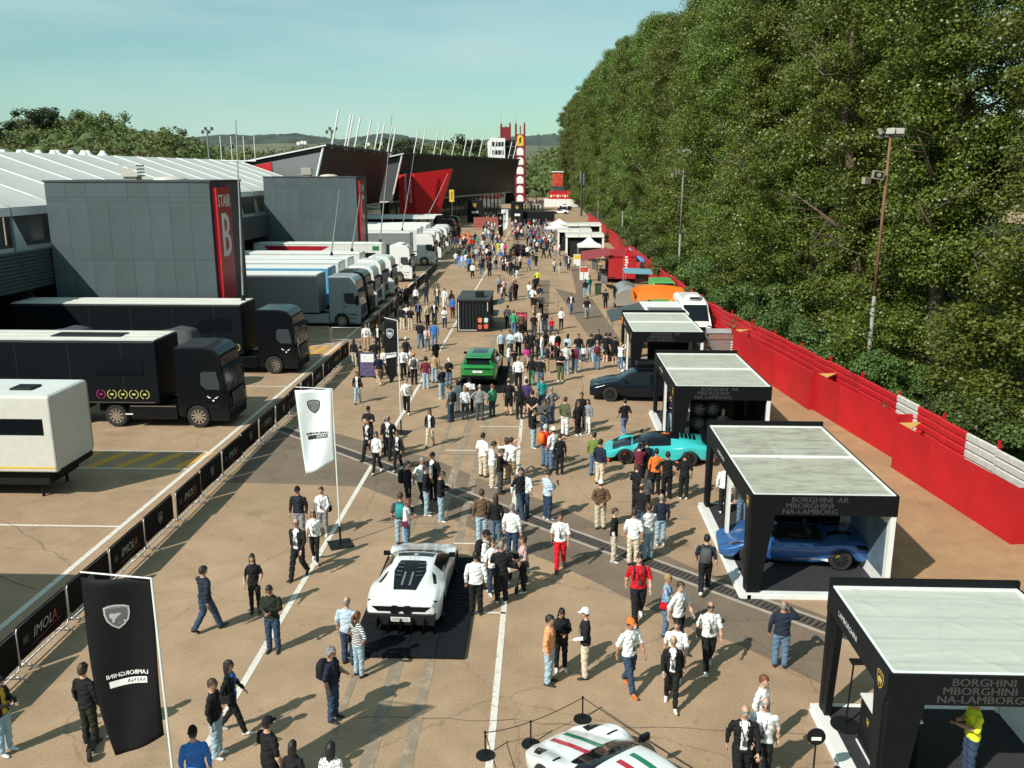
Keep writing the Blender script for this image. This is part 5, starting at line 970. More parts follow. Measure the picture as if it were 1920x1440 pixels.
for k, (x, z, c, nm) in enumerate(((1.66, .85, (.72, .25, .12), 'amber'), (2.1, .85, (.45, .68, .62), 'mint'), (1.66, .36, (.55, .08, .05), 'red'), (2.1, .40, (.6, .12, .06), 'spritz'))):
    b = MB(); b.add([(x - .12, -.063, z - .16), (x + .12, -.063, z - .16), (x + .16, -.063, z + .12), (x, -.063, z + .2), (x - .16, -.063, z + .12)], [(0, 1, 2, 3, 4)]); b.build('drink_picture', mat('drink_' + nm, c, .5, var=.3, scale=14), po_)
b = MB(); b.hexa([(W, 1.0, 1.75), (W + .9, 1.0, 1.95), (W + .9, 3.6, 1.95), (W, 3.6, 1.75)], [(W, 1.0, 1.80), (W + .9, 1.0, 2.0), (W + .9, 3.6, 2.0), (W, 3.6, 1.80)]); b.build('serving_flap', DGREY, kk); b = MB(); b.box(W - .055, W + .01, 1.0, 3.6, 1.05, 1.74); b.build('serving_hatch', UNDER, kk)
b = MB(); b.box(W - .05, W + .45, .9, 3.7, .98, 1.04); b.build('counter', GREYMETAL, kk); b = MB(); b.box(1.3, 1.9, .6, 1.3, h + .06, h + .45); b.build('roof_unit', BLACKMATTE, kk)
# ================================================================== FOOD AND MARKET STALLS
def canopy(name, label, loc, W, D, zE, zP, fab, legs=True, cat='tent'):
    t = thing(name, label, cat, loc); b = MB(); c = (0, 0, zP); P = [(-W / 2, -D / 2, zE), (W / 2, -D / 2, zE), (W / 2, D / 2, zE), (-W / 2, D / 2, zE)]
    def side(a, d):
        a, d = Vector(a), Vector(d); C = Vector(c); N = 6
        def fnn(u, v): p = a.lerp(d, u).lerp(C, v); p.z -= .22 * math.sin(math.pi * v) * (zP - zE) / 1.2; return tuple(p)
        return fnn
    for i in range(4): b.grid(side(P[i], P[(i + 1) % 4]), 4, 6)
    b.build('canopy', fab, t, smooth=True); b = MB()
    for i in range(4): a, d = Vector(P[i]), Vector(P[(i + 1) % 4]); b.add([a + Vector((0, 0, .0)), d, d - Vector((0, 0, .28)), a - Vector((0, 0, .28))], [(0, 1, 2, 3)])
    b.build('valance', fab, t)
    if legs:
        for p in P: b = MB(); b.box(p[0] * .97 - .03, p[0] * .97 + .03, p[1] * .97 - .03, p[1] * .97 + .03, 0, zE); b.build('leg', STEEL, t)
    return t
canopy('pop_up_tent', 'white pointed pop-up tent in front of the far black booths', (*gp(1104, 489)[:2], 0), 3.0, 3.0, 2.1, 3.25, WHITEM)
canopy('pop_up_tent', 'blue pointed pop-up tent behind the red food stall', (9.4, 99, 0), 3.0, 3.0, 2.0, 3.2, mat('tent_blue', (.12, .30, .62), .6, var=.05))
canopy('parasol_tent', 'white tent roof at the far crowd, left of the white-roofed booths, front one', (2.0, 150, 0), 3.4, 3.4, 2.3, 3.1, WHITEM); canopy('parasol_tent', 'white tent roof at the far crowd, left of the white-roofed booths, rear one', (2.6, 162, 0), 3.4, 3.4, 2.3, 3.1, WHITEM)
# delivery van
vn = thing('delivery_van', 'white delivery van with roof cooler facing the camera by the red fence', 'van', (10.55, 60.2, 0))
sec = [(0.0, .86, .35, .95, 1.0), (.10, .95, .30, 1.05, 1.05), (.75, 1.0, .30, 1.18, 1.18), (1.55, 1.02, .30, 1.2, 2.05), (1.95, 1.02, .30, 1.2, 2.45), (2.6, 1.02, .30, 1.2, 2.62), (5.7, 1.02, .32, 1.2, 2.62), (5.75, .98, .35, 1.2, 2.55)]
b = MB(); b.loft([[(-w, y_, zl), (-w, y_, zm), (-w * .94, y_, z - .18 if z > 1.3 else z - .04), (-w * .75, y_, z), (w * .75, y_, z), (w * .94, y_, z - .18 if z > 1.3 else z - .04), (w, y_, zm), (w, y_, zl)] for (y_, w, zl, zm, z) in sec]); b.build('body', WHITEP, vn, bevel=.05, seg=2)
b = MB(); b.add([(-.84, .80, 1.24), (.84, .80, 1.24), (.80, 1.74, 2.22), (-.80, 1.74, 2.22)], [(0, 1, 2, 3)]); b.v = [(x, y_ - .03, z + .03) for x, y_, z in b.v]; b.build('windscreen', GLASS, vn)
for s in (-1, 1):
    b = MB(); b.poly([(s * 1.035, 1.05, 1.3), (s * 1.035, 2.2, 1.3), (s * 1.0, 2.2, 2.1), (s * 1.0, 1.75, 2.1)]); b.build('side_window', GLASS, vn); b = MB(); b.box(s * 1.18 - .1, s * 1.18 + .1, .95, 1.1, 1.25, 1.65); b.build('mirror', BLACK, vn, bevel=.03); b = MB(); b.box(s * .74 - .16, s * .74 + .16, .02, .1, .86, 1.06); b.build('headlight', CHROME, vn, bevel=.02)
    for y_ in (.95, 4.6): wheel(vn, s * .9, y_, .34, .24, s, STEEL, 8)
b = MB(); b.box(-.55, .55, -.02, .12, .60, .98); b.build('grille', BLACK, vn, bevel=.03); b = MB(); b.box(-.9, .9, -.06, .1, .3, .58); b.build('bumper', BLACKMATTE, vn, bevel=.03); plate(vn, -.075, .46, -1); b = MB(); b.ell((0, 2.5, 2.66), (.62, .55, .22), 12, 6); b.build('roof_cooler', WHITEM, vn, smooth=True); b = MB(); b.box(-.34, .34, 1.93, 2.0, 2.62, 2.76); b.build('cooler_grille', BLACK, vn, bevel=.03)
# bins
for k, (x, y_, c, lb) in enumerate(((11.35, 57.4, (.30, .31, .30), 'grey galvanised wheeled bin by the van'), (11.15, 55.3, (.20, .10, .07), 'wheeled bin with rusty brown lid in front of the grey bin'))):
    t = thing('wheeled_bin', lb, 'bin', (x, y_, 0), 0, 'wheeled bins by the fence'); b = MB(); b.hexa([(-.62, -.45, .18), (.62, -.45, .18), (.62, .45, .18), (-.62, .45, .18)], [(-.75, -.55, 1.15), (.75, -.55, 1.15), (.75, .55, 1.15), (-.75, .55, 1.15)]); b.build('body', STEEL, t, bevel=.03)
    b = MB(); b.grid(lambda u, v: (-.8 + 1.6 * u, -.6 + 1.2 * v, 1.16 + .2 * math.sin(math.pi * v)), 4, 8); b.build('lid', mat('bin_lid_%d' % k, c, .7, var=.2), t, smooth=True)
    for sx in (-.5, .5):
        for sy in (-.35, .35): b = MB(); b.tube([(sx - .03, sy, .1), (sx + .03, sy, .1)], .1, 10); b.build('castor', RUBBER, t)
    b = MB()
    for i in range(4): b.poly([(.60 + .0 * i, -.556 + .05, .3), (.60, -.556, .3), (.60, -.556, .3)]) if False else b.box(.52, .66, -.575, -.553, .45 + .16 * i, .53 + .16 * i)
    b.build('reflector', WPRINT, t)
# grey awning food trailer
AWG = mat('awning_grey', (.055, .07, .072), .7, var=.08)
fd = thing('food_trailer', 'food trailer with a dark grey side awning behind the fourth booth', 'food stall', (6.55, 55.4, 0)); b = MB(); b.box(0, 2.5, 0, 5.0, .5, 2.55); b.build('body', mat('trailer_red', (.20, .02, .025), .5), fd, bevel=.05); b = MB(); b.box(-.05, 2.55, -.05, 5.05, 2.55, 2.68); b.box(.15, 2.35, .2, 2.1, 2.69, 2.72, 1); b.build('roof', [WHITEM, GREYMETAL], fd)
b = MB(); b.hexa([(-2.3, .2, 2.05), (0, .2, 2.6), (0, 4.8, 2.6), (-2.3, 4.8, 2.05)], [(-2.3, .2, 2.1), (0, .2, 2.65), (0, 4.8, 2.65), (-2.3, 4.8, 2.1)]); b.build('awning', AWG, fd); b = MB(); b.box(-.03, .02, .5, 4.5, 1.1, 2.0); b.build('hatch', UNDER, fd)
for y_ in (.3, 4.7): b = MB(); b.tube([(-2.2, y_, 0), (-2.2, y_, 2.06)], .03, 6); b.build('awning_pole', STEEL, fd)
for y_ in (1.5, 3.4): wheel(fd, 2.35, y_, .32, .2, 1, STEEL, 6)
b = MB(); b.tube([(-.35, .15, 1.95), (-.35, 4.9, 1.95)], .012, 4); b.build('cable', BLACK, fd)
for k in range(8): b = MB(); b.ell((-.35, .3 + k * .62, 1.88), (.05, .05, .06), 8, 5); b.build('bulb', WPRINT, fd)
# orange canopy
oc = thing('orange_canopy', 'orange fabric canopy with open top between the green van and the food trailer', 'canopy', (8.6, 66.4, 0))
b = MB()
Q = [(-1.9, -1.2), (1.9, -1.2), (1.9, 1.9), (-1.9, 1.9)]
def owall(a, c, za, zc, n=8): b.grid(lambda u, v: (a[0] + (c[0] - a[0]) * u, a[1] + (c[1] - a[1]) * u + .06 * math.sin(9 * u), 1.75 + (za + (zc - za) * u + .25 * math.sin(math.pi * u) - 1.75) * v), n, 3)
owall(Q[0], Q[3], 2.05, 2.6); owall(Q[3], Q[2], 2.6, 2.65); owall(Q[2], Q[1], 2.65, 2.1); b.grid(lambda u, v: (-1.9 + 3.8 * u, -1.2 + 3.1 * v, 2.0 + .1 * v + .18 * math.sin(math.pi * u)), 8, 6); b.build('fabric', ORANGE, oc, smooth=True)
for p in Q: b = MB(); b.tube([(p[0], p[1], 0), (p[0], p[1], 2.2)], .035, 6); b.build('leg', STEEL, oc)
b = MB(); b.ell((0, 0, .0), (1.15, 1.15, 2.1), 16, 10); b.v = [(x, y_, max(.0, z)) for x, y_, z in b.v]; tag(b.build('orange_dome', mat('dome_orange', (.78, .30, .03), .5, var=.08), None, (11.2 - .35, 70.5, 0), smooth=True), 'small bright orange dome against the red fence', 'tent')
gv = thing('green_van', 'light green van roof showing behind the orange canopy', 'van', (10.2, 74.5, 0)); GV = mat('van_green', (.10, .38, .10), .4); b = MB(); b.loft([[(-.98, y_, .35), (-1.0, y_, 1.2), (-.9, y_, z), (.9, y_, z), (1.0, y_, 1.2), (.98, y_, .35)] for y_, z in ((0, 1.1), (.7, 1.25), (1.3, 2.15), (4.6, 2.2), (4.7, 2.1))]); b.build('body', GV, gv, bevel=.06)
b = MB(); b.add([(-.84, .72, 1.34), (.84, .72, 1.34), (.8, 1.2, 2.06), (-.8, 1.2, 2.06)], [(0, 1, 2, 3)]); b.v = [(x, y_ - .03, z + .02) for x, y_, z in b.v]; b.build('windscreen', GLASS, gv)
for s in (-1, 1):
    for y_ in (.9, 3.7): wheel(gv, s * .88, y_, .32, .22, s, STEEL, 6)
# silver rounded caravan bar
sv = thing('silver_caravan', 'silver rounded caravan bar with open flap by the market path', 'food stall', (7.0, 73.5, 0)); sv.scale = (.9, .85, .85); b = MB(); N = 10
b.loft([[(-1.1 + 0 * a, y_, .5)] + [(1.1 * math.cos(math.pi - math.pi * i / N), y_, 1.5 + .95 * s_ * math.sin(math.pi * i / N)) for i in range(N + 1)] + [(1.1, y_, .5)] for a, (y_, s_) in enumerate(((0, .7), (.5, 1), (4.5, 1), (5, .7)))]); b.build('shell', mat('brushed_silver', (.5, .5, .47), .35, metal=.7, var=.08), sv, smooth=False, bevel=.04)
b = MB(); b.hexa([(-1.9, 1.0, 2.2), (-1.0, 1.0, 2.0), (-1.0, 3.6, 2.0), (-1.9, 3.6, 2.2)], [(-1.9, 1.0, 2.24), (-1.0, 1.0, 2.04), (-1.0, 3.6, 2.04), (-1.9, 3.6, 2.24)]); b.build('flap', BLACK, sv); b = MB(); b.box(-1.13, -1.09, 1.0, 3.6, 1.0, 1.9); b.build('hatch', UNDER, sv)
for s in (-1, 1): wheel(sv, s * 1.0, 2.5, .32, .2, s, STEEL, 6)
# blue-roofed stall
b = MB(); bs = thing('market_stall', 'small stall with a pale blue roof behind the silver caravan', 'stall', (8.6, 83, 0)); b.hexa([(-1.2, -1, 2.2), (1.4, -1, 2.1), (1.4, 1.2, 2.3), (-1.2, 1.2, 2.4)], [(-1.2, -1, 2.28), (1.4, -1, 2.18), (1.4, 1.2, 2.38), (-1.2, 1.2, 2.48)]); b.build('roof', mat('stall_blue', (.16, .36, .45), .5), bs); b = MB(); b.box(-1, 1.2, -.8, 1, 0, 1.1); b.build('counter', mat('crate_wood', (.42, .24, .11), .7, var=.2), bs)
for x in (-1.1, 1.3):
    for y_ in (-.9, 1.1): b = MB(); b.tube([(x, y_, 0), (x, y_, 2.2)], .03, 6); b.build('leg', STEEL, bs)
# red stall
RS = mat('stall_red', (.40, .015, .02), .5, var=.08); RSD = mat('awning_darkred', (.27, .035, .035), .7, var=.12)
rs = thing('red_food_stall', 'red food truck with broad dark red awning along the market row', 'food stall', (6.4, 92.5, 0)); b = MB(); b.box(.3, 3.1, 0, 5.6, .45, 2.75); b.build('body', RS, rs, bevel=.05); b = MB(); b.hexa([(-2.6, -.3, 2.35), (.6, -.3, 2.95), (.6, 8.2, 2.95), (-2.2, 8.2, 2.55)], [(-2.6, -.3, 2.40), (.6, -.3, 3.0), (.6, 8.2, 3.0), (-2.2, 8.2, 2.6)]); b.build('awning', RSD, rs); b = MB(); b.box(.55, 3.2, -.1, 8.0, 2.76, 2.9); b.build('roof', RS, rs)
b = MB(); b.box(.25, .32, .6, 4.9, 1.05, 2.1); b.build('hatch', UNDER, rs); b = MB(); b.box(-.4, .2, .4, 5.0, .0, 1.0); b.build('counter', MGREY, rs); b = MB(); b.box(.5, 3.0, 5.65, 8.0, .4, 2.5); b.build('rear_box', REDP, rs)
for y_ in (0, 7.9): b = MB(); b.tube([(-2.3, y_, 0), (-2.3, y_, 2.45)], .035, 6); b.build('awning_pole', STEEL, rs)
for y_ in (1.2, 4.4): wheel(rs, 2.9, y_, .38, .24, 1, STEEL, 6)
ff = thing('feather_flag', 'red feather flag with white lettering in front of the red stall', 'flag', (8.0, 90.6, 0)); b = MB(); b.tube([(0, 0, 0), (0, 0, 2.4), (.12, 0, 3.4), (.5, 0, 3.9)], .02, 6); b.build('pole', STEEL, ff); b = MB(); b.add([(.02, 0, 1.1), (.62, 0, 1.2), (.75, 0, 3.3), (.5, 0, 3.88), (.13, 0, 3.4), (.02, 0, 2.4)], [(0, 1, 2, 3, 4, 5)]); fo = b.build('cloth', REDP, ff); so_ = fo.modifiers.new('s', 'SOLIDIFY'); so_.thickness = .01; b = MB(); [b.box(.16 + .03 * (k % 2), .52 - .05 * (k % 3), -.018, -.0145, 1.45 + .27 * k, 1.62 + .27 * k) for k in range(6)]; b.build('print', WPRINT, fo)
# boards and posters
def board(px, py, w, h, label, m, name='poster_board', m2=None):
    p = gp(px, py); t = thing(name, label, 'sign', (p.x, p.y, 0)); b = MB(); b.box(-w / 2, w / 2, -.03, .03, .1, h); b.build('panel', m, t); b = MB(); b.box(-w / 2, -w / 2 + .05, -.2, .2, 0, .1); b.box(w / 2 - .05, w / 2, -.2, .2, 0, .1); b.build('feet', BLACK, t)
    if m2: b = MB(); b.box(-w / 2 + .06, w / 2 - .06, -.034, -.031, h * .62, h - .08); b.build('print', m2, t)
    return t
pb = board(1095, 527, .95, 1.55, 'white and red poster board beside the red stall', WHITEM, m2=mat('poster_red', (.5, .05, .03), .6)); board(978, 623, .8, 1.45, 'dark poster board with pink print near the kiosk', BLACKMATTE, m2=mat('poster_pink', (.6, .06, .12), .6, var=.3)); board(690, 708, .85, 1.45, 'purple information board with white heading beside the barriers', mat('board_purple', (.09, .07, .16), .5, var=.5, scale=5), m2=WHITEM); board(1082, 500, .9, 1.5, 'yellow topped poster near the white pop-up tent', WHITEM, m2=YELLOW)
# black booths with white roofs, far right
def white_booth(x0, y0, W, D, label, h=3.0):
    t = thing('white_roof_booth', label, 'booth', (x0, y0, 0), 0, 'far black booths with cream roofs')
    for k in range(3): b = MB(); b.hexa([(k * W / 3 + .02, -.1, h - .3), ((k + 1) * W / 3 - .02, -.1, h - .3), ((k + 1) * W / 3 - .02, D, h - .3), (k * W / 3 + .02, D, h - .3)], [(k * W / 3 + .02, 0, h + .05 * k), ((k + 1) * W / 3 - .02, 0, h + .05 * k), ((k + 1) * W / 3 - .02, D, h + .05 * k), (k * W / 3 + .02, D, h + .05 * k)]); b.build('roof_section', TROOF, t)
    b = MB(); b.box(.3, W - .3, .4, D - .1, 0, h - .31); b.build('body', BFAS, t)
    for x in (0.0, W - .28): b = MB(); b.box(x, x + .28, 0, .3, 0, h - .31); b.build('post', WHITEP, t)
    b = MB(); b.box(.5, W * .45, .36, .4, .1, 2.3); b.build('doorway', UNDER, t); return t
p = gp(1062, 491); white_booth(p.x, 121, 5.2, 5, 'black booth with cream roof nearest behind the white pop-up tent'); white_booth(1.9, 131, 5.0, 5, 'black booth with cream roof in the middle of the far three'); white_booth(3.6, 146, 5.6, 5, 'black booth with cream roof farthest of the far three')
# dark gate blocks
def gate(px0, px1, pytop, Y, D, label, print_=True):
    a, c = atY(px0, pytop, Y), atY(px1, pytop, Y); t = thing('gate_block', label, 'pavilion', (a.x, Y, 0)); W = c.x - a.x; b = MB(); b.box(0, W, 0, D, 0, a.z); b.build('body', BSIDE, t, bevel=.03)
    if print_: b = MB(); b.box(W * .3, W * .75, -.03, -.005, a.z * .42, a.z * .52); b.build('lettering_plate', WPRINT, t); shield(W * .28, (W / 2, -.02, a.z * .78), (1, 0, 0), (0, 0, 1), GOLD, KPRINT, GOLD, t)
    return t
gate(958, 981, 379, 192, 4, 'tall dark grey gate block with white plate at the end of the paddock'); gate(981.6, 1040, 397, 193, 3, 'long low dark grey wall right of the gate block', False); gate(876, 903, 376, 205, 4, 'tall dark grey gate block left of the lane by the black lorry'); gate(934, 945, 396, 160, .6, 'slim dark pylon with white plate in the far crowd'); 
b = MB(); p0 = atY(888, 410, 185); b.box(0, 5.5, 0, .15, 0, 2.2); tag(b.build('red_hedge_banner', mat('brick_red_banner', (.30, .08, .06), .7, var=.2, scale=2), None, (p0.x, 185, 0)), 'reddish low banner wall by the far black lorry', 'banner')
# red banner and poster tower at the far end
rb = thing('red_banner_wall', 'red printed banner on a white base wall at the far right bend', 'banner', (0, 300, 0)); a, c = atY(1029, 358, 300), atY(1086, 373, 300); b = MB(); b.box(a.x, c.x, 0, .4, c.z, a.z); bo = b.build('banner', REDP, rb); b = MB(); b.box(a.x - 1.5, c.x, .05, 3, 0, c.z - .02); b.build('base_wall', WHITEM, rb)
for k in range(12): x = a.x + .4 + k * (c.x - a.x - .8) / 12; b = MB(); b.add([(x, -.03, c.z + .6 + .3 * (k % 3)), (x + .55, -.03, c.z + .5), (x + .7, -.03, c.z + 1.2 + .2 * (k % 2)), (x + .2, -.03, c.z + 1.4)], [(0, 1, 2, 3)]); b.build('print', mat('banner_print', (.7, .35, .18), .6) if k % 3 else WPRINT, bo)
pt_ = thing('poster_tower', 'tall red poster tower with dark base behind the red banner', 'tower', (0, 306, 0)); a, c = atY(1036, 323, 306), atY(1055, 349, 306); b = MB(); b.box(a.x, c.x, 0, 2, c.z, a.z); b.build('poster', mat('poster_scarlet', (.5, .06, .03), .5, var=.5, scale=.9), pt_); b = MB(); b.box(a.x + .3, c.x + .6, -.3, 2, 0, c.z - .02); b.build('base', DGREY, pt_); b = MB(); b.box(a.x - .3, c.x + .3, -.3, 2.3, a.z + .01, a.z + .35); b.build('cap', WHITEM, pt_)
lp = thing('floodlight_column', 'dark grey column with horn loudspeakers beside the far parked cars', 'lamp post', (*gp(1090, 405)[:2], 0)); b = MB(); b.tube([(0, 0, 0), (0, 0, 11)], .28, 8); b.build('column', DGREY, lp); b = MB(); b.box(-.6, -.3, -.2, .2, 8.5, 11.5); b.box(.3, .6, -.2, .2, 8, 11); b.build('speaker_array', GREYMETAL, lp)
for k, (px, py) in enumerate(((388, 243), (621, 243))):
    Y = 260; p = atY(px, py, Y); t = thing('stadium_light', ['tall floodlight mast over the woods at left', 'tall floodlight mast beside the roof fins'][k], 'lamp post', (p.x, Y, 0)); b = MB(); b.tube([(0, 0, 0), (0, 0, p.z)], [.5, .25], 6); b.build('column', GREYMETAL, t); b = MB()
    for i in range(4): b.box(-1.6 + i * .9, -1.0 + i * .9, -.3, .3, p.z - (.2 if i % 2 else 1.1), p.z + (.7 if i % 2 else -.2))
    b.build('lamp_head', DGREY, t)
# stroller
def stroller(px, py, label, rz=0.0, z=0):
    p = gp(px, py); t = thing('stroller', label, 'stroller', (p.x, p.y, 0), rz); b = MB(); b.tube([(-.22, -.3, .12), (-.22, .15, .55), (-.22, .55, 1.02), (.22, .55, 1.02), (.22, .15, .55), (.22, -.3, .12)], .018, 6); b.tube([(-.24, .42, .12), (-.22, .0, .62)], .016, 6); b.tube([(.24, .42, .12), (.22, .0, .62)], .016, 6); b.build('frame', BLACK, t)
    b = MB(); b.grid(lambda u, v: (-.2 + .4 * u, -.25 + .55 * v, .42 + .5 * v * v), 3, 5); b.build('seat', DGREY, t, smooth=True); b = MB(); b.grid(lambda u, v: (-.22 + .44 * u, .30 - .45 * math.sin(v * 1.6), .75 + .38 * math.cos(v * 1.6)), 4, 6); b.build('hood', DGREY, t, smooth=True)
    for x in (-.24, .24):
        for y_ in (-.3, .42): b = MB(); b.tube([(x - .02, y_, .11), (x + .02, y_, .11)], .11, 12); b.build('wheel', RUBBER, t)
for k, (px, py, lb) in enumerate(((1121, 552, 'dark green litter bin left of the silver caravan'), (1114, 505, 'grey litter bin in front of the red food stall'), (735, 640, 'black litter bin by the truck barriers'))):
    p = gp(px, py); t = thing('litter_bin', lb, 'bin', (p.x, p.y, 0)); b = MB(); b.hexa([(-.26, -.26, 0), (.26, -.26, 0), (.26, .26, 0), (-.26, .26, 0)], [(-.3, -.3, .95), (.3, -.3, .95), (.3, .3, .95), (-.3, .3, .95)]); b.build('body', mat('bin_%d' % k, ((.03, .06, .03), (.12, .12, .12), (.02, .02, .02))[k], .6), t, bevel=.03); b = MB(); b.box(-.32, .32, -.32, .32, .952, 1.03); b.build('lid', BLACK, t, bevel=.03)
for k, (px, py, lb) in enumerate(((1132, 530, 'black bar table nearest the silver caravan'), (1126, 517, 'black bar table middle of the market tables'), (1120, 508, 'black bar table below the red awning'), (1147, 541, 'black bar table under the caravan flap'))):
    p = gp(px, py); t = thing('bar_table', lb, 'table', (p.x, p.y, 0), 0, 'bar tables at the market stalls'); b = MB(); b.tube([(0, 0, 1.06), (0, 0, 1.1)], .36, 14); b.build('top', BLACKMATTE, t); b = MB(); b.tube([(0, 0, 0), (0, 0, .03)], .25, 12); b.tube([(0, 0, .03), (0, 0, 1.06)], .04, 6); b.build('pedestal', BLACK, t)
stroller(964, 1098, 'dark grey stroller between the family beside the white car', rad(160)); stroller(951, 564, 'dark stroller in the queue right of the kiosk', rad(90))
p = gp(175, 1398); t = thing('electric_scooter', 'black electric scooter under the man in the black hoodie', 'scooter', (p.x, p.y, 0), rad(200)); b = MB(); b.box(-.08, .08, -.4, .35, .1, .14); b.build('deck', BLACK, t)
for y_ in (-.5, .5): b = MB(); b.tube([(-.03, y_, .12), (.03, y_, .12)], .12, 14); b.build('wheel', RUBBER, t)
b = MB(); b.tube([(0, -.38, .12), (0, -.5, .24), (0, -.42, 1.02)], .02, 6); b.tube([(-.22, -.42, 1.02), (.22, -.42, 1.02)], .015, 6); b.build('handlebar', BLACK, t)
# ================================================================== PEOPLE: body templates
def limb(mb, pts, radii, n=10):
    P = [Vector(p) for p in pts]; 
    d0 = (P[0] - P[1]).normalized(); d1 = (P[-1] - P[-2]).normalized(); r0 = radii[0] if not isinstance(radii[0], tuple) else radii[0][1]; r1 = radii[-1] if not isinstance(radii[-1], tuple) else radii[-1][1]
    sc = lambda r, k: (r[0] * k, r[1] * k) if isinstance(r, tuple) else r * k
    PP = [P[0] + d0 * r0 * .85, P[0] + d0 * r0 * .5] + P + [P[-1] + d1 * r1 * .5, P[-1] + d1 * r1 * .85]; RR = [sc(radii[0], .45), sc(radii[0], .85)] + list(radii) + [sc(radii[-1], .85), sc(radii[-1], .45)]
    mb.tube(PP, RR, n)
POSES = dict(
 stand=dict(L=((.245, .03, 1.13), (.255, -.03, .90)), R=((-.245, .03, 1.13), (-.255, -.03, .90))),
 walk=dict(L=((.24, -.05, 1.14), (.23, -.20, .95)), R=((-.24, .10, 1.14), (-.26, .10, .91)), lk=((.09, .02, .50), (.09, .27, .15)), rk=((-.09, -.15, .51), (-.09, -.27, .09)), lp=.5, rp=-.25),
 walk2=dict(L=((.24, .11, 1.14), (.26, .12, .91)), R=((-.24, -.02, 1.14), (-.21, -.22, 1.0)), lk=((.09, -.13, .51), (.09, -.22, .09)), rk=((-.09, .02, .50), (-.09, .24, .13)), rp=.45, lp=-.2),
 phone=dict(L=((.23, -.03, 1.13), (.08, -.27, 1.15)), R=((-.23, -.03, 1.13), (-.06, -.28, 1.17)), hp=.45),
 crossed=dict(L=((.25, -.06, 1.14), (-.07, -.19, 1.14)), R=((-.25, -.06, 1.14), (.09, -.21, 1.18))),
 photo=dict(L=((.23, -.20, 1.33), (.07, -.36, 1.52)), R=((-.23, -.20, 1.33), (-.07, -.36, 1.54))),
 ear=dict(L=((.25, .04, 1.13), (.26, -.02, .90)), R=((-.33, -.10, 1.30), (-.13, -.07, 1.56))),
 hips=dict(L=((.38, .06, 1.17), (.20, -.03, 1.0)), R=((-.38, .06, 1.17), (-.20, -.03, 1.0))),
 front=dict(L=((.25, .0, 1.13), (.20, -.24, 1.06)), R=((-.25, .03, 1.13), (-.26, -.03, .90))),
 behind=dict(L=((.27, .08, 1.14), (.05, .19, .98)), R=((-.27, .08, 1.14), (-.05, .20, 1.0))),
)
VOX = .0155
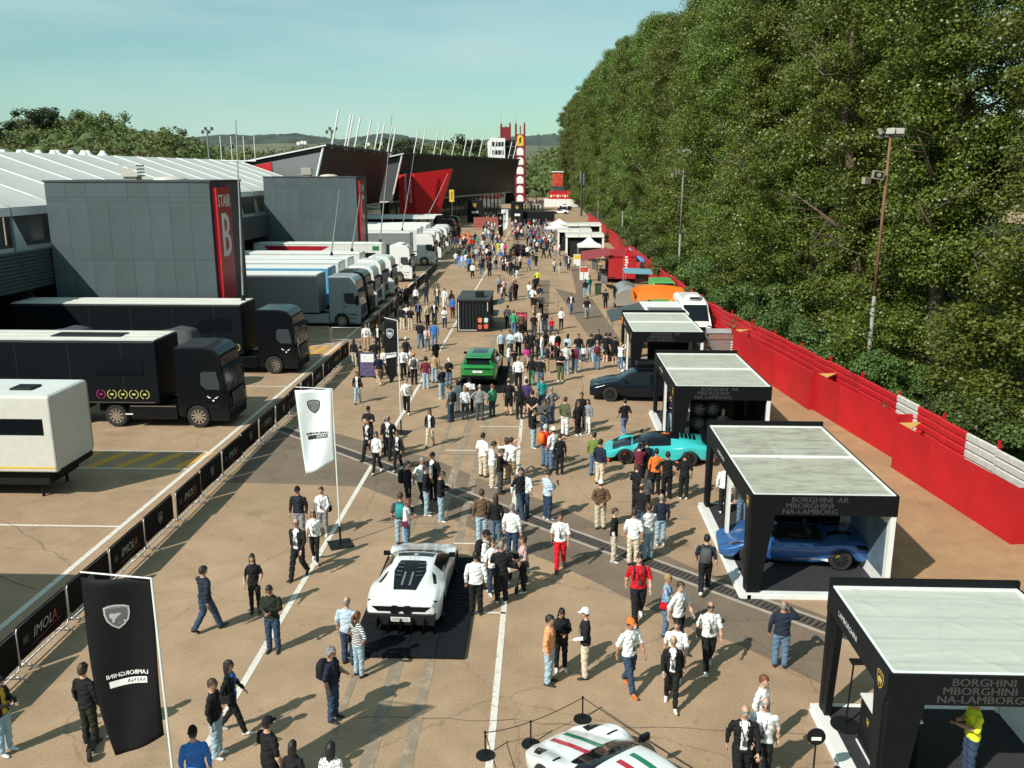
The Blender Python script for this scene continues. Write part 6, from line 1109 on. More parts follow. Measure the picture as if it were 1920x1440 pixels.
def make_body(pose, fem, vox=VOX):
    c = POSES[pose]; sh = .168 if fem else .192; hp = 1.06 if fem else 1.0; mb = MB()
    tor = [((0, .005, .83), (.165 * hp, .118)), ((0, .008, .90), (.178 * hp, .128)), ((0, .005, .98), (.170 * hp, .122)), ((0, .0, 1.08), (.150 if fem else .168, .112)), ((0, -.005, 1.19), (.155 if fem else .175, .116)), ((0, -.012 if fem else -.005, 1.29), (.172 if fem else .190, .128 if fem else .120)), ((0, .0, 1.36), (.158 if fem else .178, .104)), ((0, .008, 1.42), (.115 if fem else .125, .082)), ((0, .01, 1.455), (.075, .066)), ((0, .01, 1.48), (.056, .058))]
    mb.tube([p for p, r in tor], [r for p, r in tor], 14)
    limb(mb, [(0, .012, 1.44), (0, .0, 1.54)], [.056, .054], 10)
    head = Vector((0, -.012, 1.632)); mb.ell(head, (.076, .097, .113), 14, 10); mb.ell(head + Vector((0, -.03, -.06)), (.056, .066, .06), 10, 8); mb.ell(head + Vector((0, -.098, -.012)), (.014, .022, .024), 8, 6)
    for s in (-1, 1): mb.ell(head + Vector((s * .078, .008, -.005)), (.012, .022, .032), 8, 6)
    segs = [('head', head + Vector((0, 0, -.05)), head + Vector((0, 0, .05)), .1), ('neck', Vector((0, .01, 1.49)), Vector((0, 0, 1.56)), .055), ('torso', Vector((0, 0, 1.05)), Vector((0, 0, 1.33)), .155)]
    fing = []
    for s, k in ((1, 'L'), (-1, 'R')):
        S = Vector((s * (sh - .008), .01, 1.352)); E, Wr = Vector(c[k][0]), Vector(c[k][1]); E.x *= (.93 if fem else 1); 
        limb(mb, [S, S.lerp(E, .5), E], [.058 if fem else .066, .060, .055], 10); limb(mb, [E, E.lerp(Wr, .4), Wr], [.052, .049, .037], 10)
        d = (Wr - E).normalized(); hc = Wr + d * .055; q = d.to_track_quat('Z', 'Y').to_matrix(); mb.ell(hc, (.036, .020, .055), 8, 6, R=q)
        segs += [('uarm', S, E, .062), ('farm', E, Wr, .045), ('hand', Wr + d * .03, Wr + d * .12, .035)]
        for f in range(4):
            o_ = (f - 1.5) * .0165; ln = (.062, .075, .078, .060)[f]; a = hc + q @ Vector((o_, 0, .045)); m_ = a + q @ Vector((0, -.008, ln * .55)); fing.append(([a, m_, m_ + q @ Vector((0, -.016, ln * .45))], .0085))
        a = hc + q @ Vector((-s * .03, 0, -.005)); fing.append(([a, a + q @ Vector((-s * .022, -.012, .03)), a + q @ Vector((-s * .024, -.02, .058))], .0095))
        lk = c.get('lk' if s > 0 else 'rk', ((s * .098, -.012, .50), (s * .105, .012, .09))); Hh = Vector((s * .088, 0, .88)); K, A = Vector(lk[0]), Vector(lk[1]); tw = .092 if fem else .098
        limb(mb, [Hh, Hh.lerp(K, .5), K], [tw + .006, tw - .004, .074 if fem else .080], 12); limb(mb, [K, K.lerp(A, .35), A], [.070 if fem else .078, .068 if fem else .076, .058 if fem else .068], 12)
        pt_ = c.get('lp' if s > 0 else 'rp', 0.0); fd = Vector((s * .12, -1, 0)).normalized(); R = Matrix.Rotation(pt_, 3, 'X'); h = A + R @ Vector((0, .045, -.045)); tq = [h, A + R @ (fd * .03 + Vector((0, 0, -.045))), A + R @ (fd * .12 + Vector((0, 0, -.058))), A + R @ (fd * .175 + Vector((0, 0, -.062)))]
        limb(mb, tq, [(.036, .040), (.042, .042), (.044, .030), (.036, .022)], 10)
        segs += [('thigh', Hh, K, .08), ('shin', K, A + (K - A).normalized() * .03, .055), ('foot', h, tq[-1], .045)]
    me = mb.mesh('tmp', [BLACK]); o = bpy.data.objects.new('tmp', me); COL.objects.link(o)
    rm = o.modifiers.new('r', 'REMESH'); rm.mode = 'VOXEL'; rm.voxel_size = vox; rm.use_smooth_shade = True
    sm = o.modifiers.new('s', 'SMOOTH'); sm.factor = .5; sm.iterations = 3
    dg = bpy.context.evaluated_depsgraph_get(); ev = o.evaluated_get(dg).to_mesh(); nv = len(ev.vertices); V = np.empty(nv * 3); ev.vertices.foreach_get('co', V); V = V.reshape(-1, 3)
    F = [tuple(p.vertices) for p in ev.polygons]; bpy.data.objects.remove(o)
    # floor the shoes
    FC = np.array([V[list(f)].mean(0) for f in F]); D = []
    for nm, a, c_, r in segs:
        a, c_ = np.array(a), np.array(c_); ab = c_ - a; t = np.clip(((FC - a) @ ab) / (ab @ ab), 0, 1); D.append(np.linalg.norm(FC - (a + t[:, None] * ab), axis=1) - r)
    reg = np.argmin(np.array(D), 0); names = [s_[0] for s_ in segs]; slot = {'head': 0, 'neck': 0, 'hand': 0, 'torso': 1, 'uarm': 1, 'farm': 2, 'thigh': 4, 'shin': 5, 'foot': 6}
    mi = np.array([slot[names[k]] for k in reg]); z = FC[:, 2]
    central = (np.abs(FC[:, 0]) < .2) & (z > .70) & (z < 1.02) & np.isin(mi, (1, 4)); mi[central & (z >= .885)] = 1; mi[central & (z < .885)] = 4
    nk = (z > 1.405) & (z < 1.56) & (np.abs(FC[:, 0]) < .10) & (mi == 1) & (z > 1.462); mi[nk] = 0
    nml = FC[:, 1] < -.045; mi[(mi == 1) & nml & (np.abs(FC[:, 0]) < .058 + .03 * (z > 1.38)) & (z > .90) & (z < 1.46)] = 3
    for (pts_, r) in fing:
        q = MB(); q.tube(pts_, [r, r * .92, r * .7], 5); base = len(V); V = np.vstack([V, np.array(q.v)]); F += [tuple(i + base for i in f) for f in q.f]; mi = np.append(mi, [0] * len(q.f))
    fe = MB()
    for s in (-1, 1): fe.ell(head + Vector((s * .030, -.083, .012)), (.013, .008, .007), 8, 5, 7); fe.tube([head + Vector((s * .014, -.094, .032)), head + Vector((s * .050, -.078, .033))], .005, 4, 7)
    fe.tube([head + Vector((-.024, -.091, -.058)), head + Vector((.024, -.091, -.058))], .006, 5, 7)
    base = len(V); V = np.vstack([V, np.array(fe.v)]); F += [tuple(i + base for i in f) for f in fe.f]; mi = np.append(mi, [7] * len(fe.f))
    V[:, 2] -= V[:, 2].min()
    cm_ = (V[:, 2] > .10) & (V[:, 2] < 1.44); ph = len(pose) + 2 * fem; wv = .0045 * (np.sin(V[:, 2] * 41 + V[:, 0] * 23 + ph) + np.sin(V[:, 2] * 29 - V[:, 0] * 37 + V[:, 1] * 31) + .8 * np.sin(V[:, 2] * 67 + V[:, 1] * 53)) * cm_; V[:, 0] += wv * np.sign(V[:, 0]) * .7; V[:, 1] += wv * np.sign(V[:, 1])
    if c.get('hp'):   # bow the head
        a = c['hp'] * .8; piv = np.array([0, .01, 1.50]); w = np.clip((V[:, 2] - 1.50) / .06, 0, 1); y_ = V[:, 1] - piv[1]; zz = V[:, 2] - piv[2]; ca, sa = np.cos(a * w), np.sin(a * w); mk_ = V[:, 2] > 1.5; mk_ &= np.abs(V[:, 0]) < .12
        V[mk_, 1] = (piv[1] + y_ * ca - zz * sa)[mk_]; V[mk_, 2] = (piv[2] + y_ * sa + zz * ca)[mk_]
    m = bpy.data.meshes.new('person_' + pose + ('_f' if fem else '')); m.from_pydata(V.tolist(), [], F); m.polygons.foreach_set('material_index', mi.astype(np.int32)); m.polygons.foreach_set('use_smooth', np.ones(len(F), bool))
    for i in range(8): m.materials.append(BLACK)
    m.polygons.foreach_set('material_index', mi.astype(np.int32)); m.update(); return m
BODY = {}
def body(pose, fem):
    if (pose, fem) not in BODY: BODY[(pose, fem)] = make_body(pose, fem)
    return BODY[(pose, fem)]
# ---- hair and hats in head space (origin at head centre)
def shell(zmin_front, zmin_back, k=1.09, drop=None, rough=.004):
    m = MB(); q = random.Random(5); nu, nv = 16, 9
    def f(u, v):
        a = 2 * math.pi * u; back = .5 + .5 * math.sin(a); kb = max(0.0, (back - .34) / .66); lim = zmin_front + (zmin_back - zmin_front) * kb ** .55; t = v * math.acos(max(-1, min(1, lim)))
        r = Vector((.078 * k * math.sin(t) * math.cos(a), .100 * k * math.sin(t) * math.sin(a), .116 * k * math.cos(t)))
        r += Vector((q.gauss(0, rough), q.gauss(0, rough), q.gauss(0, rough))) * (0 if u in (0, 1) else 1)
        if drop and v > .72 and back > .42: r.z -= drop * (v - .72) / .28 * min(1, (back - .42) * 4); r.y += .015; r.x *= 1.06
        return r
    m.grid(f, nu, nv); return m
HAIRM = {}
def hair_mesh(kind):
    if kind in HAIRM: return HAIRM[kind]
    if kind == 's': m = shell(.45, -.55)
    elif kind == 'c': m = shell(.40, -.7, 1.22, None, .010)
    elif kind == 'l': m = shell(.42, -.85, 1.12, .24)
    elif kind == 'p':
        m = shell(.45, -.6); m.tube([(0, .10, .05), (0, .15, .02), (0, .15, -.12), (0, .12, -.24)], [.03, .04, .04, .015], 8)
    elif kind == 'b': m = shell(-.05, -.75, 1.035); m.f = [f for f in m.f if min(m.v[i][2] for i in f) < .05]; m.m = [0] * len(m.f)
    elif kind == 'k':
        m = shell(.18, -.05, 1.13); m.tf(Matrix.Translation((0, 0, .006))); m.grid(lambda u, v: ((u - .5) * .15 * (1 - .25 * v), -.085 - .085 * v * (1 - (2 * u - 1) ** 2 * .5), .028 - .012 * v - .015 * (2 * u - 1) ** 2), 6, 3)
    elif kind == 'h':
        m = shell(.25, .1, 1.15); m.grid(lambda u, v: ((.085 + .05 * v) * math.cos(2 * math.pi * u), (.105 + .055 * v) * math.sin(2 * math.pi * u), .03 - .03 * v), 16, 2)
    HAIRM[kind] = m.mesh('hair_' + kind, [BLACK], True); return HAIRM[kind]
sg_ = MB()
for s in (-1, 1): sg_.ell((s * .031, -.096, .010), (.026, .008, .018), 8, 6); sg_.tube([(s * .054, -.088, .014), (s * .082, .01, .012)], .004, 4)
SUNG = sg_.mesh('sunglasses', BLACKMATTE, True)
ln = MB()
for s in (-1, 1): ln.tube([(s * .055, .02, 1.47), (s * .06, -.07, 1.42), (s * .038, -.142, 1.28), (.0, -.146, 1.13)], .007, 4)
ln.box(-.035, .035, -.160, -.150, 1.02, 1.13, 1); LANY = ln.mesh('lanyard', [KPRINT, mat('badge', (.06, .06, .065), .3)])
CC = dict(w=((.74, .75, .74), 'white'), k=((.014, .014, .016), 'black'), n=((.018, .024, .042), 'navy'), g=((.22, .23, .24), 'grey'), G=((.07, .075, .08), 'dark grey'), b=((.04, .16, .50), 'blue'), l=((.30, .42, .50), 'pale denim'), d=((.035, .06, .105), 'dark denim'), j=((.10, .17, .26), 'denim'), t=((.40, .28, .16), 'tan'), c=((.58, .50, .38), 'cream'), o=((.70, .17, .03), 'orange'), O=((.72, .30, .14), 'peach orange'), r=((.50, .012, .02), 'red'), m=((.14, .02, .04), 'maroon'), e=((.05, .30, .16), 'green'), y=((.62, .70, .04), 'yellow'), Y=((.55, .36, .04), 'mustard'), p=((.62, .40, .40), 'pink'), P=((.65, .04, .30), 'magenta'), v=((.10, .12, .06), 'olive'), V=((.022, .026, .018), 'dark olive'), s=((.12, .075, .045), 'brown'), q=((.03, .26, .26), 'teal'), u=((.07, .04, .14), 'purple'), S=((.45, .56, .64), 'light blue'), f=((.16, .22, .05), 'moss green'))
def patterned(k):
    m = mat('cloth_' + CC[k][1], (.74, .75, .74), .85, spec=.2); n, l = m.node_tree.nodes, m.node_tree.links
    if len(n) < 6:
        tc = n['Texture Coordinate'] if 'Texture Coordinate' in n else n.new('ShaderNodeTexCoord')
        if k == 'z': q = n.new('ShaderNodeTexWave'); q.bands_direction = 'Z'; q.inputs['Scale'].default_value = 7.5; q.inputs['Distortion'].default_value = .6; o_ = q.outputs[1]; lo_ = .55
        else: q = n.new('ShaderNodeTexVoronoi'); q.inputs['Scale'].default_value = 22; o_ = q.outputs['Distance']; lo_ = .33
        r = n.new('ShaderNodeMapRange'); r.inputs[1].default_value = lo_; r.inputs[2].default_value = lo_ + .1; l.new(tc.outputs['Object'], q.inputs['Vector']); l.new(o_, r.inputs[0]); mx = n.new('ShaderNodeMix'); mx.data_type = 'RGBA'; mx.inputs[6].default_value = (.04, .045, .06, 1) if k == 'z' else (.16, .10, .09, 1) if k == 'F' else (.05, .16, .30, 1); mx.inputs[7].default_value = (.74, .75, .74, 1) if k != 'x' else (.25, .45, .60, 1); l.new(r.outputs[0], mx.inputs[0]); l.new(mx.outputs[2], n['Principled BSDF'].inputs['Base Color'])
    return m
CC.update(z=((.7, .7, .7), 'striped'), F=((.7, .7, .7), 'floral'), x=((.1, .3, .5), 'blue floral'))
def cloth(k): return patterned(k) if k in 'zFx' else mat('cloth_' + CC[k][1].replace(' ', '_'), CC[k][0], .85, var=.13, scale=9, objrand=.10, spec=.2)
SKINS = [mat('skin_%d' % i, c, .55, var=.04) for i, c in enumerate(((.50, .29, .20), (.44, .24, .16), (.36, .19, .12), (.55, .34, .25)))]
HAIRC = dict(K=mat('hair_black', (.012, .010, .009), .6), B=mat('hair_brown', (.045, .024, .014), .6), R=mat('hair_auburn', (.14, .045, .02), .6), Y=mat('hair_blond', (.32, .20, .08), .6), G=mat('hair_grey', (.22, .21, .20), .6), W=mat('hair_white', (.5, .49, .47), .6))
FEYE = mat('face_dark', (.03, .018, .015), .6); SHOEW = mat('shoe_white', (.66, .66, .64), .6); SHOEK = mat('shoe_black', (.015, .015, .016), .6); SHOEO = mat('shoe_orange', (.65, .14, .02), .6)
FACE = dict(c=0, cr=40, r=90, ar=140, a=180, al=220, l=270, cl=320)
POSEW = dict(stand='standing', walk='walking', walk2='walking', phone='looking at a phone', crossed='with arms folded', photo='taking a photo', ear='phoning', hips='with hands on hips', front='gesturing', behind='with hands behind back')
PEOPLE = []
def person(x, y, face, pose, top, bot, hair='sB', opt='', extra=None, zone=None, hs=1.0, z=0.0, world=None):
    """x, y: feet in photo pixels; top: colour + s/L sleeve (+ '/' inner colour); bot: colour (+h shorts); hair: kind + colour
    opt letters: f woman, g sunglasses, n lanyard, w/k/o shoe colour, C child"""
    p = Vector(world) if world else gp(x, y, z); fem = 'f' in opt; rng_ = random.Random(int(x * 13 + y * 7)); sc = (.945 if fem else 1.005) * (1 + rng_.gauss(0, .022)) * hs
    if 'C' in opt: sc *= .68
    me = body(pose, fem); o = bpy.data.objects.new('person', me); COL.objects.link(o); o.location = (p.x, p.y, z); o.rotation_euler = (0, 0, rad(FACE[face] + rng_.gauss(0, 9))); wd = rng_.uniform(.96, 1.10)
    o.scale = (sc * wd * (.94 if fem else 1), sc * wd, sc)
    tc_, inner = (top.split('/') + [None])[:2]; sk = SKINS[rng_.randrange(4)]; T = cloth(tc_[0]); long_ = tc_[1:2] == 'L'; B_ = cloth(bot[0]); sh = SHOEW if 'w' in opt else SHOEO if 'o' in opt else SHOEK
    mats = [sk, T, T if long_ else sk, cloth(inner) if inner else T, B_, sk if 'h' in bot else B_, sh, FEYE]
    if len(tc_) > 2: mats[2] = cloth(tc_[2])
    for i, m_ in enumerate(mats): o.material_slots[i].link = 'OBJECT'; o.material_slots[i].material = m_
    hp = POSES[pose].get('hp', 0) * .8; hz = 1.632 - .006; hy = -.012
    H = Vector((0, .01 + (hy - .01) * math.cos(hp) - (hz - 1.5) * math.sin(hp), 1.5 + (hy - .01) * math.sin(hp) + (hz - 1.5) * math.cos(hp)))
    def attach(nm, mesh, mt, head=True):
        h = ob(nm, mesh, o, tuple(H) if head else (0, 0, 0), rot=(hp, 0, 0) if head else None)
        if mt: h.material_slots[0].link = 'OBJECT'; h.material_slots[0].material = mt
        return h
    hk = hair[0]
    if hk in 'slcpb': attach('hair', hair_mesh(hk), HAIRC[hair[1]])
    elif hk in 'kh':
        attach('cap' if hk == 'k' else 'hat', hair_mesh(hk), cloth(hair[1])); attach('hair', hair_mesh('l' if fem else 'b'), HAIRC[hair[2] if len(hair) > 2 else 'B'])
    near = y > 640
    if 'g' in opt and near: attach('sunglasses', SUNG, None)
    if 'n' in opt and near: attach('lanyard', LANY, None, False)
    PEOPLE.append(dict(o=o, x=x, y=y, top=CC[tc_[0]][1], long=long_, inner=CC[inner][1] if inner else None, bot=CC[bot[0]][1], sh='h' in bot, hair=hair, pose=pose, fem=fem, child='C' in opt, zone=zone, extra=extra)); return o
# x y face pose top bottom hair opts
NEAR = """12 1412 r phone kL/Y l sK w|172 1393 a stand kL V cB k|390 1184 ar walk nL d sK k|480 1148 c front ks k lK fk|514 1221 c phone VL d sK gk|438 1374 r walk kL/b k lK fgw|409 1418 r stand kL l sB gw|375 1520 a stand bL d kkB k|511 1500 ar front ks k kkB k|557 1538 a stand kL k lK fk|627 1542 a walk FL k lK fk|626 1350 r front ns d cG k|655 1244 a stand Ss d bG k|674 1268 ar hips zs l pR fk|562 1083 c walk kL/w k bG gnk|592 1054 c walk2 ws k lB fnw|563 1010 c stand kL/n g kkB gk|607 1004 c front wL g sB fnw|893 1152 a stand wL k sK k|912 1106 r stand ws k kkB w|924 1114 cr stand ws d lB fgw|940 1131 a crossed kL k bG w|981 1110 l front ps k cB fw|904 1018 a stand sL l sB k|930 1022 a stand kL j lB fw|960 1047 a stand wL d sG k|976 970 cr walk kLw d sK k|984 968 cl stand ws d sG nk|1026 974 ar phone SL d sK w|1050 1067 c walk ws r sB nk|766 957 r stand nL k sK k|753 1020 a stand Gs l sB k|764 1029 r phone ws j cR fk|793 946 cr walk ws k sG nk|813 937 c stand kL/w k kkB k|800 966 r stand kL l sK w|828 977 r phone kL l sB w|693 836 c crossed ks k kkB k|726 852 c stand kL/w k hgB fk|692 863 c walk kL/w k sB nk|730 860 c walk2 kL/w k sR gnk|708 887 c walk ws k lB fgw|747 882 c walk kL/w k sB fnw|807 837 c walk kL/w c lB fgk|763 776 c walk2 ws k sK nw|671 756 c walk kL/w l lK fk|1022 875 ar stand rs j sW k|1037 882 al stand ws j kwB k|1049 890 a stand kL k sB fk|906 894 ar stand ws c sK k|923 914 r phone ws c sK w|938 925 r phone kL G sB k|958 905 ar photo ws t sB w|950 899 al photo ws c lB fk|1113 892 ar stand fL j sK k|1124 908 ar stand nL c sK k|1125 992 a behind sL c kwB k|1197 912 a photo mL k kkB k|1211 908 a stand nL d kkB k|1228 927 a stand oL k sK k|1249 935 a hips ks k sK k|1281 936 a stand ks k sK w|1192 957 ar stand ks k sB k|1210 968 ar phone GL k lB fk|1150 1053 r stand kLw c sB w|1186 1060 a stand ws c sB k|1213 1050 al crossed wL l sB k|1237 1023 a stand nL l bG w|1200 1003 ar stand kL d bB k|1320 1113 a walk ns k sK w|1195 1163 c walk rs k sK nw|1247 1192 cr crossed xs j sY fgk|1270 1216 cr walk ws k sB gnk|1326 1254 c walk ws k bB gnw|1264 1289 c walk ws k sK w|1257 1324 c walk2 kL/w k pY fgnw|1178 1294 cr walk ws d koB no|1029 1281 r stand OL l sK k|1051 1256 c phone kL k lK fw|1096 1270 l front kLw c kwB nk|1461 1250 a ear nL j bG k|1422 1408 cr stand ws j sR k|1387 1480 c walk kL/w k bG nk|1424 1468 c walk2 ws k sG gnk|1556 1592 c stand kL k lK fk|846 791 al stand gs d sB k|858 773 al stand SL w lB fk|872 787 a stand wL d lY fk|881 772 c phone ws k kkB k|900 788 a hips gL G bG k|923 781 al stand eL d pR fk|954 779 a stand ks kh bB k|974 786 a stand kL k lK fk|987 777 a stand us kh sK k|998 802 a behind ks k sK k|1016 772 al stand qs d sB k|1033 794 al hips gs j sG k|1000 840 r phone kL l sK w|1021 817 c phone GL d sB gk|1059 817 ar stand vL w sB k|1090 803 c stand kL k sK gk|1083 816 cr stand kL k lB fgw|1102 813 cl stand gL w lB fw|1170 819 al walk ks j sK w"""
MID = """711 721 al walk ns t bG w|678 707 a front ks k sK k|665 686 a stand kL c lB fw|688 657 c stand ws t sB gnk|709 658 c stand kL/w k sR k|704 692 a stand kL k bG k|722 709 c walk ws k sB nk|722 670 cl stand kL k kkB k|762 682 c stand kL k kwB fk|757 709 c walk ws k sB nk|770 707 cr stand ws k kkB k|777 721 a stand ws k koB k|799 729 a stand mL l cK w|815 718 a stand tL l kkB k|817 692 al stand ks k sG k|829 748 al phone nL l sB w|842 726 c phone kL j kwB k|789 652 a walk ks j sK k|801 658 a walk ws j lR fw|815 651 a stand bs j sK k|940 670 cr stand SL k sB k|957 670 cl phone SL k sB k|972 667 a stand wL k sB k|954 695 r phone ws j lB fw|965 687 c stand kL k sB Cw|988 669 c stand kL k lK fk|996 670 a stand kL k sB k|987 683 a stand PL p lB fCw|1010 674 c stand kL k lB fk|1016 677 r stand ws l sB w|1022 666 a stand kL k lK fk|1026 700 r phone ns t sR w|1038 673 a stand wL k bY k|1045 674 al stand kL/w k sB k|1046 697 l phone kL k krB k|1051 715 c phone ks v sK w|1061 702 a stand ws l kkB w|1064 674 a stand SL k lK fk|1077 699 ar stand mL j bW w|1084 678 c stand kL j sB gw|1094 680 a stand wL d lB fCw|1108 678 a stand kL l sK w|1121 669 c stand kL k sB gk|1119 693 a hips gs j sG k|1135 678 a stand ks kh sK w|1142 677 ar stand nL k sK k|1152 681 a stand ks kh bB w|1163 695 ar photo wL j lY fw|972 727 a stand wL k bG w|997 723 a stand kL e lK fk|1013 727 a stand kL j sG k|952 616 a stand GL k sK k|963 627 a stand eL j sK k|978 631 a stand sL k krB k|1001 632 a stand ks G sK k|1012 623 c front cL c lR fw|1021 624 c front kL d sB w|1034 627 a stand rL d krB C|1052 617 c stand ws k lK fgk|1070 589 c walk kL/w j sK k|1100 597 c walk kLw g kkB k|1002 593 a walk ks t sK k|1014 591 a walk GL k sG k|1012 571 a walk nL t sK k|999 577 a walk ws k sB k|992 561 a walk wL j pR fw|1135 579 a stand kL k sK o|1097 557 a stand kL l lB fw|1105 552 al stand qL l sB w|1008 537 c walk ys k sK k|1003 551 a walk kL k sK k|886 522 c walk wL k sK w|902 517 a stand nL j sK w|918 518 a stand kL k sB k|930 509 c walk kL j lB fw|834 577 c walk wL w sB w|820 576 c walk sL/w d sR k|847 581 a stand kL k lK fk|849 597 a walk bs m sK k|818 561 a stand vL t sK k|799 568 a walk nL d sK k|802 611 al stand cL k sG k|815 609 c stand kL/w d sB k|834 617 c phone ws d lK fw|785 606 c stand kL/b k sB k|770 619 a stand kLw c bW w|755 618 a stand kL c sB w|763 612 a stand wL G sR k|780 573 c stand wL k lB fk|763 571 cr stand kL k koB k|749 577 cr phone kL k sK k|742 594 r stand GL k sB k|866 592 a stand wL d kwB k|893 590 c stand nL k sK k|800 541 a stand kL k sK k|936 550 c phone gL k sB k|941 566 r stand ws k lB fk|957 565 al stand gs d sG k|963 558 l stand mL k bW k|967 562 al stand kL k sK k|945 555 cr stand pL k lB fk|970 522 c walk kL w lK fw|1039 512 cr stand wLk j lK fw|1049 512 cl stand kL/c c lB fw|1005 501 a stand kL k sK w|999 490 a stand ws d sK k|989 484 a stand ws k sK k|959 487 c walk kL k sB k|1019 485 ar walk kL k sK k|1030 485 r walk jL k sK w|1041 480 c stand pL g lB f|1049 480 l stand ws j sB w|1061 502 a stand GL j sK w|1066 508 c stand kL/w k kwB w|947 477 a stand PL k lB f|942 476 a stand ws w sB w|934 474 a stand y y lK f|884 466 c stand rs d sK k|888 468 c stand rL d lB f|913 487 a stand ws k sK k|919 491 c stand kL k lB f|943 506 a stand kL k sB k|948 509 c stand kL/w k sK k|953 513 a stand pL d lB f|958 517 a stand kL k sK k|963 518 l stand kL j sB w|955 500 a stand kL d sK k|948 498 c stand nL k lK f|962 505 a stand GL k sB k|855 498 c stand ws j sK w|862 501 a stand bL l lK f|868 503 c stand wL/b l sB w|874 501 a stand wL l sK k|879 502 c stand kL k sB k|860 489 a stand nL k sK k|871 489 c stand qL k lB f|893 489 a stand SL j sK k|900 493 c stand nL k sB k|908 478 a stand SL d sK k|924 479 c stand nL/w j lK f|905 470 a stand wL k sB k|896 463 c stand eL j sB w|891 455 a stand kL d sK k"""
def run(block, **kw):
    for e in block.split('|'):
        f = e.split(); top = f[4] if len(f[4]) > 1 else f[4] + 's'; person(float(f[0]), float(f[1]), f[2], f[3], top, f[5], f[6], f[7] if len(f) > 7 else '', **kw)
NEAR = NEAR.replace('\n', '|'); MID = MID.replace('\n', '|')

run(NEAR); run(MID)
# people standing inside booths
person(1246, 801, 'cl', 'crossed', 'nL', 'l', 'sB', 'fw', 'in third booth doorway', z=.13, world=(5.62, 37.9, .13))
person(1338, 805, 'c', 'stand', 'kL', 'k', 'bG', 'k', 'inside third booth', z=.127, world=(7.4, 35.4, .127))
person(1812, 1455, 'l', 'phone', 'ys', 'd', 'sK', 'k', 'inside nearest booth', z=.127, world=(*gp(1812, 1458, .127)[:2], 0))
person(1333, 927, 'a', 'stand', 'wL', 'k', 'sB', 'w', 'in roadster booth', z=.127, world=(6.1, 28.2, .127)); person(1350, 915, 'c', 'stand', 'GL', 'j', 'sB', 'w', 'behind roadster booth post', z=.127, world=(6.5, 27.2, .127))
# far crowd, too small to tell apart
fr = random.Random(9); cols = 'kkkkknnwwwgGGmsrb'; zones = [((960, 1042), (424, 452), 95, 'distant visitor standing in the crowd before the low dark wall'), ((905, 938), (406, 462), 75, 'distant visitor on the lane left of the white far flag'), ((984, 1018), (366, 396), 60, 'distant visitor walking beyond the dark gate'), ((985, 1040), (452, 474), 40, 'distant visitor in the crowd behind the black car'), ((840, 880), (452, 470), 18, 'distant visitor beside the far white trucks'), ((868, 1000), (474, 512), 34, 'distant visitor in the thick of the far middle crowd')]
cand = []
for (xa, xb), (ya, yb), n_, lb in zones:
    for k in range(n_): cand.append((fr.uniform(ya, yb), fr.uniform(xa, xb), lb))
cand.sort(reverse=True); NKEEP = 296 - len(PEOPLE); crowd = MB(); cmats = [SKINS[1]] + [cloth(c_) for c_ in 'kkknnwwwgGdjmlcsrSbo']; LOW = {}
for k, (y_, x, lb) in enumerate(cand):
    fem = fr.random() < .4
    if k < NKEEP:
        o = person(x, y_, fr.choice(list(FACE)), fr.choice(['stand', 'walk', 'phone', 'stand']), fr.choice(cols) + fr.choice('sL'), fr.choice('kkddjltc'), ('l' if fem else 's') + fr.choice('KBBR'), 'f' if fem else ''); PEOPLE[-1]['extra'] = {'thick': 'in far middle crowd', 'behind': 'behind far black car', 'beside': 'by far white trucks'}.get(next((w for w in lb.split() if w in ('thick', 'behind', 'beside')), ''), 'in far crowd')
    else:
        key = (fr.choice(['stand', 'walk', 'walk2']), fem)
        if key not in LOW:
            m_ = make_body(*key, vox=.045); LOW[key] = ([tuple(v.co) for v in m_.vertices], [(tuple(p.vertices), p.material_index) for p in m_.polygons if len(p.vertices) < 9]); bpy.data.meshes.remove(m_)
        vs, fs = LOW[key]; p = gp(x, y_); M = Matrix.Translation(p) @ Matrix.Rotation(fr.uniform(0, 6.28), 4, 'Z') @ Matrix.Scale(fr.uniform(.93, 1.03), 4); ct_, cb = fr.randrange(1, len(cmats)), fr.choice((1, 2, 11, 12, 14, 3)); base = len(crowd.v); crowd.v += [tuple(M @ Vector(v)) for v in vs]
        for f, mi in fs: crowd.f.append(tuple(q + base for q in f)); crowd.m.append({0: 0, 1: ct_, 2: ct_, 3: ct_, 4: cb, 5: cb, 6: 1, 7: 0}[mi] if not (mi == 0 and vs[f[0]][2] > 1.66) else 1)
stuff(crowd.build('distant_crowd', cmats, smooth=True))
# ---- labels that single out each person
MARKS = [('beside white supercar', -3.4, 21.7), ('near white flag', -6.3, 25.5), ('by large black flag', -6.2, 12.8), ('behind the striped car', 1.2, 16.0), ('beside the turquoise car', 4.0, 33.5), ('behind the green SUV', -3.0, 43.0), ('beside the green SUV', -2.0, 49.0), ('near the dark SUV', 2.8, 44.0), ('on the drain line', 0.5, 27), ('on drain by flag', -8.0, 34.0), ('by the roadster booth', 4.0, 24.5), ('near the nearest booth', 4.6, 18), ('by the purple board', -11.2, 48), ('by narrow black flag', -7.0, 41), ('in yellow-line queue', 1.8, 56), ('left of the kiosk', -9.0, 66), ('right of the kiosk', -1.5, 68), ('by far barriers', -11.0, 90), ('on the open lane', 2.8, 72), ('in far middle queue', -3.5, 95), ('near far black car', -2.5, 118), ('near white pop-up tent', 4.0, 112), ('on far left lane', -7.5, 105)]
def nearest(o): p = o.location; return min(MARKS, key=lambda m: ((m[1] - p.x) ** 2 + ((m[2] - p.y) * .7) ** 2))[0]
HW = dict(s='', l='long-', c='curly-', p='ponytailed ', k='-capped', h='-hatted'); HC = dict(K='dark-haired', B='brown-haired', R='auburn-haired', Y='blond', G='grey-haired', W='white-haired')
seen = {}
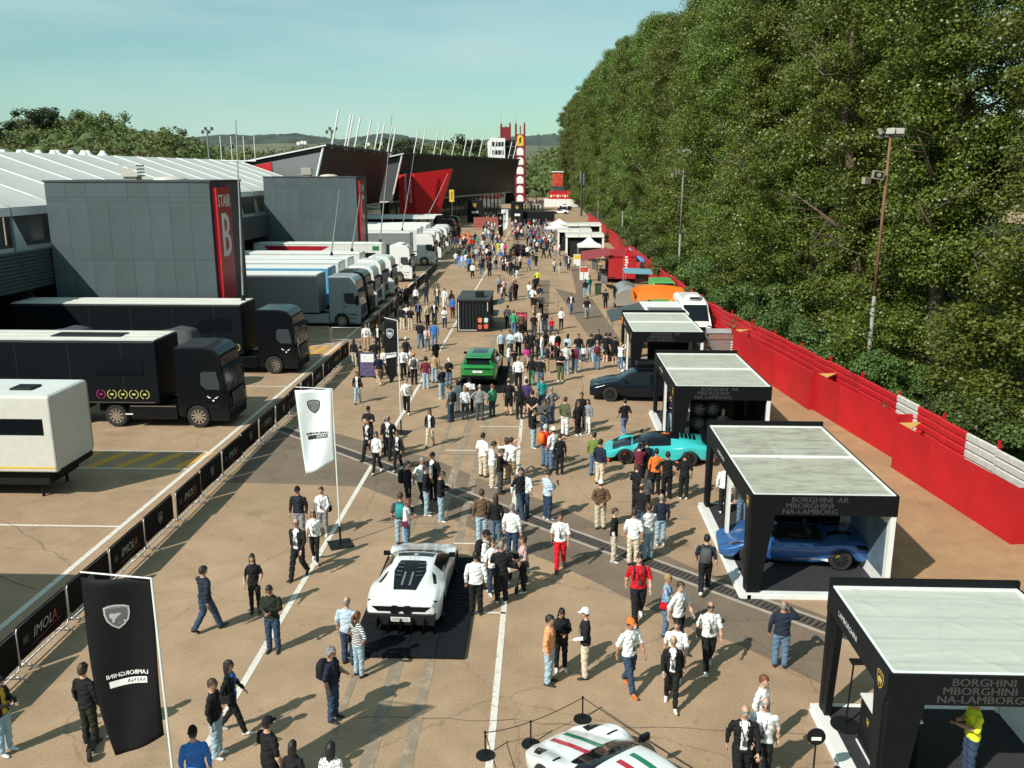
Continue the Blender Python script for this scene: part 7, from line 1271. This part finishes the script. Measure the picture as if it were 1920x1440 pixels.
for d in PEOPLE:
    who = 'child' if d['child'] else 'person'; tp = d['top'] + (' jacket over ' + d['inner'] if d['inner'] else (' long-sleeved top' if d['long'] else ' t-shirt')); hk = d['hair'][0]
    hd = (CC[d['hair'][1]][1].replace(' ', '-') + HW[hk]) if hk in 'kh' else 'balding' if hk == 'b' else HC[d['hair'][1]] if hk == 's' else ('long-haired' if hk == 'l' else 'curly-haired' if hk == 'c' else 'ponytailed')
    d['lab'] = f"{hd} {who} in {tp}, {d['bot']} {'shorts' if d['sh'] else 'trousers'}, {d['extra'] or nearest(d['o'])}"; seen.setdefault(d['lab'], []).append(d)
for lab, L in seen.items():
    L.sort(key=lambda d: d['x'])
    for i, d in enumerate(L): tag(d['o'], lab if len(L) == 1 else (('left ' if i == 0 else 'right ') if len(L) == 2 else ('leftmost ' if i == 0 else ORD[i] + '-from-left ')) + lab, 'child' if d['child'] else 'person', 'visitors walking about the paddock')
# ---- bags and carried things (things of their own)
def on(i_x, i_y): return min(PEOPLE, key=lambda d: (d['x'] - i_x) ** 2 + (d['y'] - i_y) ** 2)['o']
bp_ = MB(); bp_.loft([[(-.13 * a, .125, z), (-.15 * a, .19, z), (-.10 * a, .125 + .17 * a, z), (.10 * a, .125 + .17 * a, z), (.15 * a, .19, z), (.13 * a, .125, z)] for z, a in ((1.0, .8), (1.04, 1), (1.25, 1), (1.38, .9), (1.42, .6))])
BPM = bp_.mesh('backpack', [BLACK], True); st_ = MB()
for s in (-1, 1): st_.tube([(s * .10, .13, 1.36), (s * .115, .02, 1.46), (s * .115, -.12, 1.36), (s * .13, -.10, 1.12), (s * .13, .13, 1.04)], .016, 5)
STM = st_.mesh('strap', [BLACK])
def backpack(x, y, col, label):
    o = on(x, y); t = ob('backpack', BPM, None, o.location, o.rotation_euler.z); t.scale = o.scale; tag(t, label, 'bag', 'backpacks worn by visitors'); t.material_slots[0].link = 'OBJECT'; t.material_slots[0].material = cloth(col); s = ob('strap', STM, t); s.material_slots[0].link = 'OBJECT'; s.material_slots[0].material = cloth(col)
for a in ((626, 1350, 'k', 'black backpack of the grey-haired photographer'), (912, 1106, 'k', 'black backpack on the man in white by the black deck'), (766, 957, 'k', 'black backpack of the man in navy left of the white-haired man'), (1320, 1113, 'G', 'dark grey backpack on the man walking past the roadster booth'), (777, 721, 'G', 'dark grey backpack under the orange cap'), (1022, 875, 'o', 'orange backpack on the man in red'), (1119, 693, 'm', 'maroon backpack in the queue by the fourth booth'), (801, 658, 'p', 'pink backpack on the auburn-haired woman'), (753, 1020, 'q', 'teal backpack of the man in grey beside the red-haired woman'), (999, 490, 'k', 'black backpack on a white shirt near the far black car'), (846, 791, 'k', 'black backpack straps on the man in grey behind the green car'), (1195, 1163, 'k', 'black backpack behind the red jersey')): backpack(*a)
hb = MB(); hb.hexa([(.22, -.10, .88), (.30, -.10, .88), (.30, .14, .88), (.22, .14, .88)], [(.23, -.07, 1.06), (.29, -.07, 1.06), (.29, .11, 1.06), (.23, .11, 1.06)]); HBM = hb.mesh('handbag', [BLACK]); sb = MB(); sb.tube([(.26, -.06, 1.06), (.24, -.05, 1.30), (.17, -.0, 1.45), (.20, .09, 1.30), (.26, .10, 1.06)], .01, 5); SBM = sb.mesh('strap', [BLACK])
def handbag(x, y, col, label, mir=1):
    o = on(x, y); t = ob('handbag', HBM, None, o.location, o.rotation_euler.z, bevel=.02); t.scale = (o.scale.x * mir, o.scale.y, o.scale.z); tag(t, label, 'bag', 'handbags carried by visitors'); t.material_slots[0].link = 'OBJECT'; t.material_slots[0].material = cloth(col); s = ob('strap', SBM, t); s.material_slots[0].link = 'OBJECT'; s.material_slots[0].material = cloth(col)
for a in ((708, 887, 's', 'brown handbag on the woman in white at the drain'), (607, 1004, 'k', 'large black bag of the woman in white by the flag', 1), (438, 1374, 'k', 'black handbag of the woman with a blue top', -1), (1247, 1192, 'r', 'red bag of the woman with folded arms', -1), (764, 1029, 'm', 'maroon bag of the red-haired woman', -1), (1326, 1254, 'k', 'black sling bag on the man in white at right', -1), (671, 756, 's', 'brown handbag of the woman with a black jacket by the barriers', 1), (981, 1110, 'k', 'black handbag of the woman in pink', 1), (747, 882, 'v', 'olive shoulder bag of the woman at the drain', 1), (480, 1148, 'p', 'pink patterned pouch on the woman in black', -1), (674, 1268, 'k', 'black handbag on the woman with the red ponytail', 1)): handbag(*a)
phm = MB(); phm.box(-.04, .04, -.37, -.36, 1.17, 1.31); PHM = phm.mesh('phone', BLACKGLOSS)
for k, d in enumerate([d for d in PEOPLE if d['pose'] == 'phone' and d['y'] > 760]):
    o = d['o']; t = ob('phone', PHM, None, o.location, o.rotation_euler.z); t.scale = o.scale; tag(t, 'black phone held by the ' + d['lab'].split(',')[0] + ', ' + d['lab'].split(', ')[-1], 'phone', 'phones in visitors hands')
o = on(626, 1350); cm = MB(); cm.tube([(.30, -.02, .96), (.33, .03, .78), (.345, .05, .70)], [.05, .055, .062], 10); cm.tube([(.325, .02, .82), (.33, .03, .78)], .064, 10, 1); cm.box(.22, .36, -.09, .05, .95, 1.06); cl_ = cm.build('camera', [BLACK, WHITEM], None, o.location, o.rotation_euler.z); tag(cl_, 'camera with long lens hanging beside the grey-haired photographer', 'camera')
o = on(940, 1131); bb = person(948, 1080, 'l', 'crossed', 'ps', 'p', 'sB', 'C', z=.0); PEOPLE.pop(); bb.location = (o.location.x + .12, o.location.y - .17, .83); bb.scale = (.36, .36, .32); bb.rotation_euler = (0, 0, o.rotation_euler.z + .6); tag(bb, 'baby in pink held by the man with a black top beside the white car', 'baby')
bb.location = o.matrix_basis @ Vector((.10, -.24, .93)); 
# ================================================================== TREES
def leaf_mat(name, a, c, gloss=.35):
    m = bpy.data.materials.new(name); m.use_nodes = True; n, l = m.node_tree.nodes, m.node_tree.links; b = n['Principled BSDF']; b.inputs['Roughness'].default_value = gloss; b.inputs['Specular IOR Level'].default_value = .5
    g = n.new('ShaderNodeNewGeometry'); oi = n.new('ShaderNodeObjectInfo'); mx = n.new('ShaderNodeMix'); mx.data_type = 'RGBA'; mx.inputs[6].default_value = (*a, 1); mx.inputs[7].default_value = (*c, 1); l.new(g.outputs['Random Per Island'], mx.inputs[0])
    hs = n.new('ShaderNodeHueSaturation'); mr = n.new('ShaderNodeMapRange'); mr.inputs[3].default_value = .8; mr.inputs[4].default_value = 1.2; l.new(oi.outputs['Random'], mr.inputs[0]); l.new(mr.outputs[0], hs.inputs['Value']); mh = n.new('ShaderNodeMapRange'); mh.inputs[3].default_value = .475; mh.inputs[4].default_value = .515; l.new(oi.outputs['Random'], mh.inputs[0]); l.new(mh.outputs[0], hs.inputs['Hue']); l.new(mx.outputs[2], hs.inputs['Color']); l.new(hs.outputs[0], b.inputs['Base Color'])
    tr = n.new('ShaderNodeBsdfTranslucent'); l.new(hs.outputs[0], tr.inputs['Color']); ms = n.new('ShaderNodeMixShader'); ms.inputs[0].default_value = .28; l.new(b.outputs[0], ms.inputs[1]); l.new(tr.outputs[0], ms.inputs[2]); l.new(ms.outputs[0], n['Material Output'].inputs['Surface']); return m
LEAF_A = leaf_mat('poplar_leaf', (.058, .110, .014), (.165, .210, .032), .42); LEAF_B = leaf_mat('shrub_leaf', (.046, .098, .02), (.115, .17, .036), .52); LEAF_F = leaf_mat('wood_leaf', (.078, .118, .030), (.160, .180, .052), .7); LEAF_D = leaf_mat('dark_pine_leaf', (.028, .048, .022), (.05, .075, .03), .7); LEAF_Y = leaf_mat('olive_leaf', (.07, .085, .02), (.13, .12, .035), .6)
BARK = mat('bark', (.11, .08, .055), .9, var=.35, scale=3, bump=.6, bscale=8)
def leaves(C, Rc, n, size, g, up=.35, center=None):
    """n leaf quads spread over the shells of clumps C (k,3) with radii Rc"""
    k = g.integers(0, len(C), n); d = g.normal(size=(n, 3)); d /= np.linalg.norm(d, axis=1)[:, None]; rad_ = Rc[k] * (g.random(n) ** .45); P = C[k] + d * rad_[:, None] * np.array([1.15, 1.15, .8])
    nn = d + g.normal(size=(n, 3)) * .55; nn[:, 2] += up; nn /= np.linalg.norm(nn, axis=1)[:, None]; t = np.cross(nn, g.normal(size=(n, 3))); t /= np.linalg.norm(t, axis=1)[:, None]; s = np.cross(nn, t); L = size * g.uniform(.65, 1.3, n)[:, None]
    V = np.stack([P - t * L * .5, P + s * L * .38 + nn * L * .06, P + t * L * .5, P - s * L * .38 + nn * L * .06], 1).reshape(-1, 3); return V
def quads_mesh(name, V, m):
    me = bpy.data.meshes.new(name); nq = len(V) // 4; me.vertices.add(len(V)); me.vertices.foreach_set('co', V.astype(np.float32).ravel()); me.loops.add(nq * 4); me.loops.foreach_set('vertex_index', np.arange(nq * 4, dtype=np.int32)); me.polygons.add(nq); me.polygons.foreach_set('loop_start', np.arange(0, nq * 4, 4, dtype=np.int32)); me.polygons.foreach_set('loop_total', np.full(nq, 4, np.int32)); me.materials.append(m); me.update(calc_edges=True); return me
def tree_template(seed, H, R, nclump, nleaf, size, z0=.04, gapf=.0, prof=None):
    g = np.random.default_rng(seed); prof = prof or (lambda f: min(1, (f / .10 + .35) ** .5) * math.sqrt(max(0, 1 - ((f - .42) / .66) ** 2)))
    C, Rc = [], []
    while len(C) < nclump:
        f = g.random() ** .85; rr_ = R * prof(f) * (.80 + .28 * math.sin(seed + 7 * f)); a = g.uniform(0, 2 * math.pi); q = rr_ * (g.random() ** .33)
        q *= 1 + .22 * math.sin(3 * a + seed + 9 * f)
        C.append((q * math.cos(a), q * math.sin(a), H * (z0 + (1 - z0) * f))); Rc.append(g.uniform(.65, 1.75) * R / 6.0)
    C = np.array(C); Rc = np.array(Rc); V = leaves(C, Rc, nleaf, size, g); lm = quads_mesh('crown', V, LEAF_A)
    b = MB(); lean = Vector((g.normal() * .6, g.normal() * .6, 0)); tr = [Vector((0, 0, -.3)), Vector((0.1, 0, H * .12)) + lean * .3, lean + Vector((0, .2, H * .35)), lean * 1.6 + Vector((.3, 0, H * .62)), lean * 1.8 + Vector((0, 0, H * .9))]; b.tube(tr, [H * .022, H * .018, H * .013, H * .008, H * .002], 9)
    for i in range(16):
        f = .18 + .68 * i / 16; p = tr[0].lerp(tr[-1], f); a = g.uniform(0, 6.28); l_ = R * (1.05 - .5 * f) * g.uniform(.7, 1.0); e = p + Vector((math.cos(a) * l_, math.sin(a) * l_, l_ * g.uniform(.35, .9))); m_ = p.lerp(e, .5) + Vector((g.normal() * .4, g.normal() * .4, -.3)); b.tube([p, m_, e], [H * .0065 * (1.2 - f), H * .004, H * .001], 6)
        for j in range(3): e2 = e + Vector(g.normal(size=3)) * 1.4; b.tube([m_.lerp(e, .4 + .2 * j), e2], [H * .002, .015], 4)
    return lm, b.mesh('trunk', BARK, True)
def fence_x(y):
    for (xa, ya), (xb, yb) in zip(FP[:-1], FP[1:]):
        if ya <= y <= yb: return xa + (xb - xa) * (y - ya) / (yb - ya)
    return FP[0][0] if y < FP[0][1] else FP[-1][0]
TT = [tree_template(31 + i, 33.0, 6.0, 400, 150000, .20) for i in range(4)]
tg = np.random.default_rng(5)
OUTX = [1030, 1040, 1050, 1090, 1130, 1200, 1260, 1340, 1380, 1500, 1700]; OUTY = [300, 285, 212, 126, 98, 80, 56, 12, -6, -60, -110]
def top_scale(x, y, R=5.0):     # how tall a tree may grow before it pokes above the tree line seen in the photograph
    best = 40.0
    for f, r in ((1.0, .25), (.86, .75), (.7, .95), (.5, 1.0)):
        px, _ = pxw((x - R * r, y, 10)); oy = float(np.interp(px, OUTX, OUTY)); best = min(best, (CAMH + (HOR - oy) / FPX * y) / f)
    return best / 33.0
def tree(x, y, s, k, label, group='tall trees behind the red fence', sz=1.0):
    t = thing('tall_tree', label, 'tree', (x, y, 0), tg.uniform(0, 6.28), group); ob('crown', TT[k % 4][0], t); ob('trunk', TT[k % 4][1], t); hz = top_scale(x, y) * tg.uniform(.93, 1.03); t.scale = (s * tg.uniform(.92, 1.08), s * tg.uniform(.92, 1.08), min(1.12, max(.5, hz))); return t
ys = [27, 35.5, 44, 52.5, 61, 69.5, 78, 87, 96, 105, 114.5, 124, 134, 144, 155, 167, 180, 194, 210, 228, 248, 270, 295, 322, 352, 385]
for i, y in enumerate(ys):
    off = 6.4 if y < 140 else 6.0
    x = fence_x(min(y, 204)) + off + tg.normal() * .5 - (max(0, y - 205) * .034)
    tree(x, y + tg.normal() * .8, (.76 + .14 * min(1, max(0, (y - 70) / 90))) + .12 * ((i * 5) % 7) / 7, i, f'tall leafy tree behind the red fence, {ordn(i)} from the near end', 'front row of tall trees behind the red fence', 1.0 if y < 150 else 1.04)
for i, y in enumerate(range(30, 330, 17)):
    x = fence_x(min(y, 204)) + 16 + tg.normal() * 1.2; tree(x, y + tg.normal() * 1.5, .92 + .1 * ((i * 3) % 5) / 5, i + 2, f'tall tree of the hidden second row, {ordn(i)} from the near end', 'second row of tall trees', 1.05)
for i, (x, y) in enumerate(((26, 24), (29, 33), (32, 42), (35, 54), (38, 30))): tree(x, y, .95, i, f'tall tree deep in the grove at the right edge, {ordn(i)} of five', 'grove trees at the right edge')
# shrubs along the fence
def shrub_template(seed): 
    g = np.random.default_rng(seed); C = np.column_stack([g.normal(size=26) * .9, g.normal(size=26) * 1.3, g.uniform(.3, 3.4, 26)]); lm = quads_mesh('foliage', leaves(C, g.uniform(.4, .8, 26), 9000, .16, g), LEAF_B); b = MB()
    for i in range(7): a = C[i * 3]; b.tube([(a[0] * .2, a[1] * .2, 0), tuple(a)], [.04, .012], 5)
    return lm, b.mesh('stem', BARK)
SH = [shrub_template(70 + i) for i in range(3)]; i = 0; y = 24.0
while y < 150:
    t = thing('shrub', f'leafy shrub against the back of the red fence, {ordn(min(i, 38))} from the near end', 'shrub', (fence_x(y) + 2.0 + tg.uniform(-.25, .7), y, 0), tg.uniform(0, 6.28), 'shrubs behind the red fence'); ob('foliage', SH[i % 3][0], t); ob('stem', SH[i % 3][1], t); s = tg.uniform(.75, 1.15); t.scale = (s, s, s * tg.uniform(.7, 1.1)); i += 1; y += 3.4 if y < 80 else 5.0
# ---- far woods: one mass that nobody could count
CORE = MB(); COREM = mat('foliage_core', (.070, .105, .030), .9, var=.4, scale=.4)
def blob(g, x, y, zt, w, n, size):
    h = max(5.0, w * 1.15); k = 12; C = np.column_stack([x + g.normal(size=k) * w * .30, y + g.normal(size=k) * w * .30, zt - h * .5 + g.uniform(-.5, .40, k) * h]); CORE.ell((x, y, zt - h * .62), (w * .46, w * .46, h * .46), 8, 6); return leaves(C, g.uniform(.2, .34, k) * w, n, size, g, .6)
def woods(name, outline, Y0, Y1, rows, wid, n, size, m, seed, jitter=5.0, base=None):
    global CORE
    CORE = MB(); g = np.random.default_rng(seed); Vs = []; xs = [p[0] for p in outline]; ysx = [p[1] for p in outline]
    for r in range(rows):
        f = r / max(1, rows - 1); Y = Y1 + (Y0 - Y1) * f; px = xs[0] + g.uniform(0, 10)
        while px < xs[-1]:
            yt = np.interp(px, xs, ysx); yb = (base or 300); py = yt + (yb - yt) * f * .86 + g.normal() * jitter * .5; P = atY(px, py, Y); Vs.append(blob(g, P.x, Y + g.normal() * 3, P.z, wid * g.uniform(.7, 1.3), n, size)); px += wid * .46 * FPX / Y * g.uniform(.8, 1.2)
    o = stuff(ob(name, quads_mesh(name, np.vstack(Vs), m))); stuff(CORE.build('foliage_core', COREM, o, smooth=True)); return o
woods('far_woodland', [(-60, 236), (0, 232), (40, 222), (70, 212), (100, 214), (130, 222), (155, 215), (185, 220), (215, 228), (250, 234), (300, 238), (340, 246), (380, 262), (410, 275), (470, 280), (560, 280), (640, 284)], 220, 300, 9, 7.0, 230, .95, LEAF_F, 81, 5.0, 318)
woods('far_copse', [(-60, 262), (40, 266), (90, 262), (130, 272), (250, 280), (330, 285)], 205, 212, 2, 6.5, 220, .9, LEAF_Y, 82, 8.0, 300)
woods('far_woodland', [(560, 272), (640, 268), (690, 268), (740, 260), (760, 262), (800, 268), (850, 260), (905, 270), (930, 275)], 330, 400, 5, 9, 230, 1.3, LEAF_F, 83, 4.0, 310)
woods('far_woodland', [(960, 290), (1000, 288), (1030, 280), (1060, 262), (1090, 255)], 410, 470, 7, 10, 260, 1.4, LEAF_F, 84, 4.0, 350)
# single trees that stand out
def round_tree(px, pytop, Y, w, label, m, flat=.6, trunk=True, seed=1, name='tree'):
    g = np.random.default_rng(seed); P = atY(px, pytop, Y); h = P.z; t = thing(name, label, 'tree', (P.x, Y, 0)); k = 26; C = np.column_stack([g.normal(size=k) * w * .28, g.normal(size=k) * w * .28, h - w * flat * .5 + g.uniform(-.45, .35, k) * w * flat]); ob('crown', quads_mesh('crown', leaves(C, g.uniform(.12, .22, k) * w, 2600, .7 * Y / 250, g, .5), m), t); b = MB(); b.tube([(0, 0, 0), (.3, 0, h * .55), (0, 0, h - w * flat * .4)], [.6, .4, .15], 7)
    for j in range(5): b.tube([(0, 0, h * .6), tuple(C[j])], [.25, .08], 5)
    b.build('trunk', BARK, t)
round_tree(82, 203, 285, 12, 'dark umbrella pine crowning the wooded hill', LEAF_D, .45, seed=3); round_tree(178, 203, 285, 12, 'open-crowned tree rising above the wooded hill ridge', LEAF_F, .9, seed=4); round_tree(755, 258, 330, 15, 'broad dark cedar behind the first pit wing', LEAF_D, .7, seed=5); round_tree(871, 246, 380, 13, 'tall dark conifer behind the second pit wing', LEAF_D, 1.5, seed=6); round_tree(5, 215, 262, 9, 'dark cypress at the left edge of the wooded hill', LEAF_D, 1.6, seed=7); round_tree(325, 234, 270, 9, 'taller tree at the right shoulder of the wooded hill', LEAF_F, 1.1, seed=8)
